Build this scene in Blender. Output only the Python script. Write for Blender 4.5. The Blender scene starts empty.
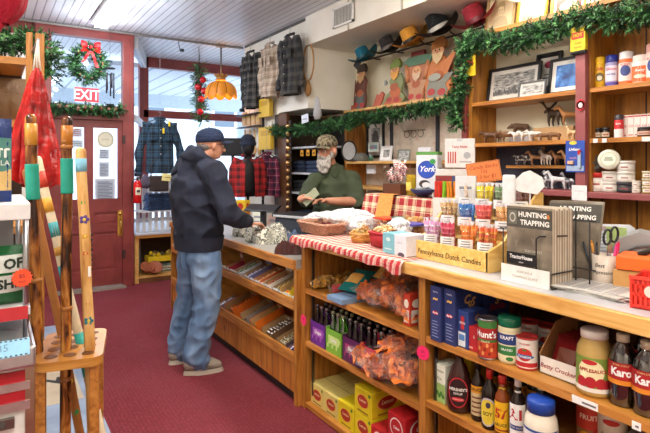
import bpy, bmesh, math, random
from mathutils import Vector, Matrix, noise
R = random.Random(7)
PI = math.pi
COL = bpy.context.scene.collection
# ------------------------------------------------------------------ camera geometry
F = 520.0; HZ = 164.0; EYE = 1.5
YAW = math.atan(335.0 / F)
_s, _c = math.sin(YAW), math.cos(YAW)
def ray(px):
    u = (px - 325.0) / F
    return _s + _c * u, _c - _s * u
def PX(px, py, X):
    dx, dy = ray(px); t = X / dx
    return Vector((X, dy * t, EYE + (HZ - py) / F * t))
def PY(px, py, Y):
    dx, dy = ray(px); t = Y / dy
    return Vector((dx * t, Y, EYE + (HZ - py) / F * t))
def PZ(px, py, Z):
    dx, dy = ray(px); t = (Z - EYE) * F / (HZ - py)
    return Vector((dx * t, dy * t, Z))
def PT(px, py, t):
    dx, dy = ray(px)
    return Vector((dx * t, dy * t, EYE + (HZ - py) / F * t))
V = Vector
def T(x, y, z): return Matrix.Translation((x, y, z))
def RX(a): return Matrix.Rotation(a, 4, 'X')
def RY(a): return Matrix.Rotation(a, 4, 'Y')
def RZ(a): return Matrix.Rotation(a, 4, 'Z')
def SC(x, y, z): return Matrix.Diagonal((x, y, z, 1))
FACE = -PI / 2            # local front (-Y) turned to face the aisle (-X)
# ------------------------------------------------------------------ materials
def lin(h):
    h = h.lstrip('#'); o = []
    for i in (0, 2, 4):
        c = int(h[i:i+2], 16) / 255
        o.append(c / 12.92 if c <= .04045 else ((c + .055) / 1.055) ** 2.4)
    return (o[0], o[1], o[2], 1)
MATS = {}
def nm(name):
    m = bpy.data.materials.new(name); m.use_nodes = True
    nt = m.node_tree; b = nt.nodes['Principled BSDF']
    return m, nt, b
def N(nt, t, **kw):
    n = nt.nodes.new(t)
    for k, v in kw.items(): setattr(n, k, v)
    return n
def L(nt, a, b): nt.links.new(a, b)
def mapped(nt, scale=(1, 1, 1), rot=(0, 0, 0)):
    tc = N(nt, 'ShaderNodeTexCoord'); mp = N(nt, 'ShaderNodeMapping')
    mp.inputs['Scale'].default_value = scale; mp.inputs['Rotation'].default_value = rot
    L(nt, tc.outputs['Object'], mp.inputs['Vector']); return mp.outputs['Vector']
def math_(nt, op, a, b=None):
    n = N(nt, 'ShaderNodeMath', operation=op)
    for i, v in enumerate((a, b)):
        if v is None: continue
        if isinstance(v, (int, float)): n.inputs[i].default_value = v
        else: L(nt, v, n.inputs[i])
    return n.outputs[0]
def mixc(nt, fac, a, b, mode='MIX'):
    n = N(nt, 'ShaderNodeMix', data_type='RGBA', blend_type=mode)
    for s, v in ((n.inputs[0], fac), (n.inputs[6], a), (n.inputs[7], b)):
        if isinstance(v, (int, float, tuple)): s.default_value = v
        else: L(nt, v, s)
    return n.outputs[2]
def bumpn(nt, b, h, strength=.3, dist=.01):
    n = N(nt, 'ShaderNodeBump'); n.inputs['Strength'].default_value = strength
    n.inputs['Distance'].default_value = dist
    L(nt, h, n.inputs['Height']); L(nt, n.outputs[0], b.inputs['Normal'])
def ramp(nt, fac, stops, const=False):
    n = N(nt, 'ShaderNodeValToRGB'); cr = n.color_ramp
    if const: cr.interpolation = 'CONSTANT'
    while len(cr.elements) < len(stops): cr.elements.new(.5)
    for e, (p, c) in zip(cr.elements, stops):
        e.position = p; e.color = lin(c) if isinstance(c, str) else c
    L(nt, fac, n.inputs[0]); return n.outputs[0]
def mcol(key):
    """'#rrggbb' + optional letters: g glossy, s satin, m metal, r rough"""
    h = key[:7]; fl = key[7:]
    m, nt, b = nm('paint_' + key[1:])
    r = .55
    if 'g' in fl: r = .16
    if 's' in fl: r = .35
    if 'r' in fl: r = .9
    no = N(nt, 'ShaderNodeTexNoise'); no.inputs['Scale'].default_value = 35
    L(nt, mapped(nt), no.inputs['Vector'])
    c = lin(h); d = tuple(x * .82 for x in c[:3]) + (1,)
    L(nt, mixc(nt, no.outputs[0], d, tuple(min(1, x * 1.12) for x in c[:3]) + (1,)), b.inputs['Base Color'])
    b.inputs['Roughness'].default_value = r
    if 'm' in fl:
        b.inputs['Metallic'].default_value = 1; b.inputs['Roughness'].default_value = .28
    if 'c' in fl:   # crinkled foil / film
        n2 = N(nt, 'ShaderNodeTexNoise'); n2.inputs['Scale'].default_value = 55; n2.inputs['Detail'].default_value = 3
        bumpn(nt, b, n2.outputs[0], .9, .02); b.inputs['Roughness'].default_value = .22
    if 'f' in fl:   # fabric
        n2 = N(nt, 'ShaderNodeTexNoise'); n2.inputs['Scale'].default_value = 9; n2.inputs['Detail'].default_value = 6
        bumpn(nt, b, n2.outputs[0], .7, .02); b.inputs['Roughness'].default_value = .92
    return m
def m_wood(name, c1, c2, c3, scale=(1, 1, 1), rough=.38, planks=None, knots=False):
    m, nt, b = nm(name)
    v = mapped(nt, scale)
    n1 = N(nt, 'ShaderNodeTexNoise'); n1.inputs['Scale'].default_value = 3.2
    n1.inputs['Detail'].default_value = 6; n1.inputs['Distortion'].default_value = .8
    L(nt, v, n1.inputs['Vector'])
    col = ramp(nt, n1.outputs[0], [(.3, c1), (.5, c2), (.72, c3)])
    if knots:
        vo = N(nt, 'ShaderNodeTexVoronoi'); vo.inputs['Scale'].default_value = 5.5
        L(nt, mapped(nt, (1, 1, .75)), vo.inputs['Vector'])
        k = ramp(nt, vo.outputs['Distance'], [(.0, (1, 1, 1, 1)), (.07, (1, 1, 1, 1)), (.12, (0, 0, 0, 1))])
        col = mixc(nt, k, col, lin('#4a2208'))
    if planks:
        ax, w = planks
        tc = N(nt, 'ShaderNodeTexCoord'); sp = N(nt, 'ShaderNodeSeparateXYZ'); L(nt, tc.outputs['Object'], sp.inputs[0])
        fr = math_(nt, 'FRACT', math_(nt, 'MULTIPLY', sp.outputs[ax], 1 / w))
        g = math_(nt, 'LESS_THAN', fr, .045)
        fl = math_(nt, 'FLOOR', math_(nt, 'MULTIPLY', sp.outputs[ax], 1 / w))
        wn = N(nt, 'ShaderNodeTexWhiteNoise', noise_dimensions='1D'); L(nt, fl, wn.inputs['W'])
        vv = math_(nt, 'MULTIPLY', wn.outputs['Value'], .45)
        col = mixc(nt, vv, col, lin(c1))
        col = mixc(nt, g, col, lin('#2a1406'))
        bumpn(nt, b, math_(nt, 'SUBTRACT', 1, g), .5, .01)
    L(nt, col, b.inputs['Base Color']); b.inputs['Roughness'].default_value = rough
    return m
def m_plaid(name, base, c2, c3, scale, ax=('X', 'Z'), duty=.45, rough=.9):
    m, nt, b = nm(name)
    tc = N(nt, 'ShaderNodeTexCoord'); sp = N(nt, 'ShaderNodeSeparateXYZ'); L(nt, tc.outputs['Object'], sp.inputs[0])
    cs = []
    for a in ax:
        fr = math_(nt, 'FRACT', math_(nt, 'ADD', math_(nt, 'MULTIPLY', sp.outputs['XYZ'.index(a)], scale), 20.0))
        cs.append(ramp(nt, fr, [(0, base), (.5 - duty / 2, c2), (.5 + duty / 2, base), (.86, c3), (.92, base)], True))
    col = mixc(nt, .5, cs[0], cs[1])
    L(nt, col, b.inputs['Base Color']); b.inputs['Roughness'].default_value = rough
    n2 = N(nt, 'ShaderNodeTexNoise'); n2.inputs['Scale'].default_value = 12
    bumpn(nt, b, n2.outputs[0], .5, .02)
    return m
def m_clear(name, tint='#ffffff', gl=.08, rough=.05):
    m, nt, b = nm(name); nt.nodes.remove(b)
    tr = N(nt, 'ShaderNodeBsdfTransparent'); tr.inputs[0].default_value = lin(tint)
    g = N(nt, 'ShaderNodeBsdfGlossy'); g.inputs['Roughness'].default_value = rough
    mx = N(nt, 'ShaderNodeMixShader'); mx.inputs[0].default_value = gl
    L(nt, tr.outputs[0], mx.inputs[1]); L(nt, g.outputs[0], mx.inputs[2])
    L(nt, mx.outputs[0], nt.nodes['Material Output'].inputs[0]); return m
def m_film(name, tint='#f4f6fa', op=.3, sc=22):
    m, nt, b = nm(name)
    b.inputs['Base Color'].default_value = lin(tint); b.inputs['Roughness'].default_value = .18
    tr = N(nt, 'ShaderNodeBsdfTransparent'); mx = N(nt, 'ShaderNodeMixShader'); 
    no = N(nt, 'ShaderNodeTexNoise'); no.inputs['Scale'].default_value = sc; no.inputs['Detail'].default_value = 3
    no.inputs['Distortion'].default_value = 1.5
    r = ramp(nt, no.outputs[0], [(.35, (op * .35,) * 3 + (1,)), (.6, (min(1, op * 1.7),) * 3 + (1,))])
    L(nt, r, mx.inputs[0]); bumpn(nt, b, no.outputs[0], 1 if sc > 15 else .4, .03)
    L(nt, tr.outputs[0], mx.inputs[1]); L(nt, b.outputs[0], mx.inputs[2])
    L(nt, mx.outputs[0], nt.nodes['Material Output'].inputs[0]); return m
def m_emit(name, col, st):
    m, nt, b = nm(name)
    b.inputs['Base Color'].default_value = lin(col)
    b.inputs['Emission Color'].default_value = lin(col); b.inputs['Emission Strength'].default_value = st
    return m
def m_carpet():
    m, nt, b = nm('carpet_maroon')
    v = mapped(nt)
    ck = N(nt, 'ShaderNodeTexVoronoi'); ck.inputs['Scale'].default_value = 44; ck.inputs['Randomness'].default_value = .35
    L(nt, v, ck.inputs['Vector'])
    no = N(nt, 'ShaderNodeTexNoise'); no.inputs['Scale'].default_value = 2.3; no.inputs['Detail'].default_value = 5
    L(nt, v, no.inputs['Vector'])
    c = ramp(nt, ck.outputs['Distance'], [(.12, '#8c3640'), (.3, '#78222c'), (.6, '#6c1b25')])
    c = mixc(nt, ramp(nt, no.outputs[0], [(.35, (0, 0, 0, 1)), (.7, (.35,) * 3 + (1,))]), c, lin('#7e3842'))
    L(nt, c, b.inputs['Base Color']); b.inputs['Roughness'].default_value = .95
    bumpn(nt, b, ck.outputs['Distance'], .5, .006); return m
def m_bead(name, base, line, axis, w, rough=.35):
    m, nt, b = nm(name)
    tc = N(nt, 'ShaderNodeTexCoord'); sp = N(nt, 'ShaderNodeSeparateXYZ'); L(nt, tc.outputs['Object'], sp.inputs[0])
    q = math_(nt, 'MULTIPLY', sp.outputs[axis], 1 / w)
    fr = math_(nt, 'FRACT', q); g = math_(nt, 'LESS_THAN', fr, .13)
    wn = N(nt, 'ShaderNodeTexWhiteNoise', noise_dimensions='1D'); L(nt, math_(nt, 'FLOOR', q), wn.inputs['W'])
    no = N(nt, 'ShaderNodeTexNoise'); no.inputs['Scale'].default_value = 1.7; no.inputs['Detail'].default_value = 4
    c = mixc(nt, math_(nt, 'MULTIPLY', wn.outputs['Value'], .3), lin(base), tuple(x * .7 for x in lin(base)[:3]) + (1,))
    c = mixc(nt, math_(nt, 'MULTIPLY', no.outputs[0], .2), c, tuple(x * .75 for x in lin(base)[:3]) + (1,))
    c = mixc(nt, g, c, lin(line))
    L(nt, c, b.inputs['Base Color']); b.inputs['Roughness'].default_value = rough
    bumpn(nt, b, math_(nt, 'SUBTRACT', 1, g), .6, .008); return m
def m_camo(name, cols, sc=28):
    m, nt, b = nm(name)
    no = N(nt, 'ShaderNodeTexNoise'); no.inputs['Scale'].default_value = sc; no.inputs['Detail'].default_value = 2
    L(nt, mapped(nt), no.inputs['Vector'])
    L(nt, ramp(nt, no.outputs[0], [(0, cols[0]), (.43, cols[1]), (.5, cols[2]), (.57, cols[3])], True), b.inputs['Base Color'])
    b.inputs['Roughness'].default_value = .9; return m
def m_noise(name, stops, sc=20, rough=.5, bump=0, dist=0, scale=(1, 1, 1)):
    m, nt, b = nm(name)
    no = N(nt, 'ShaderNodeTexNoise'); no.inputs['Scale'].default_value = sc; no.inputs['Detail'].default_value = 5
    no.inputs['Distortion'].default_value = dist
    L(nt, mapped(nt, scale), no.inputs['Vector'])
    L(nt, ramp(nt, no.outputs[0], stops), b.inputs['Base Color'])
    b.inputs['Roughness'].default_value = rough
    if bump: bumpn(nt, b, no.outputs[0], bump, .02)
    return m
DEF = {
 'oak':      lambda: m_wood('wood_honey', '#8f5a22', '#b87c33', '#cf964a', (1.5, 1.2, 14)),
 'oak_y':    lambda: m_wood('wood_honey_edge', '#935823', '#bb7a34', '#d0934c', (14, 1.2, 14)),
 'oakv':     lambda: m_wood('wood_honey_upright', '#85501f', '#ad712d', '#c68c42', (14, 14, 1.2)),
 'pine':     lambda: m_wood('wood_pine', '#c98f45', '#dba75c', '#e9bf78', (12, 1.5, 12)),
 'crate':    lambda: m_wood('wood_crate_yellow', '#dca850', '#e9bb66', '#f3cf82', (12, 1.5, 12)),
 'panel':    lambda: m_wood('wood_knotty_planks', '#a35f24', '#c07a34', '#d59548', (9, 9, 1.3), .45, (1, .085), True),
 'wallpanel':lambda: m_wood('wood_wall_planks', '#7d4f1c', '#a87028', '#c48a38', (7, 7, 1.2), .4, (1, .21)),
 'dark':     lambda: m_wood('wood_dark', '#4a2c14', '#5f3a1c', '#764a26', (9, 9, 1.3), .45),
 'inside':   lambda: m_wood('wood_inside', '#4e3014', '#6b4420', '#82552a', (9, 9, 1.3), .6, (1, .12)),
 'red':      lambda: m_noise('paint_barn_red', [(.2, '#74302c'), (.5, '#833936'), (.8, '#94443f')], 6, .4),
 'rose':     lambda: m_noise('paint_dusty_rose', [(.2, '#8a4648'), (.8, '#a35c5c')], 6, .45),
 'bamboo':   lambda: m_noise('bamboo_scorched', [(.40, '#2c1408'), (.49, '#7c451c'), (.56, '#a8682c'), (.7, '#cf9c50')], 6, .22, 0, 1, (5, 5, 1.1)),
 'bambooL':  lambda: m_wood('wood_stick_peeled', '#a56a30', '#d8a560', '#ecc98a', (14, 14, 1.6), .4),
 'ceil':     lambda: m_bead('ceiling_beadboard', '#dedfe6', '#8c8f98', 0, .078),
 'porch':    lambda: m_bead('porch_beadboard', '#eaf0f6', '#a8b4c2', 0, .30, .6),
 'carpet':   m_carpet,
 'wall':     lambda: m_noise('wall_plaster_white', [(.3, '#e2ddcf'), (.7, '#efebe0')], 2.5, .7),
 'cream':    lambda: m_noise('wall_plaster_cream', [(.3, '#dcd2b4'), (.7, '#e8e0c8')], 2.0, .75),
 'peg':      lambda: m_noise('wall_board_mottled', [(.3, '#b5a898'), (.55, '#d2c6b6'), (.8, '#c49a86')], 9, .7),
 'clear':    lambda: m_clear('plastic_clear'),
 'glass':    lambda: m_clear('window_glass', '#f4faff', .014, .02),
 'bag':      lambda: m_film('bag_film', '#fdfdff', .75, 9),
 'film':     lambda: m_film('snack_bag_film', '#ffffff', .12),
 'leafA':    lambda: m_noise('needles_green', [(.3, '#1d4a24'), (.7, '#3c7a3a')], 30, .6),
 'leafB':    lambda: m_noise('needles_light', [(.3, '#3f7a48'), (.7, '#74a868')], 30, .6),
 'leafC':    lambda: m_noise('needles_dark', [(.3, '#0e2a16'), (.7, '#1f4a28')], 30, .6),
 'tube':     lambda: m_emit('lamp_tube', '#ffffff', 7),
 'hoodie':   lambda: m_noise('cloth_hoodie_navy', [(.3, '#191d2c'), (.7, '#272d40')], 7, .93, .5),
 'jeans':    lambda: m_noise('denim_blue', [(.3, '#4a678a'), (.5, '#6682a6'), (.72, '#8aa3c0')], 7, .9, .5, .5, (1, 1, .4)),
 'jeans_d':  lambda: m_noise('denim_dark', [(.3, '#1c2c4a'), (.7, '#3a5580')], 12, .9, .6),
 'skin':     lambda: m_noise('skin', [(.3, '#bf8268'), (.7, '#d49c80')], 9, .5),
 'beard':    lambda: m_noise('beard_grey', [(.3, '#9a938c'), (.7, '#eae6e0')], 60, .9, 1, 0, (3, 3, .5)),
 'polo':     lambda: m_noise('cloth_olive', [(.3, '#343d2c'), (.7, '#444e38')], 7, .9, .5),
 'camo':     lambda: m_camo('cloth_camo', ['#4a4034', '#6e6450', '#8e8468', '#3a3a2c']),
 'camoG':    lambda: m_camo('cloth_camo_grey', ['#8d8c80', '#b8b5a6', '#5f6058', '#d6d2c4'], 20),
 'plaidR':   lambda: m_plaid('gingham_red', '#e9dcc8', '#b32a30', '#8c1f26', 21, ('X', 'Y'), .5),
 'plaidRz':  lambda: m_plaid('plaid_cloth_red', '#e6d3b0', '#a3262e', '#7c1a22', 13, ('Y', 'Z'), .55),
 'shirtK':   lambda: m_plaid('flannel_black', '#17181a', '#585450', '#2e2e30', 11),
 'shirtT':   lambda: m_plaid('flannel_tan', '#c9b6a0', '#93806e', '#6d5a50', 11),
 'shirtD':   lambda: m_plaid('flannel_charcoal', '#212225', '#4a4844', '#34363a', 10),
 'shirtB':   lambda: m_plaid('flannel_blue', '#0e1824', '#28445a', '#4a6a7c', 10),
 'shirtR':   lambda: m_plaid('flannel_red', '#b52224', '#4a1618', '#1c1214', 12),
 'shirtP':   lambda: m_plaid('flannel_plum', '#7a2044', '#2c2038', '#d0a0a8', 12),
 'amber':    lambda: m_emit('lamp_glass_amber', '#c87a1c', .35),
 'wicker':   lambda: m_noise('wicker', [(.3, '#a0705a'), (.6, '#d0a084'), (.8, '#e8c4a4')], 60, .7, .8, 0, (1, 1, 4)),
 'chips':    lambda: m_noise('orange_snack', [(.25, '#b8501c'), (.5, '#ec7c28'), (.75, '#fbae5a')], 18, .6, .5),
 'redfoil':  lambda: m_noise('red_film', [(.3, '#6e060a'), (.5, '#b01216'), (.75, '#dc2c24')], 16, .25, .9),  # dark noise tones paint fold shade into the red film
 'mural':    lambda: m_noise('picture_city', [(.3, '#12161c'), (.45, '#1c56a8'), (.6, '#4c90dc'), (.75, '#eef4fa')], 12, .3),
 'photoG':   lambda: m_noise('picture_grey', [(.3, '#3a3a3c'), (.5, '#9a9a98'), (.7, '#d8d8d4')], 22, .3, 0, 0, (1, 1, 3)),
 'paperS':   lambda: m_noise('picture_sketch', [(.3, '#bba684'), (.6, '#d8caa8'), (.8, '#e4d8bc')], 6, .4),
 'yarn':     lambda: m_noise('magazine_cover', [(.3, '#584e44'), (.5, '#7c7264'), (.7, '#a89c88')], 9, .3),
 'matfloor': lambda: m_noise('floor_mat_blue', [(.3, '#7f90a8'), (.7, '#9fb0c8')], 4, .7),
 'matsand':  lambda: m_noise('floor_mat_sand', [(.3, '#b8a78e'), (.7, '#cdbfa6')], 4, .7),
}
def mat(key):
    if key not in MATS:
        MATS[key] = mcol(key) if key[0] == '#' else DEF[key]()
    return MATS[key]
# ------------------------------------------------------------------ mesh builder
class MB:
    def __init__(s, M=None):
        s.v = []; s.f = []; s.m = []; s.sm = []; s.slots = []; s.M = M or Matrix()
    def add(s, vs, fs, m, smooth=False, M=None):
        X = s.M @ M if M is not None else s.M
        b = len(s.v)
        s.v += [tuple(X @ V(p)) for p in vs]
        if m not in s.slots: s.slots.append(m)
        k = s.slots.index(m)
        flip = X.determinant() < 0
        for f in fs:
            g = [b + i for i in f]
            if flip: g.reverse()
            s.f.append(g); s.m.append(k); s.sm.append(smooth)
        return s
    def box(s, x0, x1, y0, y1, z0, z1, m, M=None, bev=0):
        if bev:
            bm = bmesh.new(); bmesh.ops.create_cube(bm, size=1)
            for v in bm.verts:
                v.co = V((x0 if v.co.x < 0 else x1, y0 if v.co.y < 0 else y1, z0 if v.co.z < 0 else z1))
            bmesh.ops.bevel(bm, geom=bm.edges[:], offset=bev, segments=2, affect='EDGES', profile=.6)
            bm.verts.index_update()
            s.add([v.co for v in bm.verts], [[v.index for v in f.verts] for f in bm.faces], m, False, M); bm.free()
            return s
        vs = [(x0, y0, z0), (x1, y0, z0), (x1, y1, z0), (x0, y1, z0), (x0, y0, z1), (x1, y0, z1), (x1, y1, z1), (x0, y1, z1)]
        fs = [(0, 3, 2, 1), (4, 5, 6, 7), (0, 1, 5, 4), (1, 2, 6, 5), (2, 3, 7, 6), (3, 0, 4, 7)]
        return s.add(vs, fs, m, False, M)
    def cbox(s, c, d, m, M=None, bev=0):
        return s.box(c[0]-d[0]/2, c[0]+d[0]/2, c[1]-d[1]/2, c[1]+d[1]/2, c[2]-d[2]/2, c[2]+d[2]/2, m, M, bev)
    def lathe(s, prof, m, n=20, M=None, sx=1, sy=1, cap=True, smooth=True):
        vs = []; fs = []
        for r, z in prof:
            for i in range(n):
                a = 2 * PI * i / n
                vs.append((r * math.cos(a) * sx, r * math.sin(a) * sy, z))
        for j in range(len(prof) - 1):
            for i in range(n):
                a, b = j * n + i, j * n + (i + 1) % n
                fs.append((a, b, b + n, a + n))
        if cap:
            if prof[0][0] > 1e-6: fs.append(tuple(range(n - 1, -1, -1)))
            if prof[-1][0] > 1e-6: fs.append(tuple((len(prof) - 1) * n + i for i in range(n)))
        return s.add(vs, fs, m, smooth, M)
    def cyl(s, p0, p1, r0, m, r1=None, n=12, smooth=True):
        r1 = r0 if r1 is None else r1
        return s.tube([p0, p1], [r0, r1], m, n, smooth)
    def tube(s, pts, rs, m, n=10, smooth=True, flat=1, up=None, ends=True):
        pts = [V(p) for p in pts]
        if isinstance(rs, (int, float)): rs = [rs] * len(pts)
        vs = []; fs = []; prev = None
        for i, p in enumerate(pts):
            d = (pts[min(i + 1, len(pts) - 1)] - pts[max(i - 1, 0)])
            d = d.normalized() if d.length > 1e-9 else V((0, 0, 1))
            if prev is None:
                a = V(up) if up else (V((0, 0, 1)) if abs(d.z) < .9 else V((1, 0, 0)))
            else: a = prev
            a = (a - d * a.dot(d)).normalized(); prev = a
            b = d.cross(a)
            for k in range(n):
                t = 2 * PI * k / n
                vs.append(p + a * math.cos(t) * rs[i] + b * math.sin(t) * rs[i] * flat)
        for j in range(len(pts) - 1):
            for k in range(n):
                q, w = j * n + k, j * n + (k + 1) % n
                fs.append((q, w, w + n, q + n))
        if ends:
            fs.append(tuple(range(n - 1, -1, -1))); fs.append(tuple((len(pts) - 1) * n + k for k in range(n)))
        return s.add(vs, fs, m, smooth)
    def capsule(s, pts, rs, m, n=12, flat=1, up=None):
        """tube with rounded ends"""
        pts = [V(p) for p in pts]
        if isinstance(rs, (int, float)): rs = [rs] * len(pts)
        d0 = (pts[0] - pts[1]).normalized(); d1 = (pts[-1] - pts[-2]).normalized()
        P = []; Q = []
        for a in (80, 55, 28):
            P.append(pts[0] + d0 * rs[0] * math.sin(math.radians(a))); Q.append(rs[0] * math.cos(math.radians(a)))
        P += pts; Q += list(rs)
        for a in (28, 55, 80):
            P.append(pts[-1] + d1 * rs[-1] * math.sin(math.radians(a))); Q.append(rs[-1] * math.cos(math.radians(a)))
        return s.tube(P, Q, m, n, True, flat, up)
    def ball(s, c, r, m, n=12, sc=(1, 1, 1), M=None):
        k = max(4, n // 2)
        prof = [(math.sin(PI * j / k), -math.cos(PI * j / k)) for j in range(k + 1)]
        prof = [(max(a, 1e-4), b) for a, b in prof]
        X = T(*c) @ SC(r * sc[0], r * sc[1], r * sc[2])
        return s.lathe(prof, m, n, (M @ X) if M is not None else X)
    def prism(s, pts, y0, y1, m, M=None):
        """outline in local x-z, extruded along y (front at y0)"""
        n = len(pts)
        ar = sum(pts[i][0] * pts[(i+1) % n][1] - pts[(i+1) % n][0] * pts[i][1] for i in range(n))
        if ar < 0: pts = pts[::-1]
        vs = [(x, y0, z) for x, z in pts] + [(x, y1, z) for x, z in pts]
        fs = [tuple(range(n)), tuple(range(2 * n - 1, n - 1, -1))]
        fs += [(i, i + n, (i + 1) % n + n, (i + 1) % n) for i in range(n)]
        return s.add(vs, fs, m, False, M)
    def grid(s, fn, nu, nv, m, smooth=True, M=None, closed=False):
        vs = [fn(i / nu, j / nv) for j in range(nv + 1) for i in range(nu + 1)]
        w = nu + 1
        fs = [(j * w + i, j * w + i + 1, (j + 1) * w + i + 1, (j + 1) * w + i) for j in range(nv) for i in range(nu)]
        return s.add(vs, fs, m, smooth, M)
    def text(s, txt, size, m, x=0, z=0, y=0, M=None, bold=0, wrap=None, shear=0, sx=1, align='CENTER', wy=0):
        """lettering in local x-z plane facing -y; wrap=r lays it round a vertical cylinder of radius r"""
        vs, fs = text_geo(txt, bold, shear, align)
        out = []
        for a, b in vs:
            px, pz = x + a * size * sx, z + b * size
            if wrap: an = px / wrap; out.append((wrap * math.sin(an), wy - wrap * math.cos(an), pz))
            else: out.append((px, y, pz))
        return s.add(out, fs, m, False, M)
    def quadc(s, x0, x1, z0, z1, m, r, n=8, wy=0, M=None):
        """label band patch round a vertical cylinder of radius r"""
        return s.grid(lambda u, w: (r * math.sin((x0 + (x1 - x0) * u) / r), wy - r * math.cos((x0 + (x1 - x0) * u) / r), z0 + (z1 - z0) * w), n, 1, m, True, M)
    def disc(s, x, z, rx, rz, m, y=0, n=20, wrap=None, M=None, wy=0):
        if wrap:
            k = max(6, n // 2)
            def q(u, w):
                a = PI * (1 - u); px = x + rx * math.cos(a); pz = z + rz * math.sin(a) * (2*w - 1)
                return (wrap * math.sin(px / wrap), wy - wrap * math.cos(px / wrap), pz)
            return s.grid(q, k, 1, m, True, M)
        vs = []
        for i in range(n):
            a = 2 * PI * i / n; vs.append((x + rx * math.cos(a), y, z + rz * math.sin(a)))
        return s.add(vs, [tuple(range(n))], m, False, M)
    def rect(s, x0, x1, z0, z1, m, y=0, M=None):
        return s.add([(x0, y, z0), (x1, y, z0), (x1, y, z1), (x0, y, z1)], [(0, 1, 2, 3)], m, False, M)
    def mesh(s, name):
        me = bpy.data.meshes.new(name); me.from_pydata(s.v, [], s.f)
        for k in s.slots: me.materials.append(mat(k))
        me.polygons.foreach_set('material_index', s.m); me.polygons.foreach_set('use_smooth', s.sm)
        me.update(); return me
    def build(s, name, parent=None, loc=None, rz=0, label=None, cat=None, group=None, kind=None):
        o = bpy.data.objects.new(name, s.mesh(name)); COL.objects.link(o)
        if parent: o.parent = parent
        if loc is not None: o.location = loc
        if rz: o.rotation_euler[2] = rz
        return tag(o, label, cat, group, kind)
def tag(o, label=None, cat=None, group=None, kind=None):
    if label: o['label'] = label
    if cat: o['category'] = cat
    if group: o['group'] = group
    if kind: o['kind'] = kind
    return o
def empty(name, loc=(0, 0, 0), rz=0, label=None, cat=None, group=None):
    o = bpy.data.objects.new(name, None); COL.objects.link(o)
    o.location = loc; o.rotation_euler[2] = rz; o.empty_display_size = .05
    return tag(o, label, cat, group)
def struct(mb, name): return mb.build(name, kind='structure')
_TX = {}
def text_geo(txt, bold, shear, align):
    k = (txt, bold, shear, align)
    if k not in _TX:
        cu = bpy.data.curves.new('t', 'FONT'); cu.body = txt; cu.size = 1; cu.align_x = align
        cu.align_y = 'CENTER'; cu.resolution_u = 2; cu.offset = bold; cu.shear = shear
        ob = bpy.data.objects.new('t', cu); me = ob.to_mesh()
        _TX[k] = ([(v.co.x, v.co.y) for v in me.vertices], [tuple(p.vertices) for p in me.polygons])
        ob.to_mesh_clear(); bpy.data.objects.remove(ob); bpy.data.curves.remove(cu)
    return _TX[k]
CH = {}
def kids(o):
    return [c for c in bpy.data.objects if c.parent == o]
PROTO = {}
def snapshot(o): return (o, [snapshot(c) for c in kids(o)])
def copy_tree(sn, parent=None):
    o, ch = sn
    c = o.copy(); COL.objects.link(c)
    for k in ('label', 'category', 'group'):
        if parent is None and k in c: del c[k]
    if parent: c.parent = parent
    for s in ch: copy_tree(s, c)
    return c
def inst(key, builder, label, cat, loc, rz=0, group=None, scale=None, rx=0, ry=0):
    if key not in PROTO:
        o = builder(); PROTO[key] = snapshot(o)
    else: o = copy_tree(PROTO[key])
    o.location = loc; o.rotation_euler = (rx, ry, rz)
    o.scale = (scale,) * 3 if isinstance(scale, (int, float)) else (scale or (1, 1, 1))
    return tag(o, label, cat, group)
def blob(mb, name, parent, voxel=.012, smooth=3, decimate=None, wr=0, wscale=8, matkey=None, aniso=(1, 1, 1)):
    """weld overlapping closed shapes into one continuous skin"""
    ob = bpy.data.objects.new(name, mb.mesh(name)); COL.objects.link(ob)
    r = ob.modifiers.new('r', 'REMESH'); r.mode = 'VOXEL'; r.voxel_size = voxel; r.use_smooth_shade = True
    if smooth:
        s = ob.modifiers.new('s', 'SMOOTH'); s.iterations = smooth; s.factor = .5
    dg = bpy.context.evaluated_depsgraph_get(); dg.update()
    me = bpy.data.meshes.new_from_object(ob.evaluated_get(dg))
    ob.modifiers.clear(); old = ob.data; ob.data = me; bpy.data.meshes.remove(old); me.name = name
    me.materials.clear(); me.materials.append(mat(matkey or mb.slots[0]))
    me.polygons.foreach_set('material_index', [0] * len(me.polygons))
    me.polygons.foreach_set('use_smooth', [True] * len(me.polygons))
    if wr:
        me.update()
        nn = [v.normal.copy() for v in me.vertices]
        for v, n_ in zip(me.vertices, nn):
            p = V((v.co.x * aniso[0], v.co.y * aniso[1], v.co.z * aniso[2])) * wscale
            w = 1 - abs(noise.noise(p)) * 2.2
            v.co += n_ * wr * (w - .5)
    me.update()
    if parent: ob.parent = parent
    return ob
ORD = ['leftmost', 'second from left', 'third from left', 'fourth from left', 'fifth from left', 'sixth from left', 'seventh from left', 'eighth from left', 'ninth from left', 'tenth from left']
# ================================================================== SETTING
CZ = 3.12; YB = 6.75; YW = 8.12; XW = 3.6; XC = 2.95
struct(MB().box(-2.3, 5.0, -1.6, 8.3, -.05, 0, 'carpet'), 'floor')
struct(MB().box(-2.3, 5.0, -1.6, YW + .1, CZ, CZ + .05, 'ceil'), 'ceiling')
struct(MB().box(-2.35, -2.25, -1.6, YB + .1, 0, CZ, 'wall'), 'wall_left')
struct(MB().box(-2.35, XW + .1, -1.7, -1.6, 0, CZ, 'wall'), 'wall_front')
w = MB()
w.box(XW, XW + .1, -1.6, 6.6, 0, CZ, 'cream')
w.box(XC, XW, 5.62, 6.62, 0, CZ, 'wall')
w.box(XC, XW, 4.93, 5.62, 2.12, CZ, 'wall')
for y in (1.2, 3.0): w.box(XW - .004, XW, y, y + .012, 0, CZ, '#b9b094')
w.box(XC - .01, XC, 4.93, 6.6, CZ - .03, CZ, '#55524e')  # dark strip paints the gap shadow along the ceiling
struct(w, 'wall_right')
d = MB()
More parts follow.
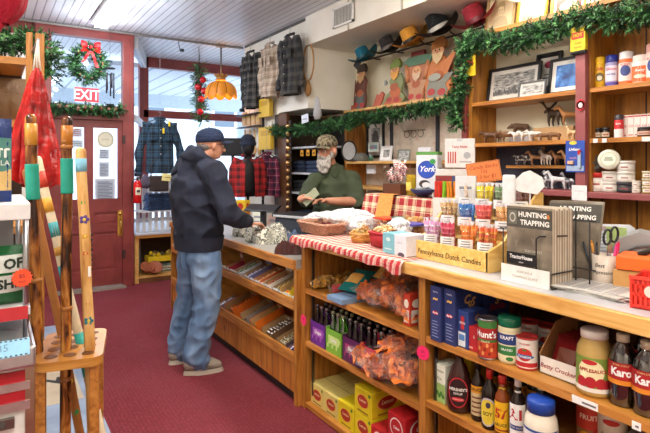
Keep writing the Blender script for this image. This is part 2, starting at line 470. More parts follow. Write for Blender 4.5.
d.box(2.92, XW, -1.6, 4.93, 2.80, CZ - .002, 'wall')
for y in (4.1, 3.32, 2.5): d.box(2.912, 2.92, y, y + .02, 2.80, CZ - .01, '#b5ae9c')
struct(d, 'trim_7')
# air vent on the duct
vy0, vy1 = PX(355, 12, 2.92).y, PX(334, 12, 2.92).y
v = empty('air_vent', (2.912, (vy0 + vy1) / 2, 2.96), label='white louvred air vent set in the boxed duct near the ceiling', cat='vent')
mb = MB(); hw = (vy1 - vy0) / 2
mb.box(-.012, 0, -hw, hw, -.1, -.08, '#e8e6e0'); mb.box(-.012, 0, -hw, hw, .08, .1, '#e8e6e0')
mb.box(-.012, 0, -hw, -hw + .025, -.1, .1, '#e8e6e0'); mb.box(-.012, 0, hw - .025, hw, -.1, .1, '#e8e6e0')
mb.box(-.002, 0, -hw, hw, -.1, .1, '#2b2b2c'); mb.build('frame', v)
mb = MB()
for i in range(13):
    y = -hw + .03 + i * (2 * hw - .06) / 12
    mb.box(-.010, -.002, y, y + .008, -.08, .08, '#d0cec8')
mb.build('louvres', v)
# back wall left of the door
mb = MB(); xd0 = PY(33, 100, YB).x; xd1 = PY(133, 100, YB).x
mb.box(-2.3, xd0, YB, YB + .1, 0, CZ, 'wall')
mb.box(-2.3, xd0, YB - .03, YB, 2.96, CZ, 'red')
struct(mb, 'wall_back')
# ceiling conduit line
mb = MB(); mb.cyl((-1.5, 6.66, CZ - .02), (2.94, 6.66, CZ - .02), .016, '#8f8b88'); struct(mb, 'trim_1')
# door frame + door
def xb(px): return PY(px, 100, YB).x
a0, a1 = xb(51), xb(122)
mb = MB()
mb.box(xd0, a0, YB - .06, YB + .06, 0, CZ - .01, 'red', bev=.004); mb.box(a1, xd1, YB - .06, YB + .06, 0, CZ - .01, 'red', bev=.004)
mb.box(a0, a1, YB - .06, YB + .06, 3.0, CZ - .01, 'red'); mb.box(a0, a1, YB - .06, YB + .06, 2.03, 2.17, 'red')
mb.box(a0, a1, YB - .075, YB - .06, 2.15, 2.2, 'red'); mb.box(a0, a1, YB - .07, YB - .06, 2.03, 2.05, 'red')
mb.box(xd0 + .02, xd0 + .05, YB - .075, YB - .06, 0, CZ - .02, 'red'); mb.box(xd1 - .04, xd1 - .015, YB - .075, YB - .06, 0, CZ - .02, 'red')
struct(mb, 'trim_2')
struct(MB().box(a0, a1, YB - .004, YB + .004, 2.17, 3.0, 'glass'), 'window_1')
struct(MB().box(a0 - .02, a1 + .02, YB - .16, YB + .1, 0, .022, '#8f8478'), 'trim_3')
p0, p1, p2, p3 = xb(64), xb(84), xb(93), xb(117.5)
dz0, dz1, gz0, gz1 = .03, 2.03, 1.08, 1.935
door = MB()
def dbox(x0, x1, z0, z1, t=.022): door.box(x0, x1, YB - t, YB + t, z0, z1, 'red')
dbox(a0, p0, dz0, dz1); dbox(p3, a1, dz0, dz1); dbox(p1, p2, dz0, dz1)
dbox(p0, p1, gz1, dz1); dbox(p2, p3, gz1, dz1); dbox(p0, p1, .92, gz0); dbox(p2, p3, .92, gz0)
dbox(p0, p1, .68, .76); dbox(p2, p3, .68, .76); dbox(p0, p1, dz0, .22); dbox(p2, p3, dz0, .22)
for x0, x1 in ((p0, p1), (p2, p3)):
    for z0, z1 in ((.76, .92), (.22, .68)):
        dbox(x0, x1, z0, z1, .008); door.box(x0 + .035, x1 - .035, YB - .016, YB, z0 + .035, z1 - .035, 'red', bev=.004)
do = door.build('door_1', kind='structure')
mb = MB(); mb.box(p0, p1, YB - .004, YB + .004, gz0, gz1, 'glass'); mb.box(p2, p3, YB - .004, YB + .004, gz0, gz1, 'glass'); mb.build('door_glass', do)
mb = MB(); hx = (p3 + a1) / 2; hy = YB - .022
mb.box(hx - .03, hx + .03, hy - .008, hy, .62, .93, '#b98a3ag', bev=.003)
mb.cyl((hx, hy - .008, .89), (hx, hy - .02, .89), .018, '#d9b060m')
mb.tube([(hx, hy - .01, .81), (hx, hy - .05, .80), (hx, hy - .055, .74), (hx, hy - .05, .67), (hx, hy - .01, .65)], .009, '#d9b060m')
mb.box(hx - .012, hx + .012, hy - .03, hy - .008, .83, .845, '#d9b060m')
mb.build('door_handle', do)
mb = MB()
for z in (.35, 1.75): mb.box(a1 - .01, a1 + .025, YB - .075, YB - .055, z, z + .1, '#3c2420')
mb.build('hinge', do)
# notices taped inside the door glass
def notice(px0, px1, py0, py1, label, body, round_=False):
    A = PY(px0, py0, YB - .012); B = PY(px1, py1, YB - .012)
    w_, h_ = B.x - A.x, A.z - B.z
    m = MB()
    if round_:
        m.disc(0, 0, w_/2, h_/2, '#c9c4a8', 0, 28); m.disc(0, 0, w_/2*.86, h_/2*.86, '#a9a88c', -.0006, 28); m.disc(0, 0, w_/2*.8, h_/2*.8, '#d2cdb4', -.0012, 28)
        m.text('LICENSE', .022, '#6d6a55', 0, 0, -.0018)
    else:
        m.box(-w_/2, w_/2, -.001, .001, -h_/2, h_/2, '#c4cad4'); m.rect(-w_*.42, w_*.42, -h_*.42, h_*.42, '#a9b2c0', -.0014)
        k = max(3, int(h_ / .022))
        for i in range(k):
            z = h_*.36 - i * h_*.72/(k-1)
            m.rect(-w_*.36, w_*(.36 if i % 3 else .2), z - .004, z + .003, body, -.0019)
    m.build('door_notice', None, ((A.x+B.x)/2, YB - .012, (A.z+B.z)/2), 0, label, 'notice')
notice(97, 114, 131, 148, 'round tan sticker at the top of the right door pane', '', True)
notice(99, 109, 149, 159, 'smallest printed notice directly below the round sticker on the door', '#5c6878')
notice(99, 109, 162, 177, 'portrait printed notice in the middle of the right door pane', '#5c6878')
notice(95, 115, 179, 201, 'largest printed notice at the foot of the right door pane', '#4c5868')
notice(72, 82, 128, 137, 'small red and blue printed card high in the left door pane', '#a04a50')
notice(72, 83, 140, 147, 'green tinted printed card in the left door pane', '#5c7860')
# bay: slanted side light, front shop window
mb = MB(); mb.box(0, .06, 0, .06, 0, CZ, 'red')
def slab(p, q, z0, z1, th, m, mbx):
    p = V(p); q = V(q); d_ = (q - p).normalized(); n_ = V((-d_.y, d_.x)) * th / 2
    vs = [(p+n_).to_tuple()+(z0,), (p-n_).to_tuple()+(z0,), (q-n_).to_tuple()+(z0,), (q+n_).to_tuple()+(z0,)]
    vs += [(a, b, z1) for a, b, _ in vs]
    mbx.add(vs, [(0,3,2,1)[::-1], (4,5,6,7)[::-1], (0,1,5,4)[::-1], (1,2,6,5)[::-1], (2,3,7,6)[::-1], (3,0,4,7)[::-1]], m)
A2 = (xd1 + .03, YB + .05); B2 = (PY(144, 50, YW).x, YW)
mb = MB(); slab(A2, B2, 0, .6, .06, '#dfe3ea', mb); slab(A2, B2, 2.95, CZ, .08, '#dfe3ea', mb); slab(A2, B2, 2.05, 2.12, .05, '#dfe3ea', mb); slab(A2, B2, .6, 2.95, .008, 'glass', mb)
struct(mb, 'window_2')
wx0, wx1, wm = PY(143, 50, YW).x, PY(252, 50, YW).x + .3, PY(199, 50, YW).x
zt, zl1, zl0 = 3.06, PY(199, 113, YW).z, PY(199, 120, YW).z
mb = MB()
mb.box(wx0 - .06, wx0 + .07, YW - .05, YW + .05, 0, CZ, 'red'); mb.box(wx0, wx1, YW - .05, YW + .05, 2.97, CZ, 'red')
mb.box(wx0, wx1, YW - .05, YW + .05, zl0, zl1, 'red'); mb.box(wm - .04, wm + .04, YW - .045, YW + .05, zl1, 2.97, 'red')
mb.box(wx0, wx1, YW - .05, YW + .05, 0, .6, 'red'); mb.box(wm + .9, wm + .97, YW - .05, YW + .05, .6, 2.97, 'red')
mb.box(wx0, wx1, YW - .004, YW + .004, .6, 2.97, 'glass')
struct(mb, 'window_3')
mb = MB(); slab((XW + .05, 6.55), (XW + .1, YW), 0, CZ, .1, 'wall', mb); struct(mb, 'trim_4')
# outside
mb = MB(); mb.box(-8, 14, 8.3, 60, -.25, -.2, '#b8bec6r'); struct(mb, 'ground')
mb = MB(); mb.box(-6, 12, 8.25, 11.4, 2.98, 3.05, 'porch'); mb.box(-6, 12, 11.3, 11.45, 2.72, 3.0, '#c2ced8')
for x in (-2.2, .1, 2.4, 4.9): mb.box(x, x + .14, 11.3, 11.44, -.2, 2.8, '#aeb8c4')
struct(mb, 'porch_roof')
b = empty('building', (4, 24, -.2), label='pale clapboard building across the street seen through the shop windows', cat='building')
mb = MB(); mb.box(-14, 12, 0, 6, 0, 6.5, m='#cdd6df'); 
mb.build('wall', b)
mb = MB(); mb.box(-14.3, 12.3, -.5, 6, 6.5, 6.9, '#7e8894'); mb.build('roof', b)
for i in range(7):
    mb = MB(); x = -12 + i * 3.4
    mb.box(x, x + 1.2, -.06, 0, 3.4, 5.4, '#eef2f6'); mb.box(x + .1, x + 1.1, -.08, -.05, 3.5, 5.3, '#5f6c7a'); mb.build('window', b)
# ------------------------------------------------------------------ lights of the place, plus added fill lights
def fixture(name_label, x, y0, y1, z=CZ):
    o = empty('fluorescent_fixture', (x, (y0+y1)/2, z), label=name_label, cat='ceiling light')
    h = (y1 - y0) / 2
    MB().box(-.1, .1, -h, h, -.05, -.001, '#eef0f4').build('housing', o)
    for s in (-1, 1):
        m = MB(); m.cyl((s*.055, -h + .03, -.07), (s*.055, h - .03, -.07), .016, 'tube'); m.build('tube', o)
    m = MB(); m.box(-.07, .07, -h, -h + .02, -.09, -.05, '#e0e2e6'); m.box(-.07, .07, h - .02, h, -.09, -.05, '#e0e2e6'); m.build('lamp_holder', o)
    return o
fixture('twin tube fluorescent light on the beadboard ceiling near the entrance', 1.05, 5.1, 6.3)
fixture('twin tube fluorescent light overhead, nearer the camera than the entrance one', .97, 2.2, 3.4)
fixture('twin tube fluorescent light over the sales counter', 2.35, 1.6, 2.8)
fixture('twin tube fluorescent light over the stick stand aisle', -.9, 1.2, 2.4)
def area(name, x, y, z, sx, sy, e, col='#ffffff', rot=(0, 0, 0)):
    l = bpy.data.lights.new(name, 'AREA'); l.shape = 'RECTANGLE'; l.size = sx; l.size_y = sy; l.energy = e; l.color = lin(col)[:3]
    o = bpy.data.objects.new(name, l); o.location = (x, y, z); o.rotation_euler = rot; COL.objects.link(o); return o
def bulb(name, x, y, z, e, col, r=.12):
    l = bpy.data.lights.new(name, 'POINT'); l.energy = e; l.color = lin(col)[:3]; l.shadow_soft_size = r
    o = bpy.data.objects.new(name, l); o.location = (x, y, z); COL.objects.link(o); return o
LS = .5
for (x, y, e, c) in ((1.05, 5.7, 60, '#f0f5ff'), (.97, 2.8, 66, '#fff8ee'), (2.35, 2.2, 36, '#fff4e2'), (-.9, 1.8, 70, '#fff8ee')):
    area('tube_and_fill_light', x, y, CZ - .1, .16, 1.1, e * LS * .7, c)
    for k in (-.4, .4): bulb('tube_and_fill_light', x, y + k, CZ - .3, e * .45 * LS, c, .04)  # added point lights below each fixture to brighten the ceiling
fixture('slim tube light tucked under the boxed duct above the wall shelving', 3.25, .9, 2.5, 2.798)
area('tube_and_fill_light', 3.25, 1.7, 2.7, .1, 1.4, 7, '#fff0d0')

area('tube_and_fill_light', .3, -.3, CZ - .1, 1.2, 1.2, 130 * LS, '#fff6e8')  # unseen square fill light above the camera, no fixture built for it
wl = bpy.data.worlds.new('sky'); bpy.context.scene.world = wl; wl.use_nodes = True
wl.node_tree.nodes['Background'].inputs[0].default_value = lin('#eef4fc'); wl.node_tree.nodes['Background'].inputs[1].default_value = 3.8
# daylight panes: light portal strength comes from the sky itself
# ------------------------------------------------------------------ camera
cam = bpy.data.cameras.new('camera'); co = bpy.data.objects.new('camera', cam); COL.objects.link(co)
cam.lens = F * 36 / 650; cam.sensor_width = 36; cam.shift_y = -(216.5 - HZ) / 650
co.location = (0, 0, EYE); co.rotation_euler = (PI/2, 0, -YAW); cam.clip_start = .02
sc = bpy.context.scene; sc.camera = co
sc.view_settings.view_transform = 'Standard'; sc.view_settings.look = 'None'; sc.view_settings.gamma = 1; sc.view_settings.exposure = .3
# ================================================================== COUNTERS
def yX(px, X): return PX(px, 200, X).y
yj = yX(304, 1.64)                       # junction of the two counters
# ---- right counter
HR = 1.05; ZS = .735; ZL = .41; ZR = .45; ZF = .035
yr0 = .2; ydiv = yX(426, 1.65)
o = empty('countertop', (1.6, yj, 0), label='long grey laminate worktop with pine edge carrying the candy and magazines', cat='countertop')
m = MB(T(-1.6, -yj, 0)); m.box(1.62, 2.32, yr0, yj + .02, HR - .052, HR, '#bcbcc0s'); m.build('surface', o)
m = MB(T(-1.6, -yj, 0)); m.box(1.595, 1.62, yr0, yj + .03, HR - .052, HR + .001, 'pine', bev=.004); m.build('edge_strip', o)
o = empty('display_counter', (1.64, yj, 0), label='taller open shelf counter in honey wood full of groceries and soda', cat='counter')
D = T(-1.64, -yj, 0)
for y in (yj - .035, ydiv - .02, yr0):
    m = MB(D); m.box(1.625, 2.3, y, y + .04, 0, HR - .054, 'oakv'); m.build('upright', o)
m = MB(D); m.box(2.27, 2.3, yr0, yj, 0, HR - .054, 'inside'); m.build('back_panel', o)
for y0, y1, z in ((ydiv + .02, yj - .035, ZS), (ydiv + .02, yj - .035, ZL), (yr0 + .04, ydiv - .02, ZS), (yr0 + .04, ydiv - .02, ZR), (ydiv + .02, yj - .035, ZF), (yr0 + .04, ydiv - .02, ZF)):
    m = MB(D); m.box(1.64, 2.27, y0, y1, z - .022, z, 'oak'); m.box(1.63, 1.642, y0, y1, z - .028, z + .001, 'oak_y'); m.build('shelf', o)

m = MB(D)
for y in (ydiv + .05, ydiv - .05, yj - .07):
    m.box(1.66, 1.675, y, y + .012, .08, HR - .04, '#6d6f74m')
m.build('shelf_track', o)
# ---- left counter
HL = .90; yl1 = PX(176, 200, 1.64).y
o = empty('countertop', (1.6, yl1, 0), label='lower grey worktop with wood edge where the customer leans', cat='countertop')
m = MB(T(-1.6, -yl1, 0)); m.box(1.6, 2.25, yj + .035, yl1 + .02, HL - .055, HL, '#a5a29es'); m.build('surface', o)
m = MB(T(-1.6, -yl1, 0)); m.box(1.575, 1.6, yj + .03, yl1 + .02, HL - .055, HL + .001, 'oak_y', bev=.004); m.build('edge_strip', o)
o = empty('display_counter', (1.62, yl1, 0), label='lower knotty wood counter with two sloping candy bins', cat='counter')
D = T(-1.62, -yl1, 0)
for y in (yj + .005, yl1 - .02):
    m = MB(D); m.box(1.59, 2.2, y, y + .035, 0, HL - .057, 'oakv'); m.build('upright', o)
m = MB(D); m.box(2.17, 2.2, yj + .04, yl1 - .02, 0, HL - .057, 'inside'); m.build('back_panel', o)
m = MB(D); m.box(1.6, 1.62, yj + .04, yl1 - .02, .07, .275, 'panel'); m.build('front_panel', o)
m = MB(D); m.box(1.63, 1.66, yj + .04, yl1 - .02, 0, .07, '#1d1e22'); m.build('plinth', o)
TIL = math.radians(20)
trays = []
for zb, zt_ in ((.60, .65), (.27, .325)):
    m = MB(D)
    m.box(1.585, 1.605, yj + .04, yl1 - .02, zb - .01, zt_, 'oak_y', bev=.003)
    dz = math.tan(TIL) * .5
    m.add([(1.605, yj+.04, zb), (1.605, yl1-.02, zb), (2.105, yl1-.02, zb+dz), (2.105, yj+.04, zb+dz),
           (1.605, yj+.04, zb-.015), (1.605, yl1-.02, zb-.015), (2.105, yl1-.02, zb+dz-.015), (2.105, yj+.04, zb+dz-.015)],
          [(0,3,2,1), (4,5,6,7), (0,1,5,4), (1,2,6,5), (2,3,7,6), (3,0,4,7)], 'oak')
    m.build('shelf', o)
m = MB(D)
m.box(1.60, 1.61, yj + .04, yl1 - .02, .655, .668, '#d8d8d8g'); m.build('price_rail', o)
# ================================================================== WALL SHELVING (bays)
XS = 3.1; XK = 3.38
yA1 = yX(470, XS); yP0 = yX(588, XS); yP1 = yX(578, XS); yB0 = .75
LEDGE = 1.33
o = empty('wall_shelving', (XS, yP0, 0), label='honey wood wall shelving with figurines, pictures and spray cans', cat='shelving')
D = T(-XS, -yP0, 0)
m = MB(D); m.box(XK, XK + .02, yP1, yA1, 1.66, 2.5, 'cream'); m.box(XK, XK + .02, yP1, yA1, LEDGE, 1.66, '#3b4254'); m.build('back_panel', o)
m = MB(D); m.box(XK, XK + .02, yB0, yP0, LEDGE, 2.5, 'wallpanel'); m.build('back_panel', o)
m = MB(D); m.box(XS, XK, yA1 - .02, yA1 + .012, LEDGE, 2.46, 'wallpanel'); m.build('side_panel', o)
m = MB(D); m.box(XS + .01, XK, yP0 - .014, yP0, LEDGE, 2.46, 'wallpanel'); m.build('side_panel', o)
m = MB(D); m.box(XS - .03, XS + .02, yP0, yP1, HR + .05, 2.44, 'rose', bev=.004); m.build('post', o)
m = MB(D); m.box(XS - .03, XS + .02, yA1 + .012, yA1 + .06, 1.2, 2.44, 'red', bev=.004); m.build('post', o)
zt1, zt2, zt3 = 1.965, 1.655, 1.49
for y0, y1, z in ((yP1, yA1 - .02, zt1), (yP1, yA1 - .02, zt2), (yB0, yP0 - .014, zt1), (yB0, yP0 - .014, zt2)):
    m = MB(D); m.box(XS + .005, XK, y0, y1, z - .024, z, 'oak'); m.box(XS - .003, XS + .006, y0, y1, z - .026, z + .001, 'oak_y'); m.build('shelf', o)
m = MB(D); m.box(XS + .1, XK, yP1, yP1 + .62, zt3 - .02, zt3, 'oak'); m.build('shelf', o)
m = MB(D); m.box(XS - .05, XK, yB0, yA1 + .02, LEDGE - .035, LEDGE, 'rose', bev=.004); m.build('ledge', o)
m = MB(D); m.box(XS, XK + .02, yB0, yA1 + .02, 2.46, 2.49, 'oak'); m.build('top_board', o)
m = MB(D); m.box(XS + .17, XS + .2, yB0, yA1 + .6, .8, LEDGE - .036, 'wallpanel'); m.build('lower_panel', o)
# low back bench under the ledge (beyond the worktop)
# middle stretch of wall: mottled board and two long shelves
ym0, ym1 = yA1 + .07, 4.05
o = empty('wall_shelf', (3.5, ym0, 1.5), label='long pale wall shelf behind the clerk holding pictures', cat='shelf')
MB(T(-3.5, -ym0, -1.5)).box(3.26, 3.56, ym0, yX(346, 3.26), 1.505, 1.53, 'pine').build('board', o)
m = MB(T(-3.5, -ym0, -1.5))
for y in (ym0 + .25, ym0 + 1.0): m.box(3.3, 3.56, y, y + .02, 1.46, 1.505, '#8a6a40')
m.build('bracket', o)
o = empty('wall_shelf', (3.5, ym0, 1.27), label='lower pale wall shelf just above the red plaid riser', cat='shelf')
MB(T(-3.5, -ym0, -1.27)).box(3.2, 3.56, ym0, yX(345, 3.2), 1.245, 1.27, 'pine').build('board', o)
MB(T(-3.5, -ym0, -1.27)).box(3.3, 3.56, ym0 + .5, ym0 + .52, 1.2, 1.245, '#8a6a40').build('bracket', o)
m = MB(); m.box(3.565, 3.598, ym0, yX(346, 3.58), .9, 2.06, 'peg')
for px in (391, 437): 
    y = yX(px, 3.55); m.box(3.55, 3.57, y - .02, y + .02, .9, 2.06, '#2c3138')
m.build('wall_board', label='mottled pink backing board with dark uprights behind the wall shelves', cat='board')
# gnome shelf
y0, y1 = yX(463, 3.4), yX(345, 3.4)
zg = PX(413, 101, 3.4).z
o = empty('display_ledge', (3.4, y0, zg), label='narrow pine ledge high on the wall under the painted gnomes', cat='shelf')
MB(T(-3.4, -y0, -zg)).box(3.38, 3.59, y0, y1, zg - .025, zg, 'pine').build('board', o)
m = MB(T(-3.4, -y0, -zg))
for k in range(4): m.box(3.42, 3.59, y0 + .3 + k*.45, y0 + .32 + k*.45, zg - .07, zg - .025, '#8a6a40')
m.build('bracket', o)
# fixture behind the clerk: open shelving with clothes
yf0, yf1 = 4.62, yX(276, 2.95)
o = empty('clothes_shelving', (2.95, yf0, 0), label='tall brown shelving behind the clerk stacked with dark folded clothes', cat='shelving')
D = T(-2.95, -yf0, 0)
MB(D).box(2.93, 3.55, yf1 - .1, yf1, .0, 2.1, '#3c2c20').build('side_panel', o)
MB(D).box(2.93, 2.97, yf1 - .3, yf1 - .1, 0, 2.1, 'dark').build('front_post', o)
MB(D).box(3.3, 3.56, yf0 + .06, yf0 + .1, 0, 2.06, 'oakv').build('side_panel', o)
MB(D).box(3.56, 3.595, yf0 + .06, yf1 - .1, 0, 2.04, '#2a2420').build('back_panel', o)
MB(D).box(3.3, 3.56, yf0 + .06, yf1 - .1, 2.04, 2.06, 'dark').build('top_board', o)
fz = []
for z in (.5, .85, 1.17, 1.4, 1.7):
    MB(D).box(3.02, 3.56, yf0 + .1, yf1 - .12, z - .02, z, '#cfd3da' if z > 1 else 'dark').build('shelf', o)
# window display platform
px0_, px1_ = xd1 + .02, 2.9
o = empty('window_platform', (px0_, YB, 0), label='low wooden window display base with a white cloth top and open cubby', cat='display base')
D = T(-px0_, -YB, 0)
MB(D).box(px0_, px1_, YB - .02, YW - .06, .565, .6, 'oak').build('top_board', o)
m = MB(D); m.box(px0_, px1_ - .05, YB - .03, YW - .1, .6, .625, '#d9dce2f', bev=.008); m.build('white_cloth', o)
MB(D).box(px0_, px0_ + .05, YB, YW - .1, 0, .565, 'pine').build('side_panel', o)
MB(D).box(px0_ + .05, px1_, YB + .55, YB + .58, 0, .565, '#4f3a28').build('back_panel', o)
MB(D).box(px0_ + .05, px1_, YB, YB + .55, .06, .085, 'pine').build('bottom_board', o)
MB(D).box(px0_ + .05, px1_, YB + .0, YB + .03, 0, .06, '#6d4424').build('plinth', o)
MB(D).box(px0_ + .62, px0_ + .67, YB, YB + .55, .085, .565, 'pine').build('divider', o)
# picket fence in the bay
yF = YB + .2
o = empty('picket_fence', (px0_, yF, .625), label='white picket fence panel standing behind the folded jeans', cat='fence')
for i in range(15):
    x = .06 + i * .078
    m = MB(); m.prism([(x, .0), (x+.045, .0), (x+.045, .70), (x+.0225, .74), (x, .70)], -.01, .01, '#eceef2'); m.build('picket', o)
MB().box(.02, .62, -.30, -.012, .27, .285, '#e8eaf0').build('ledge', o)
for z in (.12, .5): MB().box(.03, 1.2, .01, .025, z, z + .05, '#e2e4ea').build('rail', o)
# floor mat
o = empty('floor_mat', (.1, 2.2, 0), label='long blue grey floor mat with a sand panel marked 2', cat='mat')
MB(T(-.1, -2.2, 0)).box(-.35, .565, 1.6, 5.4, .001, .008, 'matfloor', bev=.002).build('mat_base', o)
m = MB(T(-.1, -2.2, 0)); m.box(-.1, .505, 3.62, 4.45, .008, .010, 'matsand')
m.text('2', .27, '#26282c', 0, 0, 0, T(.33, 4.02, .0108) @ RZ(math.radians(78)) @ RX(-PI/2) @ SC(1, 1, 1), bold=.02)
m.build('printed_panel', o)
# ================================================================== GOODS BUILDERS
def carton(w, d, h, col, face=None, side=None, top=None, edge=None):
    """closed retail box, front on -y; face/side callbacks draw the print"""
    def f():
        m = MB(); m.box(-w/2, w/2, -d/2, d/2, 0, h, col, bev=min(w, d, h) * .035)
        e = .0012
        m.box(-w/2 - .0004, w/2 + .0004, -.001, .001, h, h + .0006, edge or '#00000033'[:7])
        if face: face(m, w, h, -d/2 - e)
        if side:   # the side seen from the camera: +x side
            m2 = MB(T(w/2 + e, 0, 0) @ RZ(PI/2)); side(m2, d, h, 0); m3 = MB(T(-w/2 - e, 0, 0) @ RZ(-PI/2)); side(m3, d, h, 0)
            for q in (m2, m3):
                for fc, k in zip(q.f, q.m): m.add([q.v[i] for i in fc], [tuple(range(len(fc)))], q.slots[k])
        return m.build('carton')
    return f
def can(r, h, base, draw, lid='#c8ccd0m', top_col=None):
    def f():
        o = empty('can')
        m = MB(); m.lathe([(r*.96, 0), (r, .003), (r*.97, .006), (r*.97, h-.006), (r, h-.003), (r*.96, h), (r*.93, h-.003), (.0005, h-.003)], top_col or lid, 28)
        m.build('tin_body', o)
        m = MB(); m.lathe([(r*.985, .008), (r*.985, h-.008)], base, 28, cap=False); draw(m, r*.99, h); m.build('label', o)
        return o
    return f
def bottle(prof, body, cap_prof, cap, label=None, inner=None, clear=False, name='bottle'):
    def f():
        o = empty(name)
        MB().lathe(prof, body, 24).build('bottle_body', o)
        if inner: MB().lathe(inner[0], inner[1], 24).build('contents', o)
        MB().lathe(cap_prof, cap, 20).build('cap', o)
        if label:
            m = MB(); label(m); m.build('label', o)
        return o
    return f
def beside(px, py, z, hgt_px=None, w_px=None):
    p = PZ(px, py, z); t = (z - EYE) * F / (HZ - py)
    return p, (w_px or 0) / F * t, (hgt_px or 0) / F * t
def put(key, name, bld, px, py, z, rz, label, cat, group=None, scale=None):
    o = inst(key, bld, label, cat, PZ(px, py, z + .0005), rz, group, scale)
    if name and o.name.split('.')[0] != name: o.name = name
    return o
# ------------------------------------------------------------------ right bay, upper shelf (z=ZS)
def pasta_face(m, w, h, y):
    m.text('BARILLA', w*.16, '#e8e6e0', 0, h*.50, y, sx=.9, bold=.02) if False else None
    m.disc(0, h*.52, w*.3, h*.035, '#c8262c', y); m.text('Barilla', w*.2, '#ffffff', 0, h*.52, y-.0006, shear=.2, bold=.02)
    m.text('~', w*.7, '#e8b860', 0, h*.78, y, bold=.05); m.text('PASTA', w*.16, '#d8dce8', 0, h*.9, y)
    for k in range(6): m.rect(-w*.32, w*(.2 if k % 2 else .3), h*(.08+.055*k), h*(.095+.055*k), '#8f9cc4', y)
def pasta_side(m, w, h, y):
    for k, (a, b) in enumerate(((-.1, .8), (.12, .74), (-.02, .68))):
        m.text('S' if k else 'C', w*.3, '#d8a458', w*a, h*b, y, shear=.3, bold=.04)
    m.text('Barilla', w*.24, '#c0303a', 0, h*.56, y, shear=.25, bold=.01)
p = PZ(437, 340, ZS)
for i, (px, py) in enumerate(((435.5, 341), (449.5, 345))):
    o = inst('pasta', carton(.062, .17, .235, '#27336b', pasta_face, pasta_side), ('leftmost' , 'second')[i] + ' tall navy pasta box at the left end of the upper grocery shelf', 'pasta box', PZ(px, py, ZS + .0005) + V((.085, 0, 0)), FACE, 'navy pasta boxes'); o.name = 'pasta_box'
    o = inst('pasta', None, ('leftmost', 'second')[i] + ' tall navy pasta box in the back row, behind the front pair', 'pasta box', PZ(px, py, ZS + .0005) + V((.265, 0, 0)), FACE, 'navy pasta boxes'); o.name = 'pasta_box'
def smallblue(m, w, h, y):
    m.rect(-w*.2, w*.3, h*.04, h*.42, '#e6eef6', y); m.rect(-w*.15, w*.25, h*.2, h*.36, '#5c8ac8', y-.0004)
    m.rect(-w*.02, w*.22, h*.5, h*.85, '#c03038', y); m.text('orzo', w*.22, '#ffffff', w*.1, h*.68, y-.0005, bold=.02)
put('sblue', 'pasta_box', carton(.075, .12, .155, '#2c4488', smallblue, pasta_side), 463, 347, ZS, FACE, 'shorter bright blue pasta box beside the tall navy pair', 'pasta box').location.x += .05
def redbox(m, w, h, y): m.text('6', w*.3, '#f0c8b0', w*.2, h*.6, y, bold=.03); m.rect(-w*.35, w*.1, h*.1, h*.18, '#e8b0a0', y)
put('rbox', 'spice_box', carton(.06, .09, .10, '#b8242c', redbox, redbox), 473.5, 350.5, ZS, FACE, 'small red box standing left of the spaghetti sauce can', 'box').location.x += .035
CAMF = lambda px: -math.atan2(*ray(px))          # front turned to the camera
def face_to(px, k=.6): return FACE * (1 - k) + CAMF(px) * k
def hunts(m, r, h):
    m.quadc(-r*1.3, r*1.3, h*.78, h*.95, '#3c7838', r+.0004); m.quadc(-r*1.3, r*1.3, h*.08, h*.44, '#c2401e', r+.0004); m.quadc(-r*1.3, r*1.3, h*.44, h*.5, '#3c7838', r+.0005)
    m.text("Hunt's", h*.22, '#ffffff', 0, h*.62, 0, wrap=r+.0012, bold=.03); m.text('sauce', h*.1, '#f4e8c0', 0, h*.46, 0, wrap=r+.0014)
    for k in range(9): m.disc(-r*.9 + k*r*.22, h*(.16 + .1*(k % 3)), r*.14, h*.05, '#e0a060' if k % 2 else '#8c2410', wrap=r+.001, n=10)
put('hunt', 'sauce_can', can(.039, .158, '#a81e20', hunts), 488, 357, ZS, face_to(488), "tall red Hunt's sauce can on the upper grocery shelf", 'can')
def parm():
    o = empty('cheese_shaker'); r = .043
    MB().lathe([(r*.9, 0), (r, .008), (r, .125), (r*.95, .14)], '#dcd2a8', 24).build('tub_body', o)
    MB().lathe([(r*.98, .14), (r*1.02, .145), (r*1.02, .168), (r*.95, .176), (.001, .176)], '#0f6b4cg', 24).build('cap', o)
    m = MB(); q = r + .0006
    m.lathe([(q, .012), (q, .122)], '#e6dcb8', 24, cap=False); m.quadc(-.05, .05, .075, .115, '#203a78', q+.0005); m.quadc(-.05, .05, .035, .07, '#2c7a3c', q+.0005)
    m.text('KRAFT', .018, '#ffffff', 0, .1, 0, wrap=q+.001, bold=.03); m.text('GRATED', .012, '#ffffff', 0, .055, 0, wrap=q+.001, bold=.02)
    m.disc(.012, .022, .014, .008, '#2f7c3a', wrap=q+.001); m.build('label', o); return o
put('parm', 'cheese_shaker', parm, 509.5, 361, ZS, face_to(509), 'grated cheese shaker with a deep green cap', 'cheese shaker')
def tomato(m, r, h):
    m.quadc(-r*1.4, r*1.4, h*.1, h*.24, '#b81f28', r+.0004); m.disc(0, h*.48, r*.72, h*.2, '#c42a24', wrap=r+.0005); m.disc(0, h*.42, r*.95, h*.06, '#3a6cae', wrap=r+.0009)
    m.text('Tomatoes', h*.1, '#ffffff', 0, h*.42, 0, wrap=r+.0014, bold=.02); m.disc(0, h*.62, r*.2, h*.03, '#3c8038', wrap=r+.001)
    m.text('CRUSHED', h*.08, '#b02028', 0, h*.8, 0, wrap=r+.001, bold=.02)
for i, (px, py, dx) in enumerate(((527, 367, 0), (546, 372, 0.13))):
    put('tom', 'tomato_can', can(.04, .12, '#e9e4dc', tomato, '#b4302c'), px, py, ZS, face_to(px), ('white and red tomato can right of the cheese shaker', 'white and red tomato can partly hidden by the cake mix carton')[i], 'can', 'tomato cans').location.x += dx
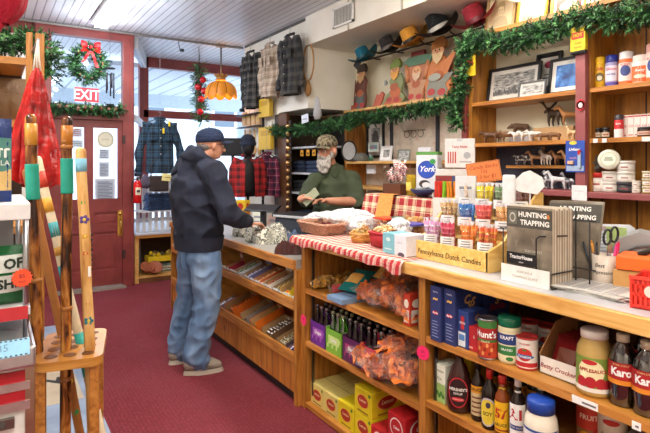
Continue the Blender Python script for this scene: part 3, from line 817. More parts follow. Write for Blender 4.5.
for i in range(2):
    inst('tom', None, ('tomato can in the back row behind the pasta sauce', 'tomato can in the back row behind the cheese shaker')[i], 'can', PZ(505 + i*20, 361 + i*6, ZS + .0005) + V((.19, .03, 0)), -1.2, 'tomato cans')
# Betty Crocker tray with brownie pouches
pc = (PZ(539, 372, ZS) + PZ(577, 386, ZS)) / 2
L_ = (PZ(539, 372, ZS) - PZ(577, 386, ZS)).length
o = empty('display_carton', pc + V((0, 0, .001)), FACE, 'white open Betty Crocker carton with a tall cardboard back', 'carton')
m = MB(); w = L_; d = .24
m.box(-w/2, w/2, 0, .003, 0, .062, '#f0ece6'); m.box(w/2 - .003, w/2, 0, d, 0, .062, '#ece8e2'); m.box(-w/2, w/2, 0, d, 0, .003, '#c8b090')
m.text('Betty Crocker', w*.16, '#9c2430', 0, .03, -.001, shear=.25, bold=.01)
m.box(-w/2, w/2, d-.003, d, .0, .1, '#b88a58'); m.build('tray', o)
m = MB(); m.add([(-w/2, 0, .003), (-w/2, d, .003), (-w/2, d, .185), (-w/2 , .1, .17), (-w/2, 0, .07), (-w/2+.004, 0, .003), (-w/2+.004, d, .003), (-w/2+.004, d, .185), (-w/2+.004 , .1, .17), (-w/2+.004, 0, .07)],
 [(4,3,2,1,0), (5,6,7,8,9), (0,5,9,4), (4,9,8,3), (3,8,7,2), (2,7,6,1), (1,6,5,0)], '#a87848'); m.build('side_flap', o)
def pouch(col, col2, w=.12, h=.15, d=.035, txt=None):
    def f():
        m = MB()
        def g(s):
            def q(u, v):
                x = (u-.5)*w; z = v*h
                b = (1 - abs(2*u-1)**2.5) * (1 - abs(2*v-1)**3)
                wr_ = noise.noise(V((u*5, v*6, s*3))) * .006
                return (x, s * (b*d/2 + wr_*b), z)
            return q
        fa = g(-1); fb = g(1)
        m.grid(fa, 14, 14, col); m.grid(lambda u, v: fb(1-u, v), 14, 14, col)
        m.grid(lambda u, v: (fa(.2+.6*u, .25+.4*v)[0], fa(.2+.6*u, .25+.4*v)[1]-.0012, fa(.2+.6*u, .25+.4*v)[2]), 8, 8, col2)
        if txt: m.text(txt, w*.2, '#ffffff', 0, h*.74, -d/2 - .002, bold=.02)
        return m.build('pouch')
    return f
for i in range(4):
    q = inst('bpouch', pouch('#a8282cc', '#7a3a20', .115, .14, .03), 'red brownie mix pouch leaning in the Betty Crocker carton', 'mix pouch', pc + V((.035 + i*.045, .0, .006)), FACE, 'brownie mix pouches in the white carton', rx=0); q.name = 'mix_pouch'
    q.rotation_euler = (math.radians(-28), 0, FACE)
# applesauce jar
def apple():
    o = empty('applesauce_jar'); r = .056
    MB().lathe([(r*.9, 0), (r, .01), (r, .13), (r*.95, .15), (r*.72, .178), (r*.7, .19)], '#c2a25cs', 28).build('jar_body', o)
    MB().lathe([(r*.76, .186), (r*.76, .208), (r*.7, .212), (.001, .212)], '#f2efe8s', 28).build('lid', o)
    m = MB(); q = r + .0006
    m.quadc(-.085, .085, .018, .13, '#7c9a3c', q, 16); m.disc(-.005, .085, .042, .038, '#f0e6b8', wrap=q+.0006, n=24)
    m.text('APPLESAUCE', .0155, '#a82a20', 0, .088, 0, wrap=q+.0014, bold=.03); m.disc(-.01, .115, .024, .008, '#c0282c', wrap=q+.0012); m.text('Musselman', .008, '#fff', 0, 0, 0) if False else None
    for x in (-.036, -.006, .026, .052): m.disc(x, .05 - abs(x)*.1, .018, .019, '#b4202a', wrap=q+.001, n=16)
    m.quadc(-.085, .085, .018, .032, '#e8e2da', q+.0012, 16); m.build('label', o); return o
put('apple', 'applesauce_jar', apple, 594.5, 392, ZS, face_to(594, .8), 'big applesauce jar with white lid and red apples on its label', 'jar')
def karo():
    o = empty('syrup_bottle'); r = .037
    MB().lathe([(r*.9, 0), (r, .006), (r*.94, .03), (r, .05), (r*.97, .1), (r, .125), (r*.8, .15), (r*.42, .168), (r*.4, .178)], 'syrup', 24).build('bottle_body', o)
    MB().lathe([(r*.45, .174), (r*.45, .192), (r*.4, .195), (.001, .195)], '#d8d2b8s', 20).build('cap', o)
    m = MB(); q = r + .0008
    m.quadc(-.055, .055, .062, .122, '#b01c20', q, 14); m.quadc(-.055, .055, .062, .075, '#e08c28', q+.0004, 14)
    m.text('Karo', .03, '#ffffff', 0, .096, 0, wrap=q+.0012, bold=.04, sx=.9); m.text('CORN SYRUP', .007, '#f4e0a0', 0, .116, 0, wrap=q+.0012)
    m.build('label', o); return o
DEF['syrup'] = lambda: m_clear('syrup_clear', '#7d7458', .22, .04)
for i, (px, py, dx) in enumerate(((623, 403, 0), (647.5, 413, 0), (633, 398, .1))):
    put('karo', 'syrup_bottle', karo, px, py, ZS, face_to(px, .7), ('Karo corn syrup bottle next to the applesauce', 'Karo corn syrup bottle cut by the right edge of the photo', 'Karo corn syrup bottle standing in the second row')[i], 'bottle', 'corn syrup bottles', 1.14).location.x += dx
# price tags
def shelf_tag(px0, px1, py, X, z, label):
    y0, y1 = yX(px1, X), yX(px0, X); m = MB(); m.box(-.001, .001, 0, y1-y0, -.012, .012, '#f4f4f2'); m.rect(0, 0, 0, 0, '#f4f4f2')
    m.box(-.0016, -.001, .006, (y1-y0)*.6, -.004, .002, '#6a6a70'); m.build('price_tag', None, (X, y0, z), 0, label, 'price tag')
shelf_tag(572, 598, 390, 1.628, ZS - .013, 'white price strip under the applesauce jar')
shelf_tag(632, 641, 410, 1.628, ZS - .02, 'small white price tag below the corn syrup')
# ------------------------------------------------------------------ right bay, middle shelf (z=ZR)
def greenbox(m, w, h, y):
    m.rect(-w*.5, w*.5, 0, h*.5, '#9cc070', y); m.rect(-w*.4, w*.4, h*.8, h*.86, '#b8bca8', y); m.text('TEA', w*.26, '#5c8040', 0, h*.62, y)
    for k in range(5): m.disc(-w*.3 + k*w*.16, h*(.18 + .07*(k % 2)), w*.11, h*.06, '#3f7a30', y - .0005, 12)
put('gbox', 'tea_box', carton(.07, .1, .165, '#e8ecdc', greenbox), 438.5, 402, ZR, FACE, 'white and green box at the left end of the middle shelf', 'box').location.x += .055
def ybox(m, w, h, y): m.disc(0, h*.55, w*.3, h*.2, '#c23a24', y); m.text('tea', w*.2, '#f8e8c0', 0, h*.55, y-.0005)
o = put('ybox', 'tea_box', carton(.08, .1, .19, '#e2c414', ybox), 444, 400, ZR, FACE, 'yellow box standing behind the green and white box', 'box'); o.location.x += .18
def hersh():
    o = empty('syrup_bottle'); r = .042
    m = MB(); m.lathe([(r*.85, 0), (r, .01), (r*1.02, .06), (r*.98, .1), (r*.75, .135), (r*.42, .165), (r*.32, .178), (r*.32, .19)], '#3a1a16g', 26, sy=.8); m.build('bottle_body', o)
    MB().lathe([(r*.36, .188), (r*.36, .208), (r*.16, .216), (r*.12, .23), (.001, .231)], '#5c2a22s', 18).build('cap', o)
    m = MB(); q = r * 1.03 + .001
    M_ = SC(1, .82, 1)
    m.disc(0, .075, .036, .052, '#b4202c', wrap=q, n=28, M=M_); m.disc(0, .075, .032, .047, '#2c1212', wrap=q+.0006, n=28, M=M_)
    m.text("HERSHEY'S", .0135, '#f2f0ea', 0, .085, 0, wrap=q+.0014, bold=.03, M=M_); m.text('SYRUP', .0105, '#f2f0ea', 0, .071, 0, wrap=q+.0014, bold=.02, M=M_)
    m.disc(0, .052, .022, .007, '#d02838', wrap=q+.0014, M=M_); m.text('CHOCOLATE', .006, '#fff0e0', 0, .052, 0, wrap=q+.002, M=M_); m.build('label', o); return o
put('hersh', 'syrup_bottle', hersh, 459.5, 410, ZR, face_to(459, .8), "brown Hershey's chocolate syrup squeeze bottle", 'bottle', scale=(1.25,1.25,1.22))
def sauce(h, r, glass, capc, lab, capn=.14, neck=.38):
    sh = h * .62
    prof = [(r*.9, 0), (r, .005), (r, sh), (r*.85, sh + h*.06), (r*neck, sh + h*.16), (r*neck*.95, h*.9)]
    return bottle(prof, glass, [(r*neck*1.15, h*(1-capn)), (r*neck*1.15, h*.99), (r*neck, h), (.001, h)], capc, lambda m: lab(m, r + .0006, h), name='sauce_bottle')
def lab_w(m, r, h):
    m.quadc(-r*1.3, r*1.3, h*.1, h*.48, '#c8b48a', r); m.quadc(-r*1.3, r*1.3, h*.48, h*.6, '#d89018', r+.0002)
    for k in range(4): m.quadc(-r*.8, r*.7, h*(.15+.08*k), h*(.18+.08*k), '#7a4a34', r+.0005)
    m.text('SAUCE', h*.07, '#2c1a10', 0, h*.54, 0, wrap=r+.0008, bold=.02)
def lab_k(m, r, h):
    m.disc(0, h*.3, r*1.25, h*.24, '#b8b0c0', wrap=r); m.disc(0, h*.3, r*1.1, h*.21, '#e0c83c', wrap=r+.0005); m.disc(r*.1, h*.42, r*.3, h*.05, '#383048', wrap=r+.001)
    m.text('SOY', h*.09, '#40301c', 0, h*.27, 0, wrap=r+.001, bold=.02)
def lab_57(m, r, h):
    m.quadc(-r*1.2, r*1.2, h*.08, h*.58, '#e8b418', r); m.text('57', h*.22, '#b4281c', 0, h*.38, 0, wrap=r+.0008, bold=.04); m.text('SAUCE', h*.07, '#243a24', 0, h*.2, 0, wrap=r+.0008, bold=.02)
    m.quadc(-r*.6, r*.6, h*.72, h*.8, '#e8c020', r*.48, wy=0); m.disc(0, h*.76, r*.25, h*.03, '#3c342c', wrap=r*.49)
    m.quadc(-r*1.1, r*1.1, h*.1, h*.13, '#9c3a1c', r+.0006)
def lab_a1(m, r, h):
    m.quadc(-r*1.3, r*1.3, h*.05, h*.62, '#f0eeea', r); m.text('A1', h*.2, '#b4242c', 0, h*.46, 0, wrap=r+.0008, bold=.05); m.quadc(-r*.9, r*.9, h*.24, h*.31, '#2c3c80', r+.0005)
    m.quadc(-r*1.1, r*1.1, h*.05, h*.14, '#c03020', r+.0005); m.text('STEAK SAUCE', h*.035, '#ffffff', 0, h*.275, 0, wrap=r+.001)
    m.quadc(-r*.5, r*.5, h*.7, h*.8, '#d8d4cc', r*.42); m.text('A1', h*.06, '#2c2420', 0, h*.75, 0, wrap=r*.43)
put('sw', 'sauce_bottle', sauce(.24, .027, '#24140eg', '#1c1a1as', lab_w), 478, 419, ZR, face_to(478), 'dark sauce bottle with an orange neck band and tan label', 'bottle')
put('sk', 'sauce_bottle', sauce(.235, .031, '#1a100cg', '#c02c24s', lab_k, .17), 489.5, 427, ZR, face_to(489), 'dark soy sauce bottle with red cap and round yellow label', 'bottle')
put('s57', 'sauce_bottle', sauce(.23, .029, '#7a3a14g', '#c8382cs', lab_57, .14, .46), 502.5, 434, ZR, face_to(502), 'amber 57 sauce bottle with red cap and yellow label', 'bottle')
put('sa1', 'sauce_bottle', sauce(.25, .029, '#1c120eg', '#e6e2dcs', lab_a1), 518, 443, ZR, face_to(518), 'A1 sauce bottle with white cap in the front row', 'bottle', 'steak sauce bottles')
put('sa1', 'sauce_bottle', None, 533, 444, ZR, face_to(533), 'A1 sauce bottle standing behind the mayonnaise style jar', 'bottle', 'steak sauce bottles').location.x += .05
for i in range(4):
    put('sw', 'sauce_bottle', None, 470 + i*14, 416 + i*6, ZR, face_to(480), 'dark sauce bottle in the shaded back row of the middle shelf', 'bottle', 'back row dark sauce bottles').location.x += .14
def whip():
    o = empty('dressing_jar'); r = .047
    MB().lathe([(r*.85, 0), (r*.98, .01), (r, .1), (r*.93, .12), (r*.76, .135), (r*.76, .14)], '#ece6d4g', 26).build('jar_body', o)
    MB().lathe([(r*.82, .136), (r*.82, .162), (r*.76, .167), (.001, .167)], '#1c48a8s', 26).build('lid', o)
    m = MB(); q = r + .0006; m.quadc(-.06, .06, .02, .1, '#f2f2f0', q, 14); m.quadc(-.06, .06, .094, .1, '#2c4c9c', q+.0004, 14); m.quadc(-.06, .06, .014, .022, '#2c4c9c', q+.0004, 14)
    m.text('Miracle', .022, '#a82840', 0, .078, 0, wrap=q+.001, shear=.2, bold=.02); m.text('Whip', .024, '#a82840', 0, .052, 0, wrap=q+.001, shear=.2, bold=.02)
    m.build('label', o); return o
put('whip', 'dressing_jar', whip, 541, 464, ZR, face_to(540, .8), 'white Miracle Whip jar with bright blue lid', 'jar', scale=(1.2, 1.2, 1.38))
def fruit(m, r, h):
    m.quadc(-r*1.4, r*1.4, h*.5, h*.92, '#c8382c', r+.0004); m.disc(-r*.3, h*.3, r*.45, h*.16, '#e8b028', wrap=r+.0006); m.disc(r*.6, h*.4, r*.35, h*.16, '#b82a24', wrap=r+.0006); m.disc(r*.5, h*.16, r*.4, h*.1, '#4c8a38', wrap=r+.0006)
    m.text('FRUIT', h*.14, '#fbe8d8', 0, h*.74, 0, wrap=r+.001, bold=.02)
def peas(m, r, h):
    m.disc(0, h*.82, r*.6, h*.06, '#c02c28', wrap=r+.0006); m.quadc(-r*1.3, r*1.3, h*.04, h*.34, '#8a9c3c', r+.0004)
    m.text('GARDEN', h*.1, '#37602c', 0, h*.56, 0, wrap=r+.001, bold=.02)
    for k in range(12): m.disc(-r*1.1 + k*r*.2, h*(.12 + .09*(k % 3)), r*.1, h*.04, '#c8c050', wrap=r+.001, n=8)
put('fruit', 'fruit_can', can(.046, .178, '#9a6a3c', fruit, '#2c3844s'), 590, 449, ZR, face_to(590, .8), 'red and tan fruit can on the middle shelf below the cake mix carton', 'can')
put('peas', 'vegetable_can', can(.048, .178, '#dcd8cc', peas, '#2a3442s'), 612.5, 459, ZR, face_to(612, .8), 'white vegetable can with green peas printed at its foot', 'can')
def pickles():
    o = empty('pickle_jar'); r = .04
    MB().lathe([(r*.9, 0), (r, .008), (r, .09), (r*.8, .11), (r*.72, .118)], '#4c5a24g', 24).build('jar_body', o)
    MB().lathe([(r*.8, .115), (r*.8, .132), (.001, .133)], '#c8ccccs', 24).build('lid', o)
    m = MB(); m.quadc(-.045, .045, .02, .08, '#d8d8b0', r+.0008, 12); m.build('label', o); return o
put('pick', 'pickle_jar', pickles, 639, 474, ZR, face_to(640), 'green jar with pale lid at the lower right corner', 'jar')
put('pick', 'pickle_jar', None, 654, 466, ZR, face_to(650), 'green jar behind the first one at the right edge', 'jar').location.x += .06
# bottom shelf items barely seen
for i, px in enumerate((440, 453)):
    put('sa1', 'sauce_bottle', None, px, 470 + i*5, ZF, face_to(440), ('white capped bottle left on the bottom shelf under the syrup', 'white capped bottle right on the bottom shelf under the syrup')[i], 'bottle').location.x += .10
# ------------------------------------------------------------------ left bay, lower floor: yellow and red boxes
def yb(m, w, h, y):
    m.disc(0, h*.52, w*.34, h*.27, '#e8b850', y, 26); m.disc(0, h*.52, w*.3, h*.24, '#b03020', y-.0005, 26)
    m.text('Tastykake', w*.12, '#f8e8b8', 0, h*.55, y-.001, shear=.3, bold=.02) if False else m.text('Lemon', w*.14, '#f8e8b8', 0, h*.55, y-.001, shear=.3, bold=.02)
    m.rect(-w*.3, w*.3, h*.08, h*.14, '#8a6a20', y); m.disc(w*.38, h*.85, w*.06, h*.07, '#4c8030', y)
def rb(m, w, h, y):
    m.disc(0, h*.5, w*.36, h*.38, '#f0e8e4', y, 24); m.disc(0, h*.5, w*.31, h*.33, '#b81c24', y-.0005, 24); m.text('Cakes', w*.14, '#ffffff', 0, h*.5, y-.001, shear=.3, bold=.03)
def place_box(key, b, X, px, z, label, cat, group=None, name='snack_box', dy=0):
    o = inst(key, b, label, cat, (X, yX(px, 1.68) + dy, z + .0005), FACE, group); o.name = name; return o
W1 = .148
ypale = carton(W1, .2, .125, '#dccb78', yb, yb); ybr = carton(.15, .21, .135, '#e0cc1c', yb, yb); rbx = carton(.13, .2, .125, '#b81c22', rb, rb)
y = yj - .04 - W1/2
for i in range(2):
    for r_ in range(2):
        o = inst('ypale', ypale, 'pale yellow snack box %s, %s row' % (('nearest the junction of the counters', 'next to the bright yellow boxes')[i], ('front', 'back')[r_]), 'snack box', (1.765 + r_*.21, y - i*(W1+.004), ZF + .0005), FACE, 'pale yellow snack boxes'); o.name = 'snack_box'
yy = y - 2*W1 - .012
for X, y_, k, lb in [(1.765, yy, 0, 'bright yellow box left of the bright yellow stack, on the bottom shelf'), (1.985, yy, 0, 'bright yellow box behind the single bright yellow box'),
         (1.765, yy - .158, 0, 'bright yellow box at the bottom of the bright yellow stack'), (1.765, yy - .158, 1, 'bright yellow box on top of the bright yellow stack'),
         (1.985, yy - .158, 0, 'bright yellow box behind the stack, lower one'), (1.985, yy - .158, 1, 'bright yellow box behind the stack, upper one'), (1.97, yy - .32, 0, 'bright yellow box behind the red ones, lower one'), (1.97, yy - .32, 1, 'bright yellow box behind the red ones, upper one')]:
    o = inst('ybr', ybr, lb, 'snack box', (X, y_, ZF + .0005 + k*.137), FACE, 'bright yellow snack boxes'); o.name = 'snack_box'
for X, y_, k, lb in ((1.75, yy - .305, 0, 'red snack box lowest by the foot of the bright yellow stack'), (1.75, yy - .44, 0, 'red snack box under the topmost red one'), (1.75, yy - .44, 1, 'red snack box standing highest, nearest the centre post')):
    o = inst('rbx', rbx, lb, 'snack box', (X, y_, ZF + .0005 + k*.127), FACE, 'red snack boxes'); o.name = 'snack_box'
# ------------------------------------------------------------------ soda bottles + carriers on left middle shelf (z=ZL)
def soda(glass, capc):
    def f():
        o = empty('soda_bottle'); r = .029
        MB().lathe([(r*.9, 0), (r, .006), (r, .11), (r*.85, .135), (r*.45, .18), (r*.4, .215)], glass, 18).build('bottle_body', o)
        MB().lathe([(r*.48, .213), (r*.48, .224), (r*.4, .228), (.001, .228)], capc, 16).build('cap', o); return o
    return f
def carrier(col, c2, txt):
    def f():
        o = empty('bottle_carrier'); w, d, h = .185, .125, .135
        m = MB()
        m.box(-w/2, w/2, -d/2, -d/2+.002, 0, h, col); m.box(-w/2, w/2, d/2-.002, d/2, 0, h, col); m.box(w/2-.002, w/2, -d/2, d/2, 0, h*1.05, col); m.box(-w/2, -w/2+.002, -d/2, d/2, 0, h*1.05, col); m.box(-w/2, w/2, -d/2, d/2, 0, .001, col)
        for k in range(9):
            m.disc(-w*.36 + k*w*.09, h*(.3 + .15*(k % 3)), w*.045, h*.1, c2, -d/2-.0006, 12)
        m.rect(-w*.34, w*.34, h*.4, h*.75, c2, -d/2-.001); m.text(txt, h*.24, '#ffffff', 0, h*.58, -d/2-.0016, shear=.2, bold=.03); m.build('tray', o)
        m = MB(); m.prism([(-w/2+.004, .03), (w/2-.004, .03), (w/2-.004, .11), (w*.2, .17), (w*.12, .20), (-w*.12, .20), (-w*.2, .17), (-w/2+.004, .11)], -.001, .001, col); m.build('handle', o)
        return o
    return f
kinds = [('grape', '#6c2a98', '#b060c8', 'Grape', '#1c1014g', '#b0a8b0m', 'purple carrier of dark soda bottles beside the divider post'),
         ('lime', '#7cb83c', '#d0e890', 'Lime', 'sodagreen', '#c8d8b0m', 'lime green carrier of clear green soda bottles'),
         ('plum', '#5c1c58', '#a83c70', 'Black', '#1c1014g', '#a8a4a0m', 'plum carrier of dark soda bottles between lime and red ones'),
         ('cherry', '#b81c38', '#f0e0e0', 'Cherry', '#200c10g', '#a8a4a0m', 'bright red carrier of dark soda bottles with white flowers')]
DEF['sodagreen'] = lambda: m_clear('glass_green', '#a4dc74', .25, .05)
y0 = yj - .04
for i, (k, c, c2, tx, gl, cp, lb) in enumerate(kinds):
    yc = y0 - .1 - i*.172 * 1.0
    w_ = .15
    o = inst('car_'+k, carrier(c, c2, tx), lb, 'bottle carrier', (1.715, yc, ZL + .0005), FACE, None, (.88, 1, 1)); o.name = 'bottle_carrier'
    for a in range(3):
        for b_ in range(2):
            q = inst('soda_'+k, soda(gl, cp), {'grape': 'dark soda bottle standing in the purple carrier', 'lime': 'clear green soda bottle standing in the lime green carrier', 'plum': 'dark soda bottle standing in the plum carrier', 'cherry': 'dark soda bottle standing in the bright red carrier'}[k], 'bottle',
                     (1.685 + b_*.06, yc - .052 + a*.052, ZL + .003), 0, k + ' soda bottles', (.84, .84, 1)); q.name = 'soda_bottle'
for r_ in range(4):
    for a in range(13):
        if r_ < 2 and a > 8: pass
        q = inst('soda_back', soda('#180c0eg', ['#8c8880m', '#b8b4aem'][r_ % 2]), 'dark soda bottle with a silver cap in the loose rows behind the carriers', 'bottle', (1.835 + r_*.075, y0 - .06 - a*.075, ZL + .0005), 0, 'loose dark soda bottles'); q.name = 'soda_bottle'
# orange snack bags
def snackbag(w, h, d, n, seed, fill='chips', film='film', lump=.018):
    def f():
        rr = random.Random(seed); o = empty('snack_bag')
        m = MB()
        def surf(s):
            def q(u, v):
                b = (1 - abs(2*u-1)**3) * (1 - abs(2*v-1)**4); x = (u-.5)*w; y_ = (v-.5)*h
                return (x + noise.noise(V((u*4, v*4, seed)))*.012, y_ + noise.noise(V((u*4, v*4, seed+9)))*.012, max(.0015, d/2 + s*(b*d/2 + b*noise.noise(V((u*7, v*7, s+seed)))*.016)))
            return q
        A, B = surf(1), surf(-1); m.grid(A, 18, 18, film); m.grid(lambda u, v: B(1-u, v), 18, 18, film); m.build('bag_film', o)
        m = MB()
        for k in range(n):
            u, v = rr.uniform(.12, .88), rr.uniform(.1, .86); b = (1 - abs(2*u-1)**3) * (1 - abs(2*v-1)**4)
            z = d/2 + rr.uniform(-.8, .86) * b * d/2 * .8; s = lump * rr.uniform(.8, 1.4)
            M_ = T((u-.5)*w, (v-.5)*h, max(z, s*.6)) @ RZ(rr.uniform(0, 6)) @ RX(rr.uniform(0, 3))
            m.grid(lambda a, c: ((a-.5)*s*2, (c-.5)*s*1.5, .5*s*math.sin(a*5+c*4)), 3, 3, fill, True, M_)
        q = m.build('snack_pieces', o, kind='stuff')
        return o
    return f
orng = [ # px, py, z, X, tilt, rz, scale, label
 (375, 0, 1.76, .15, 'orange snack bag lying left on the shelf over the soda'), ]
bagA = snackbag(.28, .34, .12, 110, 3, lump=.028); bagB = snackbag(.24, .30, .13, 95, 8, lump=.028)
def bag(key, b, loc, rot, lb, cat='snack bag', group='orange snack bags', scale=None):
    o = inst(key, b, lb, cat, loc, 0, group, scale); o.rotation_euler = rot; o.name = 'snack_bag'; return o
# on the lower shelf (right part of soda shelf)
yr = lambda px: yX(px, 1.72)
bag('bagA', bagA, (1.75, yr(379) , ZL + .015), (0, math.radians(-12), math.radians(85)), 'orange snack bag leaning against the red soda carrier')
bag('bagA', None, (1.73, yr(392), ZL + .012), (0, math.radians(-10), math.radians(110)), 'orange snack bag in the middle of the three on the soda shelf')
bag('bagB', bagB, (1.70, yr(409), ZL + .03), (math.radians(15), math.radians(-8), math.radians(70)), 'orange snack bag nearest the centre post on the soda shelf')
bag('bagB', None, (1.78, yr(400), ZL + .11), (math.radians(-8), math.radians(10), math.radians(30)), 'orange snack bag piled on top of the others on the soda shelf')
bag('bagB', None, (1.95, yr(392), ZL + .04), (0, math.radians(-12), math.radians(60)), 'orange snack bag at the rear of the soda shelf')
# upper shelf of left bay (z=ZS)
bag('bagA', None, (1.80, yr(376), ZS + .012), (0, math.radians(-6), math.radians(80)), 'orange pretzel bag right of the turquoise bag on the upper shelf')
bag('bagA', None, (1.93, yr(395), ZS + .015), (0, math.radians(6), math.radians(15)), 'orange snack bag deep on the upper shelf near the centre post')
bag('bagB', None, (1.76, yr(401), ZS + .03), (0, math.radians(-22), math.radians(95)), 'orange snack bag slumping over the upper shelf edge')
bag('bagB', None, (1.86, yr(388), ZS + .10), (math.radians(8), math.radians(-5), math.radians(40)), 'orange snack bag on top of the upper shelf heap')
bag('bagA', None, (2.06, yr(400), ZS + .1), (0, math.radians(-15), math.radians(10)), 'orange snack bag furthest back in the upper shelf heap')
DEF['yfill'] = lambda: m_noise('yellow_snack', [(.3, '#c88420'), (.6, '#e4b048'), (.8, '#f0cc70')], 20, .6)
bagY = snackbag(.15, .19, .06, 110, 5, 'yfill')
bag('bagY', bagY, (1.74, yr(320), ZS + .008), (0, math.radians(-5), math.radians(80)), 'yellow snack bag at the left end of the upper shelf', group='yellow snack bags')
bag('bagY', None, (1.92, yr(322), ZS + .01), (0, math.radians(-10), math.radians(20)), 'yellow snack bag behind the leftmost one', group='yellow snack bags')
bagT = snackbag(.17, .21, .06, 110, 11, '#a86a30')
bag('bagT', bagT, (1.95, yr(345), ZS + .04), (0, math.radians(-10), math.radians(50)), 'brown snack bag behind the red candy bag', group=None)
bagR = snackbag(.13, .17, .04, 90, 12, '#c83038', lump=.012)
bag('bagR', bagR, (1.76, yr(337), ZS + .004), (0, math.radians(-4), math.radians(60)), 'clear bag of red and white candy left of the turquoise bag', group=None)
bt = carton(.15, .16, .028, '#7c9cc0')
bx = inst('bluetray', bt, 'flat blue and white box sticking out under the turquoise bag', 'box', (1.68, yr(352), ZS + .0005), FACE); bx.name = 'flat_box'
pb = pouch('#1a9a98c', '#e8b458', .15, .2, .06)
for i, (dx, px, z, rx, lb) in enumerate(((.03, 350, .03, -62, 'turquoise chip bag lying on the flat blue box'), (.16, 357, .09, -50, 'turquoise chip bag heaped behind the first one'))):
    q = inst('teal', pb, lb, 'chip bag', (1.67 + dx, yr(px), ZS + .045 + i*.02), FACE + .2, 'turquoise chip bags'); q.rotation_euler = (math.radians(rx), 0, FACE + .25 - .4*i); q.name = 'chip_bag'
def crk(m, w, h, y): m.rect(-w*.4, w*.4, h*.1, h*.5, '#f2e6dc', y); m.disc(0, h*.7, w*.35, h*.14, '#f4ecdc', y); m.rect(-w*.2, w*.2, h*.2, h*.35, '#c04020', y-.0005)
q = place_box('crk', carton(.045, .09, .15, '#c83c22', crk, crk), 1.70, 410.5, ZS, 'narrow orange red carton at the right end of the upper left shelf', 'box', name='cracker_box')
q = put('sk', 'sauce_bottle', None, 419, 332, ZS, face_to(419), 'dark bottle with yellow label squeezed beside the centre post', 'bottle', scale=(.6, .6, .85)); q.location.x += .03
# star price tags
def star(col, txt='$5'):
    def f():
        m = MB(); pts = []
        for k in range(32):
            a = 2*PI*k/32; r = .034 if k % 2 else .028
            pts.append((r*math.cos(a), r*math.sin(a)))
        m.prism(pts, -.001, .001, col); m.text(txt, .018, '#7c1c3c', 0, .006, -.0016); m.text('each', .012, '#7c1c3c', 0, -.012, -.0016); return m.build('price_star')
    return f
q = inst('starP', star('#f0286c'), 'pink star price tag on the centre post of the grocery counter', 'price tag', PX(423, 353, 1.622), FACE + .3); q.name = 'price_star'
q = inst('starP', None, 'pink star price tag on the post where the two counters meet', 'price tag', PX(303.5, 320, 1.574), FACE); q.name = 'price_star'
# ------------------------------------------------------------------ candy bins of the low counter
def open_carton(w, d, h, col, inner='#a88458', back=0):
    def f():
        o = empty('candy_carton'); m = MB(); t = .003
        m.box(-w/2, w/2, -d/2, -d/2+t, 0, h*.55, col); m.box(-w/2, -w/2+t, -d/2, d/2, 0, h, col); m.box(w/2-t, w/2, -d/2, d/2, 0, h, col)
        m.box(-w/2, w/2, d/2-t, d/2, 0, h, col); m.box(-w/2, w/2, -d/2, d/2, 0, .002, inner)
        m.box(-w/2+t, -w/2+t+.001, -d/2+t, d/2-t, 0, h-.002, inner); m.box(w/2-t-.001, w/2-t, -d/2+t, d/2-t, 0, h-.002, inner); m.box(-w/2+t, w/2-t, d/2-t-.001, d/2-t, 0, h-.002, inner)
        m.rect(-w*.4, w*.4, h*.1, h*.42, '#ffffff' if col[1] in '0123456789' else '#f4e4a0', -d/2-.0006)
        m.build('box_body', o)
        if back:
            mm = MB(T(0, d/2, h) @ RX(math.radians(-12))); mm.box(-w/2, w/2, -.002, 0, 0, back, col); mm.rect(-w*.35, w*.35, back*.3, back*.75, '#e8d8b0', -.003); mm.build('header_card', o)
        return o
    return f
def candybar(col, c2, l=.11, w=.032, h=.016):
    def f():
        m = MB(); m.box(-l/2*.86, l/2*.86, -w/2, w/2, 0, h, col, bev=.004)
        for s in (-1, 1): m.box(min(s*l/2, s*l*.42), max(s*l/2, s*l*.42), -w/2*.95, w/2*.95, h*.4, h*.5, c2)
        m.box(-l*.25, l*.25, -w*.3, w*.3, h, h+.0006, c2); return m.build('candy_bar')
    return f
def bin_pt(px, py, zb):
    """point on the sloping bin shelf seen at a pixel; slope rises away from the aisle"""
    dx, dy = ray(px); k = math.tan(TIL); g = (HZ - py) / F
    t = (zb - EYE - 1.605 * k) / (g - dx * k)
    return V((dx*t, dy*t, EYE + g*t))
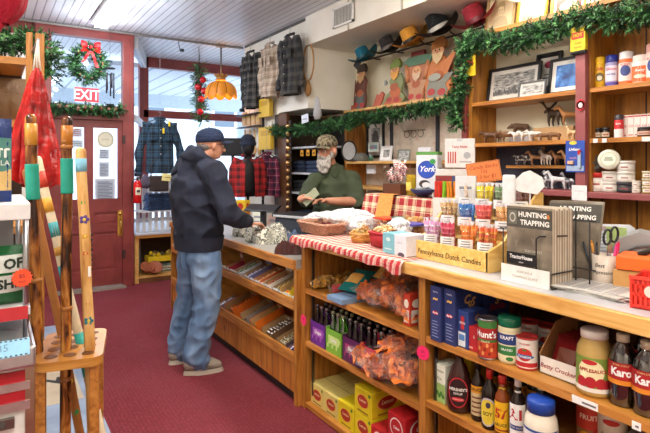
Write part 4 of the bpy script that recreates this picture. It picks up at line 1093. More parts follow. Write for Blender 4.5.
bins = [ # tray, px, py(base centre), w(y), d(x), h, carton col, bar col, bar col2, header, n, label colour name
 (0, 231.5, 275, .06, .14, 0.075, '#b83048', '#c82c50', '#f0e8e8', .06, 5, 'crimson'),
 (0, 241, 279, .11, .2, 0.068, '#d8dce0', '#e8e8ec', '#5c8a3c', .0, 8, 'pale grey'),
 (0, 250, 284, .11, .2, 0.075, '#6c6c9c', '#5a4c98', '#e0e0f0', .05, 8, 'lavender'),
 (0, 260.5, 289, .10, .2, 0.075, '#c86838', '#d86030', '#f0c090', .0, 7, 'rust orange'),
 (0, 270, 293, .09, .2, 0.075, '#e8dcc8', '#e0a880', '#b04030', .05, 6, 'cream'),
 (0, 280, 297, .10, .2, 0.068, '#8c8480', '#e8dca8', '#5c4a38', .0, 8, 'grey brown'),
 (0, 293, 301, .13, .22, 0.098, '#d8b820', '#e8c830', '#c84020', .0, 6, 'bright yellow'),
 (1, 232, 305, .07, .16, 0.060, '#9c90a8', '#a890c0', '#f0f0f0', .0, 5, 'dusty violet'),
 (1, 242, 313, .16, .24, 0.105, '#e06c1c', '#e8902c', '#b83018', .0, 10, 'large orange'),
 (1, 257, 322, .10, .24, 0.105, '#8a8078', '#6a5848', '#c8a848', .0, 4, 'slim grey'),
 (1, 267, 328, .09, .24, 0.105, '#e07018', '#e0b838', '#b03c18', .0, 5, 'slim orange'),
 (1, 281, 336, .17, .2, 0.090, '#6c4c34', '#4c3438', '#dcd8d0', .0, 10, 'brown'),
 (1, 294, 345, .14, .2, 0.075, '#5c4c44', '#c8c4a4', '#6a5040', .0, 8, 'dark taupe'),
 (1, 300.5, 351, .05, .14, 0.060, '#3c3c90', '#4848b8', '#e8e8f4', .0, 5, 'blue')]
for i, (tr, px, py, w, d, h, col, bc, b2, hd, n, nm_) in enumerate(bins):
    zb = (.60, .27)[tr]
    p = bin_pt(px, py, zb); p.x = max(p.x, 1.613) ; X = 1.613 + d/2 * math.cos(TIL) + .004
    yv = p.y * (X / p.x) if False else p.y + (X - p.x) * 0
    zc = zb + (X - 1.605) * math.tan(TIL) + .001
    where = ('upper', 'lower')[tr]
    o = inst('oc%d' % i, open_carton(w, d, h, col, back=hd), '%s candy carton tilted forward in the %s bin' % (nm_, where), 'candy carton', (X, yv, zc), FACE); o.name = 'candy_carton'
    M_ = RZ(FACE) @ RX(TIL) ; o.rotation_euler = M_.to_euler()
    Mo = T(X, yv, zc) @ M_
    n = int(n * 1.5)
    for k in range(n):
        a = R.uniform(-.1, .1); vert = w < .12
        cx = (k % 2 - .5) * w * .35 if w > .12 else 0; 
        cy = -d*.36 + d*.72*(k // (2 if w > .12 else 1)) / max(1, (n // (2 if w > .12 else 1)) - 1)
        M2 = Mo @ T(cx, cy, .006 + .008 * (k % 3) / 2 + h*.42) @ RZ(a) @ RX(math.radians(14))
        q = inst('cb%d' % i, candybar(bc, b2, min(.12, w * (.82 if w < .12 else .46)), min(.034, d*.72/max(2, n)*1.5)), 'small wrapped candy lying in the %s carton' % nm_ + ' of the %s bin' % where, 'candy', M2.translation, 0, nm_ + ' carton candies')
        q.rotation_euler = M2.to_euler(); q.name = 'wrapped_candy'
# ================================================================== ON THE COUNTERS
# gingham cloth on the front strip of the tall counter, drooping over the edge
cy0, cy1 = yX(405, 1.6), yj + .06
def clothf(u, v):
    y = cy0 + (cy1 - cy0) * u
    x = 2.12 - .56 * v
    drop = max(0, v - .90) / .10
    z = HR + .004 + .003 * math.sin(u*19 + v*7)
    if v > .90:
        x = 1.616 - .036 * min(1, drop*2.5) - .007*(1+math.sin(u*40))*drop; z = HR + .004 - max(0, drop-.25) * (.054 + .012*math.sin(u*9) + .008*math.sin(u*31)) * (1 + .5*max(0, 1 - u*8))
    return (x - 1.6, y - cy0, z)
m = MB(); m.grid(lambda u, v: clothf(u, 1 - v), 60, 40, 'plaidR'); m.build('gingham_cloth', None, (1.6, cy0, 0), 0, 'red and white gingham cloth spread along the tall counter edge', 'tablecloth')
# small hanging end of cloth and wicker tray at the left end
# wicker basket
def basket(rx, ry, h, col='wicker', e=1):
    def P_(t): return math.copysign(abs(math.cos(t))**e, math.cos(t)), math.copysign(abs(math.sin(t))**e, math.sin(t))
    def f():
        o = empty('wicker_basket'); m = MB()
        prof = [(.8, 0), (.86, h*.3), (.94, h*.7), (1, h)]
        n = 30
        for j in range(6):
            z = h * (j + .5) / 6; s = .8 + .2 * (j+.5)/6
            pts = [((s + .015 * (1 if (i + j) % 2 else -1)) * rx * P_(2*PI*i/n)[0], (s + .015 * (1 if (i + j) % 2 else -1)) * ry * P_(2*PI*i/n)[1], z) for i in range(n + 1)]
            m.tube(pts, h*.09, col, 6)
        for i in range(0, n, 2):
            a = 2*PI*i/n; m.cyl((.8*rx*P_(a)[0], .8*ry*P_(a)[1], 0), (rx*P_(a)[0], ry*P_(a)[1], h), .004, col, n=5)
        m.lathe([(.8, .004), (.8, .008)], col, 30, sx=rx, sy=ry); m.build('basket_body', o)
        m = MB(); m.tube([(1.02*rx*P_(2*PI*i/30)[0], 1.02*ry*P_(2*PI*i/30)[1], h) for i in range(31)], .009, col, 8); m.build('rim', o); return o
    return f
p = PZ(322, 247, HR); 
inst('bask', basket(.10, .175, .065, 'wicker', .35), 'brown wicker basket of wrapped goods at the left end of the tall counter', 'basket', (1.80, yX(322, 1.80), HR + .008), 0).name = 'wicker_basket'
def lumps(name, cx, cy, rx, ry, z, h, n, cols, s, label, cat, group, seed, long=1.0):
    rr = random.Random(seed)
    for k in range(n):
        a, q = rr.uniform(0, 2*PI), math.sqrt(rr.random())
        M2 = T(cx + rx*q*math.cos(a), cy + ry*q*math.sin(a), z + s*.5 + h * (1 - q*q) * rr.random())
        def b(): 
            m = MB(); m.ball((0, 0, 0), s, cols[0], 8, (long, .8, .55)); return m.build(name)
        key = name + label + str(k % len(cols))
        def b2(c=cols[k % len(cols)]):
            m = MB(); m.ball((0, 0, 0), s, c, 8, (long, .8, .55)); return m.build(name)
        o = inst(key, b2, label, cat, M2.translation, rr.uniform(0, 6), group); o.rotation_euler = (rr.uniform(-.5, .5), rr.uniform(-.5, .5), rr.uniform(0, 6)); o.name = name
lumps('wrapped_pastry', 1.80, yX(322, 1.80), .05, .11, HR + .03, .05, 16, ['#a06a4cc', '#7c4a3cc', '#c8a088c', '#8c3c40c'], .027, 'wrapped brown treat heaped in the wicker basket', 'treat', 'wrapped treats in the wicker basket', 4, 1.3)
# round bowl/tub of popcorn-like chips in clear bag
def tub(r, h, col, rim=None, sq=False):
    def f():
        o = empty('tub'); m = MB(); n = 4 if sq else 26
        MB().lathe([(r*.85, 0), (r*.98, h), (r*.93, h), (r*.81, .006), (.001, .006)], col, n, T(0, 0, 0) @ RZ(PI/4)).build('tub_body', o)
        MB().tube([(r*math.cos(2*PI*i/(n)+PI/4), r*math.sin(2*PI*i/(n)+PI/4), h) for i in range(n+1)], .005, rim or col, 6).build('rim', o); return o
    return f
c = (1.78, yX(362, 1.78))
inst('tub1', tub(.07, .05, '#c89048', '#d8a868'), 'shallow round tan tub of golden curls beside the wicker basket', 'tub', (c[0], c[1], HR + .008)).name = 'snack_tub'
rr = random.Random(2)
m = MB()
for k in range(160):
    a, q = rr.uniform(0, 2*PI), math.sqrt(rr.random()); x, y_ = .068*q*math.cos(a), .068*q*math.sin(a)
    m.ball((x, y_, .01 + .07*(1-q*q)*rr.random() + .01), .010, ['#e0b050', '#c88a34', '#ecd08a'][k % 3], 6, (1, .7, .6))
m.build('golden_curls', None, (c[0], c[1], HR + .02), 0, 'golden snack curls heaped in the shallow round tan tub', 'snack', kind='stuff')
def bagblob(rx, ry, rz, seed, m_='bag', knots=False):
    def f():
        o = MB()
        def q(u, v):
            a = 2*PI*u; t = v; r = math.sin(PI * min(1, .08 + t*.92))**.6 * (1 if t < .7 else 1)
            n_ = noise.noise(V((math.cos(a)*2.2, math.sin(a)*2.2, t*4 + seed)))
            r *= 1 + .55*n_ + .12*noise.noise(V((math.cos(a)*6, math.sin(a)*6, t*8 + seed))); return (rx*r*math.cos(a), ry*r*math.sin(a), rz*(t + .15*n_*t))
        o.grid(q, 36, 20, m_)
        if knots:
            for k in range(5):
                a = k*1.25; o.grid(lambda u, v: ((.01 + .03*v)*math.cos(a+u), (.01+.03*v)*math.sin(a+u), rz*.97 + .06*v + .01*math.sin(u*9)), 5, 4, m_)
        return o.build('plastic_bag')
    return f
inst('pb1', bagblob(.085, .085, .11, 3, 'film'), 'clear plastic bag standing round the golden curls', 'bag', (c[0], c[1], HR + .055)).name = 'plastic_bag'
for i, (px, py, X, rx, ry, rz, z, lb) in enumerate(((333, 0, 2.02, .11, .22, .11, HR, 'crumpled white plastic bag nearest the clerk, left one'), (352, 0, 2.0, .11, .20, .15, HR, 'tall crumpled white plastic bag in front of the plaid riser'), (316, 0, 2.0, .08, .10, .09, HR, 'low crumpled white plastic bag behind the wicker basket'), (400, 0, 1.86, .05, .07, .1, HR + .055, 'clear plastic bag bunched over the red tub'))):
    inst('pbx%d' % i, bagblob(rx, ry, rz, i*3 + 1), lb, 'bag', (X, yX(px, X), z + .005)).name = 'plastic_bag'
# red square tub with chips
c = (1.79, yX(386, 1.79))
o = inst('tub2', tub(.095, .075, '#b0202c', '#c83038', True), 'deep red square tub of pale chips beside the teal box', 'tub', (c[0], c[1], HR + .008)); o.name = 'snack_tub'
m = MB()
for k in range(140):
    x, y_ = rr.uniform(-.055, .055), rr.uniform(-.055, .055); m.ball((x, y_, .01 + rr.random()*.02 + .03*(1-(x*x+y_*y_)/.006)), .010, ['#e4c08c', '#d8a868', '#f0dab0'][k % 3], 6, (1, .8, .5))
m.build('pale_chips', None, (c[0], c[1], HR + .06), 0, 'pale chips heaped in the deep red square tub', 'snack', kind='stuff')
# teal and white card boxes
def tealf(m, w, h, y): m.disc(0, h*.7, w*.2, h*.1, '#d8ecf0', y); m.rect(-w*.3, w*.3, h*.2, h*.26, '#d0e8ec', y)
def whf(m, w, h, y): m.disc(w*.1, h*.06, w*.28, h*.12, '#5c4c5c', y); m.rect(-w*.3, w*.2, h*.6, h*.66, '#c8ccd4', y)
c1 = yX(391, 1.66); c2 = yX(405, 1.66)
inst('tealb', carton(.088, .12, .10, '#7fbccc', tealf), 'teal card box standing between the red tub and the white box', 'box', (1.715, c1 + .015, HR + .008), FACE).name = 'card_box'
inst('whb', carton(.085, .12, .10, '#dfe2ea', whf), 'white card box standing just left of the wooden candy crate', 'box', (1.715, c1 - .073, HR + .008), FACE).name = 'card_box'
# clear tubs with coloured lids
def clamshell(w, d, h, lid, fill):
    def f():
        o = empty('food_container'); m = MB()
        m.box(-w/2, w/2, -d/2, d/2, 0, .002, 'clear'); 
        for a in (-1, 1): m.box(min(a*w/2, a*(w/2-.002)), max(a*w/2, a*(w/2-.002)), -d/2, d/2, 0, h, 'clear'); m.box(-w/2, w/2, min(a*d/2, a*(d/2-.002)), max(a*d/2, a*(d/2-.002)), 0, h, 'clear')
        m.build('tub_body', o)
        MB().box(-w/2-.004, w/2+.004, -d/2-.004, d/2+.004, h, h+.012, lid, bev=.004).build('lid', o)
        m = MB(); r_ = random.Random(5)
        for k in range(14): m.ball((r_.uniform(-.38, .38)*w, r_.uniform(-.38, .38)*d, h*.3 + r_.random()*h*.35), h*.26, fill[k % len(fill)], 8)
        m.build('food', o, kind='stuff'); return o
    return f
cl = [ # px, X, z, lid, fill, label
 (414, 1.93, HR, '#4444a0s', ['#b86a20', '#8c4c1c'], 'blue lidded container of orange brown food at the bottom of its stack', 'b'),
 (413, 1.93, HR + .062, '#5050b0s', ['#b86a20', '#8c4c1c'], 'blue lidded container of orange brown food on top of its stack', 'b'),
 (388, 2.0, HR, '#d8482cs', ['#e8e0d4', '#d8c8b0'], 'red lidded container under the other red lidded one', 'r'),
 (386, 2.0, HR + .062, '#d8482cs', ['#e8e0d4', '#d8c8b0'], 'red lidded container on top, in front of the orange towel', 'r'),
 (399, 2.05, HR + .062, '#2c9c94s', ['#7c3a2c', '#5c6c7c'], 'teal lidded container beside the muffin container', 't'),
 (399, 2.05, HR, '#2c9c94s', ['#7c3a2c', '#5c6c7c'], 'teal lidded container at the bottom below the other teal one', 't')]
for px, X, z, lid, fill, lb, k in cl:
    o = inst('cl' + k, clamshell(.12, .1, .048, lid, fill), lb, 'food container', (X, yX(px, X), z + .0085), FACE); o.name = 'food_container'
o = inst('muf', clamshell(.13, .1, .07, 'clear', ['#d8a860', '#e4bc7c', '#c08c48']), 'clear container of golden muffins above the blue lidded tubs', 'food container', (2.06, yX(413, 2.06), HR + .09), FACE); o.name = 'food_container'
# plaid draped riser
ry0, ry1 = yX(447, 2.12), yX(366, 2.12); zr = 1.30
m = MB()
m.box(2.14, 2.30, ry0, ry1, HR + .002, zr - .006, '#8a5a30'); 
m.build('riser_box', None, (0, 0, 0), 0, 'wooden riser box hidden under the red plaid cloth', 'riser')
m = MB()
def dr(u, v):
    y_ = ry0 - .012 + (ry1 - ry0 + .024) * u
    if v < .5: return (2.31 - (.185)*(v/.5), y_, zr + .002*math.sin(u*15))
    w = (v - .5) / .5
    return (2.125 - .035*w - .006*math.sin(u*24)*w, y_ + .05*w*(1 if u > .5 else 0)*u, zr - (zr - HR - .035)*w)
m.grid(dr, 40, 30, 'plaidRz'); 
m.grid(lambda u, v: (2.31 - .185*u - .02*v*u, ry1 + .012 + .06*v*u + .004, zr - (zr - HR - .035)*v), 12, 14, 'plaidRz')
m.build('plaid_cloth', None, (0, 0, 0), 0, 'red and cream plaid cloth draped over the riser behind the counter', 'tablecloth')
o = MB(T(2.115, yX(383, 2.1), 1.13)).box(0, 0, 0, 0, 0, 0, '#f0a04cf') if False else None
m = MB(); m.grid(lambda u, v: (.0 - .05*v - .003*math.sin(u*9) , .07 - .14*u - .012*v*u, .185*(1-v) + (0 if v > .1 else .004)), 10, 14, '#e89a50f'); m.grid(lambda u, v: (.06*v, .07 - .14*u, .185), 6, 4, '#e89a50f')
m.build('folded_towel', None, (2.10, yX(384, 2.08), 1.125), 0, 'folded orange card towel hanging over the front of the plaid cloth', 'towel')
# candy cane bag rack on a brown box
bx = carton(.17, .1, .07, '#5c3420'); y_ = yX(396, 2.2)
inst('brb', bx, 'small dark brown box on the plaid riser under the clear candy bin', 'box', (2.21, y_, zr + .004), FACE).name = 'small_box'
o = empty('candy_bin', (2.21, y_, zr + .076), FACE, 'clear plastic bin of red and white wrapped candy on the brown box', 'candy bin')
m = MB(); w, d, h = .17, .09, .12
for a in (-1, 1): m.box(min(a*w/2, a*(w/2-.002)), max(a*w/2, a*(w/2-.002)), -d/2, d/2, 0, h, 'clear'); m.box(-w/2, w/2, min(a*d/2, a*(d/2-.002)), max(a*d/2, a*(d/2-.002)), 0, h, 'clear')
m.box(-w/2, w/2, -d/2, d/2, 0, .002, 'clear'); m.build('bin_body', o)
for k in range(26):
    def cc():
        m = MB(); pts = [(0, 0, 0), (.02, 0, .03), (.035, 0, .075)]
        m.tube([(0, 0, -.03), (0, 0, .03)], .007, '#f0e8e4g', 8)
        for j in range(4): m.cyl((0, 0, -.026 + j*.015), (0, 0, -.02 + j*.015), .0075, '#c8403cg', n=8)
        m.grid(lambda u, v: ((u-.5)*.03*v, .0, .03 + .015*v), 3, 3, '#f4f4f4'); return m.build('wrapped_candy')
    q = inst('ccane', cc, 'red and white wrapped candy stick in the clear bin on the brown box', 'candy', (2.21 + R.uniform(-.03, .03), y_ + R.uniform(-.07, .07), zr + .115 + (k % 3)*.035), 0, 'candy sticks in the clear bin'); q.rotation_euler = (R.uniform(-.6, .6), R.uniform(-.6, .6), R.uniform(0, 3)); q.name = 'wrapped_candy'
# yellow bottle/lemon bag and foil bowl
inst('lem', pouch('#d8b41cc', '#e8d060', .08, .13, .05), 'crinkled yellow pouch between the candy bin and the York box', 'pouch', (2.2, yX(411, 2.2), zr + .004), FACE).name = 'candy_pouch'
o = empty('candy_bowl', (2.2, yX(423, 2.2), zr + .004), 0, 'dark blue bowl of silver wrapped candy before the York box', 'bowl')
MB().lathe([(.03, 0), (.06, .02), (.08, .045), (.076, .045), (.055, .022), (.001, .008)], '#26305cs', 26).build('bowl_body', o)
lumps('foil_candy', 2.2, yX(423, 2.2), .06, .06, zr + .035, .025, 18, ['#c8ccd4c', '#8c94a8c', '#e8e8ecc'], .014, 'silver foil candy in the dark blue bowl', 'candy', 'foil candies in the blue bowl', 6)
# York box
def york(m, w, h, y):
    m.rect(-w/2, w/2, h*.93, h, '#5c9c48', y); m.disc(0, h*.6, w*.42, h*.2, '#1c3ca0', y-.0004, 28); m.disc(0, h*.6, w*.38, h*.18, '#2450c0', y-.0008, 28)
    m.text('York', w*.36, '#ffffff', 0, h*.61, y-.0014, shear=.35, bold=.02); m.disc(w*.28, h*.78, w*.14, h*.06, '#3c9c50', y-.0018)
    m.disc(-w*.1, h*.28, w*.26, h*.09, '#3a2a24', y-.0006); m.disc(-w*.02, h*.26, w*.2, h*.06, '#e8e8ea', y-.0012)
    m.text('PEPPERMINT', w*.1, '#2850b0', 0, h*.12, y)
def yorks(m, w, h, y): m.rect(-w/2, w/2, h*.93, h, '#5c9c48', y); m.disc(0, h*.5, w*.4, h*.15, '#2450b0', y-.0004); m.text('York', w*.34, '#ffffff', 0, h*.5, y-.001, shear=.3)
yy = yX(434, 2.3)
inst('york', carton(.13, .12, .27, '#dfe4ec', york, yorks), 'tall white York peppermint box with a blue oval', 'candy box', (2.26, yy, zr + .004), FACE + .55).name = 'candy_box'
# tasty sticks box & slanted sticks display
def tast(m, w, h, y):
    m.text('Tasty Sticks', w*.11, '#c8303c', 0, h*.72, y, bold=.02); m.disc(0, h*.95, w*.12, h*.05, '#c8ccd4', y)
    for k in range(4): m.rect(-w*.4 + k*w*.08, -w*.36 + k*w*.08, h*.15, h*.55, '#c03028', y)
    m.disc(w*.25, h*.42, w*.12, h*.12, '#b0b4bc', y); m.rect(w*.0, w*.4, h*.18, h*.22, '#a8acb8', y)
c2 = PT(457, 160, 2.85)
inst('tast', carton(.16, .05, .16, '#e8e6e6', tast), 'white Tasty Sticks carton raised behind the meat stick box', 'candy box', (2.2, yX(460, 2.2) - .0, HR + .43), FACE + .65).name = 'header_carton'
inst('riser2', carton(.26, .1, .42, '#dcd8d4'), 'tall plain white carton holding up the Tasty Sticks carton', 'box', (2.215, yX(459, 2.2), HR + .002), FACE + .4).name = 'plain_carton'
# stick box with coloured sticks
o = empty('stick_box', (2.08, yX(448, 2.08), HR + .14), FACE + .6, 'white open box of red, green and orange snack sticks', 'snack box')
m = MB(); w, d, h = .15, .08, .13
m.box(-w/2, w/2, -d/2, -d/2+.003, 0, h, '#e6e4e4'); m.box(-w/2, w/2, d/2-.003, d/2, 0, h*1.9, '#8c7040'); m.box(-w/2, -w/2+.003, -d/2, d/2, 0, h*1.2, '#dcdada'); m.box(w/2-.003, w/2, -d/2, d/2, 0, h*1.2, '#dcdada'); m.box(-w/2, w/2, -d/2, d/2, 0, .003, '#e6e4e4')
m.box(-w/2+.002, w*.1, d/2-.006, d/2-.004, h*1.45, h*1.88, '#8c2c30'); m.box(w*.1, w/2-.002, d/2-.006, d/2-.004, h*1.45, h*1.88, '#404c7c')
m.text('Beef Sticks', w*.11, '#8a8c98', 0, h*.7, -d/2-.001); m.rect(-w*.35, w*.35, h*.3, h*.34, '#b8bac4', -d/2-.001); m.rect(-w*.35, w*.2, h*.18, h*.22, '#b8bac4', -d/2-.001); m.build('box_body', o)
inst('under', carton(.16, .12, .135, '#d4d6dc'), 'white carton under the open box of snack sticks', 'box', (2.08, yX(448, 2.08), HR + .002), FACE + .6).name = 'plain_carton'
Mo = T(2.08, yX(448, 2.08), HR + .14) @ RZ(FACE + .6)
for k in range(15):
    c_ = ['#d83020', '#d83020', '#8cc82c', '#8cc82c', '#e88c20', '#e88c20', '#e88c20'][min(6, k // 2)]
    q = inst('st' + c_, (lambda c_=c_: MB().box(-.006, .006, -.004, .004, 0, .21, c_, bev=.002).build('snack_stick')), {'#d83020': 'red', '#8cc82c': 'lime green', '#e88c20': 'orange'}[c_] + ' snack stick standing in the white open box', 'snack stick', (Mo @ T(-.063 + k*.009, -.01 + (k % 2)*.02, .006)).translation, FACE + .6, {'#d83020': 'red', '#8cc82c': 'lime green', '#e88c20': 'orange'}[c_] + ' snack sticks'); q.name = 'snack_stick'; q.rotation_euler = (R.uniform(-.05, .05), R.uniform(-.08, .08), FACE + .6)
# tall white leaflet box
def leaf(m, w, h, y):
    m.rect(-w*.3, w*.3, h*.8, h*.84, '#8c90a0', y); m.disc(0, h*.55, w*.3, h*.1, '#5c6ca8', y); m.rect(-w*.3, w*.3, h*.4, h*.43, '#8c90a0', y); m.rect(-w*.25, w*.25, h*.1, h*.2, '#a8506c', y)
inst('leaf', carton(.10, .04, .33, '#e4e6ec', leaf), 'narrow white printed carton between the stick box and the orange sign', 'box', (2.02, yX(466, 2.02) - .0, HR + .06), FACE + .6).name = 'printed_carton'
inst('leafu', carton(.1, .05, .056, '#c8ccd4'), 'low grey carton under the narrow white printed carton', 'box', (2.02, yX(466, 2.02), HR + .002), FACE + .6).name = 'plain_carton'
# wooden candy crate
cy1_ = yX(412.5, 1.72); cy0_ = yX(488, 1.72); CW = cy1_ - cy0_
o = empty('candy_crate', (1.72, (cy0_+cy1_)/2, HR + .001), FACE, 'pale wooden stepped crate lettered Pennsylvania Dutch Candies', 'candy crate')
m = MB(); m.box(-CW/2, CW/2, 0, .012, 0, .085, 'crate', bev=.002); m.text('Pennsylvania Dutch Candies', .0355, '#3c2c14', 0, .036, -.001, shear=.12, bold=.008, sx=.95, M=None); m.build('front_board', o)
m = MB(); m.box(-CW/2 + .01, CW/2 - .01, .012, .36, 0, .012, 'crate'); m.box(-CW/2+.01, CW/2-.01, .12, .132, .012, .10, 'crate'); m.box(-CW/2+.01, CW/2-.01, .12, .24, .09, .10, 'crate'); m.box(-CW/2+.01, CW/2-.01, .24, .252, .1, .19, 'crate'); m.box(-CW/2+.01, CW/2-.01, .24, .36, .18, .19, 'crate'); m.build('steps', o)
for a in (-1, 1):
    m = MB(); mm = T(a*(CW/2 - .005), 0, 0) @ RZ(PI/2)
    m.prism([(0, 0), (.37, 0), (.37, .32), (.33, .32), (.22, .215), (.19, .21), (.1, .12), (0, .085)], -.006, .006, 'crate', mm); m.build('side_board', o)
cols = [[('#c890b8', '#f0dce8', 'pink and white', 'A'), ('#b82848', '#e87890', 'deep red', 'B'), ('#e87820', '#f0a860', 'orange', 'C'), ('#d8602c', '#e8a838', 'red and orange', 'D')],
        [('#b8905c', '#d8c090', 'tan', 'E'), ('#2c6cb0', '#5c98d0', 'blue', 'F'), ('#c83c38', '#e87868', 'bright red', 'G'), ('#d8a060', '#c88848', 'amber', 'H')],
        [('#d8b898', '#e8d4c0', 'cream', 'I'), ('#d8c020', '#e8dc60', 'yellow', 'J'), ('#5c7c4c', '#90a880', 'green', 'K'), ('#7c4c44', '#a87870', 'brown', 'L')]]
def jar():
    o = empty('candy_jar'); r = .041
    MB().lathe([(r*.92, 0), (r, .006), (r, .105), (r*1.03, .112), (r*.99, .112), (r*.96, .105), (r*.96, .008), (.001, .006)], 'clear', 22).build('jar_body', o)
    m = MB(); m.quadc(-.038, .038, .030, .072, '#f2f3f6', r + .0008, 10)
    for k in range(3): m.quadc(-.022 + .004*k, .024, .038 + .011*k, .042 + .011*k, '#7c808c', r + .0014, 6)
    m.build('label', o); return o
xs = (.068, .182, .305); zs = (.045, .128, .21)
Mc = o.matrix_basis.copy() if False else T(1.72, (cy0_+cy1_)/2, HR + .001) @ RZ(FACE)
rown = ('front', 'middle', 'top')
for r_ in range(3):
    for k in range(4):
        c1, c2, cn, code = cols[r_][k]
        lx = -CW/2 + .065 + k * (CW - .13) / 3
        p = (Mc @ T(lx, xs[r_], zs[r_])).translation
        q = inst('jar', jar, 'clear labelled jar of %s candy sticks in the %s row of the crate' % (cn, rown[r_]), 'candy jar', p, FACE + .45); q.name = 'candy_jar'
        for j in range(12):
            def stick(c1=c1, c2=c2):
                m = MB(); m.cyl((0, 0, 0), (0, 0, .12), .0075, c1 + 's', n=8)
                for w in range(4): m.cyl((0, 0, .02 + w*.025), (0, 0, .028 + w*.025), .0079, c2 + 's', n=8)
                m.grid(lambda u, v: ((u-.5)*.016*(.3+v), .002*math.sin(u*6), .12 + .018*v), 3, 2, '#e8eaf0'); return m.build('candy_stick')
            a = j * 2.4; rad = .006 + .022 * math.sqrt(j / 12)
            s_ = inst('stick' + code, stick, '%s candy stick in its jar in the %s row of the crate' % (cn, rown[r_]), 'candy stick', p + V((rad*math.cos(a), rad*math.sin(a), .012)), 0, cn + ' candy sticks'); s_.name = 'candy_stick'
            s_.rotation_euler = (R.uniform(-.12, .12) - .25*rad/.03*math.sin(a)*.5, R.uniform(-.12, .12) + .25*rad/.03*math.cos(a)*.5, a)
# orange sign on a stick
o = empty('price_sign', (2.12, yX(491, 2.12), HR + .19), FACE + .75, 'orange handwritten candy stick price sign with a black dashed border', 'sign')
m = MB(RY(math.radians(-9))); w, h = .165, .105
m.box(-w/2, w/2, -.0015, .0015, .17, .17 + h, '#f08c4c')
for k in range(14):
    for z in (.174, .17 + h - .004): m.rect(-w/2 + .004 + k*w/14, -w/2 + .010 + k*w/14, z, z + .0025, '#2c2018', -.002)
for k in range(9):
    for x in (-w/2 + .003, w/2 - .0055): m.rect(x, x + .0025, .175 + k*h/9, .181 + k*h/9, '#2c2018', -.002)
m.text('Candy Sticks', .027, '#b83c28', 0, .17 + h*.75, -.0022, shear=.2); m.text('10¢', .025, '#b83c28', 0, .17 + h*.52, -.0022); m.text('or 3 for $1', .026, '#b83c28', 0, .17 + h*.26, -.0022, shear=.2); m.build('sign_card', o)
m = MB(RY(math.radians(-9))); m.box(.01, .016, .001, .004, -.0, .2, '#c8a878'); m.build('stick', o)
# white plastic holders
o = empty('sign_holder', (1.95, yX(509, 1.95), HR + .002), FACE + .5, 'tall white plastic holder behind the hunting guides', 'holder')
MB().box(-.028, .028, -.012, .012, 0, .40, '#eceef2s', bev=.01).build('holder_body', o)
MB().box(-.05, .05, -.03, .03, -.001, .006, '#e4e6ea').build('base', o)
o = empty('blank_card', (2.0, yX(530, 2.0) - .0, HR + .002), FACE + .6, 'blank white diamond shaped card standing on a thin stem', 'card')
m = MB(T(0, 0, .36)); m.prism([(-.07, -.02), (-.045, -.035), (.03, -.045), (.06, -.01), (.05, .03), (.0, .06), (-.03, .05), (-.06, .02)], -.002, .002, '#f2f2f4'); m.build('card', o)
m = MB(); m.cyl((0, .004, .004), (0, .004, .35), .003, '#d8d8dc'); m.lathe([(.03, 0), (.03, .004)], '#d8d8dc', 16); m.build('stem', o)
# hunting guide rack
gy1, gy0 = 1.32, 1.125; GW = gy1 - gy0
def guide_face(m, w, h, y):
    m.rect(-w/2, w/2, .0, h, 'yarn', y); m.rect(-w/2, w/2, h*.72, h*.97, '#4c4a42', y - .0005)
    m.rect(-w*.46, -w*.26, h*.76, h*.94, '#6c6a60', y - .001); m.disc(-w*.36, h*.85, w*.07, h*.065, '#c8c4b8', y - .0015, 14); m.disc(-w*.36, h*.85, w*.05, h*.045, '#6c6a60', y - .002, 14)
    m.text('HUNTING', w*.135, '#f4f2ec', w*.08, h*.895, y - .0012, bold=.03); m.text('&', w*.11, '#e08838', w*.42, h*.89, y - .0012, bold=.02); m.text('TRAPPING', w*.135, '#f4f2ec', w*.13, h*.79, y - .0012, bold=.03)
    for s_, x, z in ((.05, -.28, .5), (.04, .1, .55), (.05, .25, .3)):
        m.text('Y', w*s_*4, '#8c8474', w*x, h*z, y - .0008, bold=.01)
    m.text('2024 DIGEST', w*.07, '#d8d4c8', w*.1, h*.42, y - .001)
def booklets(n, th, w, h, curve=0):
    def f():
        m = MB()
        for i in range(n):
            d0 = i * th / n
            m.box(-w/2 + .001*(i % 3), w/2, d0, d0 + th/n*.86, .0, h - .003*(i % 4), ['#c8bca8', '#a89c88', '#d8d0c0', '#8c8070'][i % 4])
        guide_face(m, w, h, -.001); return m.build('guide_booklets')
    return f
o = empty('guide_rack', (1.69, gy1, HR + .001), FACE, 'black wire rack with white lower card holding hunting and trapping guides', 'literature rack')
G = MB(); wr_ = .0028
def wire(*pts): G.tube(pts, wr_, '#18181a', 6)
wire((-.005, -.012, .02), (-.005, -.012, .2), (-.005, .15, .2)); wire((GW*.72, -.012, .06), (GW*.72, -.012, .175), (GW*.72 + .012, -.012, .185), (GW*1.12, .06, .19))
wire((-.005, -.012, .2), (-.02, -.012, .2)); wire((GW + .005, -.008, .0), (GW + .005, .14, .0), (GW + .005, .14, .28)); wire((GW+.005, .14, .24), (-.005, .14, .24))
wire((GW + .006, -.012, .055), (GW + .006, .12, .055)); wire((GW + .07, .16, .24), (-.005, .16, .24)); wire((GW + .07, .16, .06), (-.005, .16, .06)); wire((GW+.07, .12, .24), (GW+.07, .12, .0))
G.build('wire_frame', o)
m = MB(); m.box(-.008, GW + .003, -.02, -.016, 0, .065, '#e8e6e2'); m.text('HUNTING &', .012, '#98948c', GW/2, .045, -.021); m.text('TRAPPING GUIDE', .014, '#a8a49c', GW/2, .025, -.021); m.build('lower_card', o)
m = MB(); m.box(GW*.08, GW*.74, -.018, -.014, .072, .115, '#141416'); m.text('TractorHouse', .02, '#f0f0f0', GW*.41, .099, -.019, bold=.03, sx=.85); m.text('.com', .011, '#e8e8e8', GW*.41, .081, -.019, bold=.01); m.build('black_plate', o)
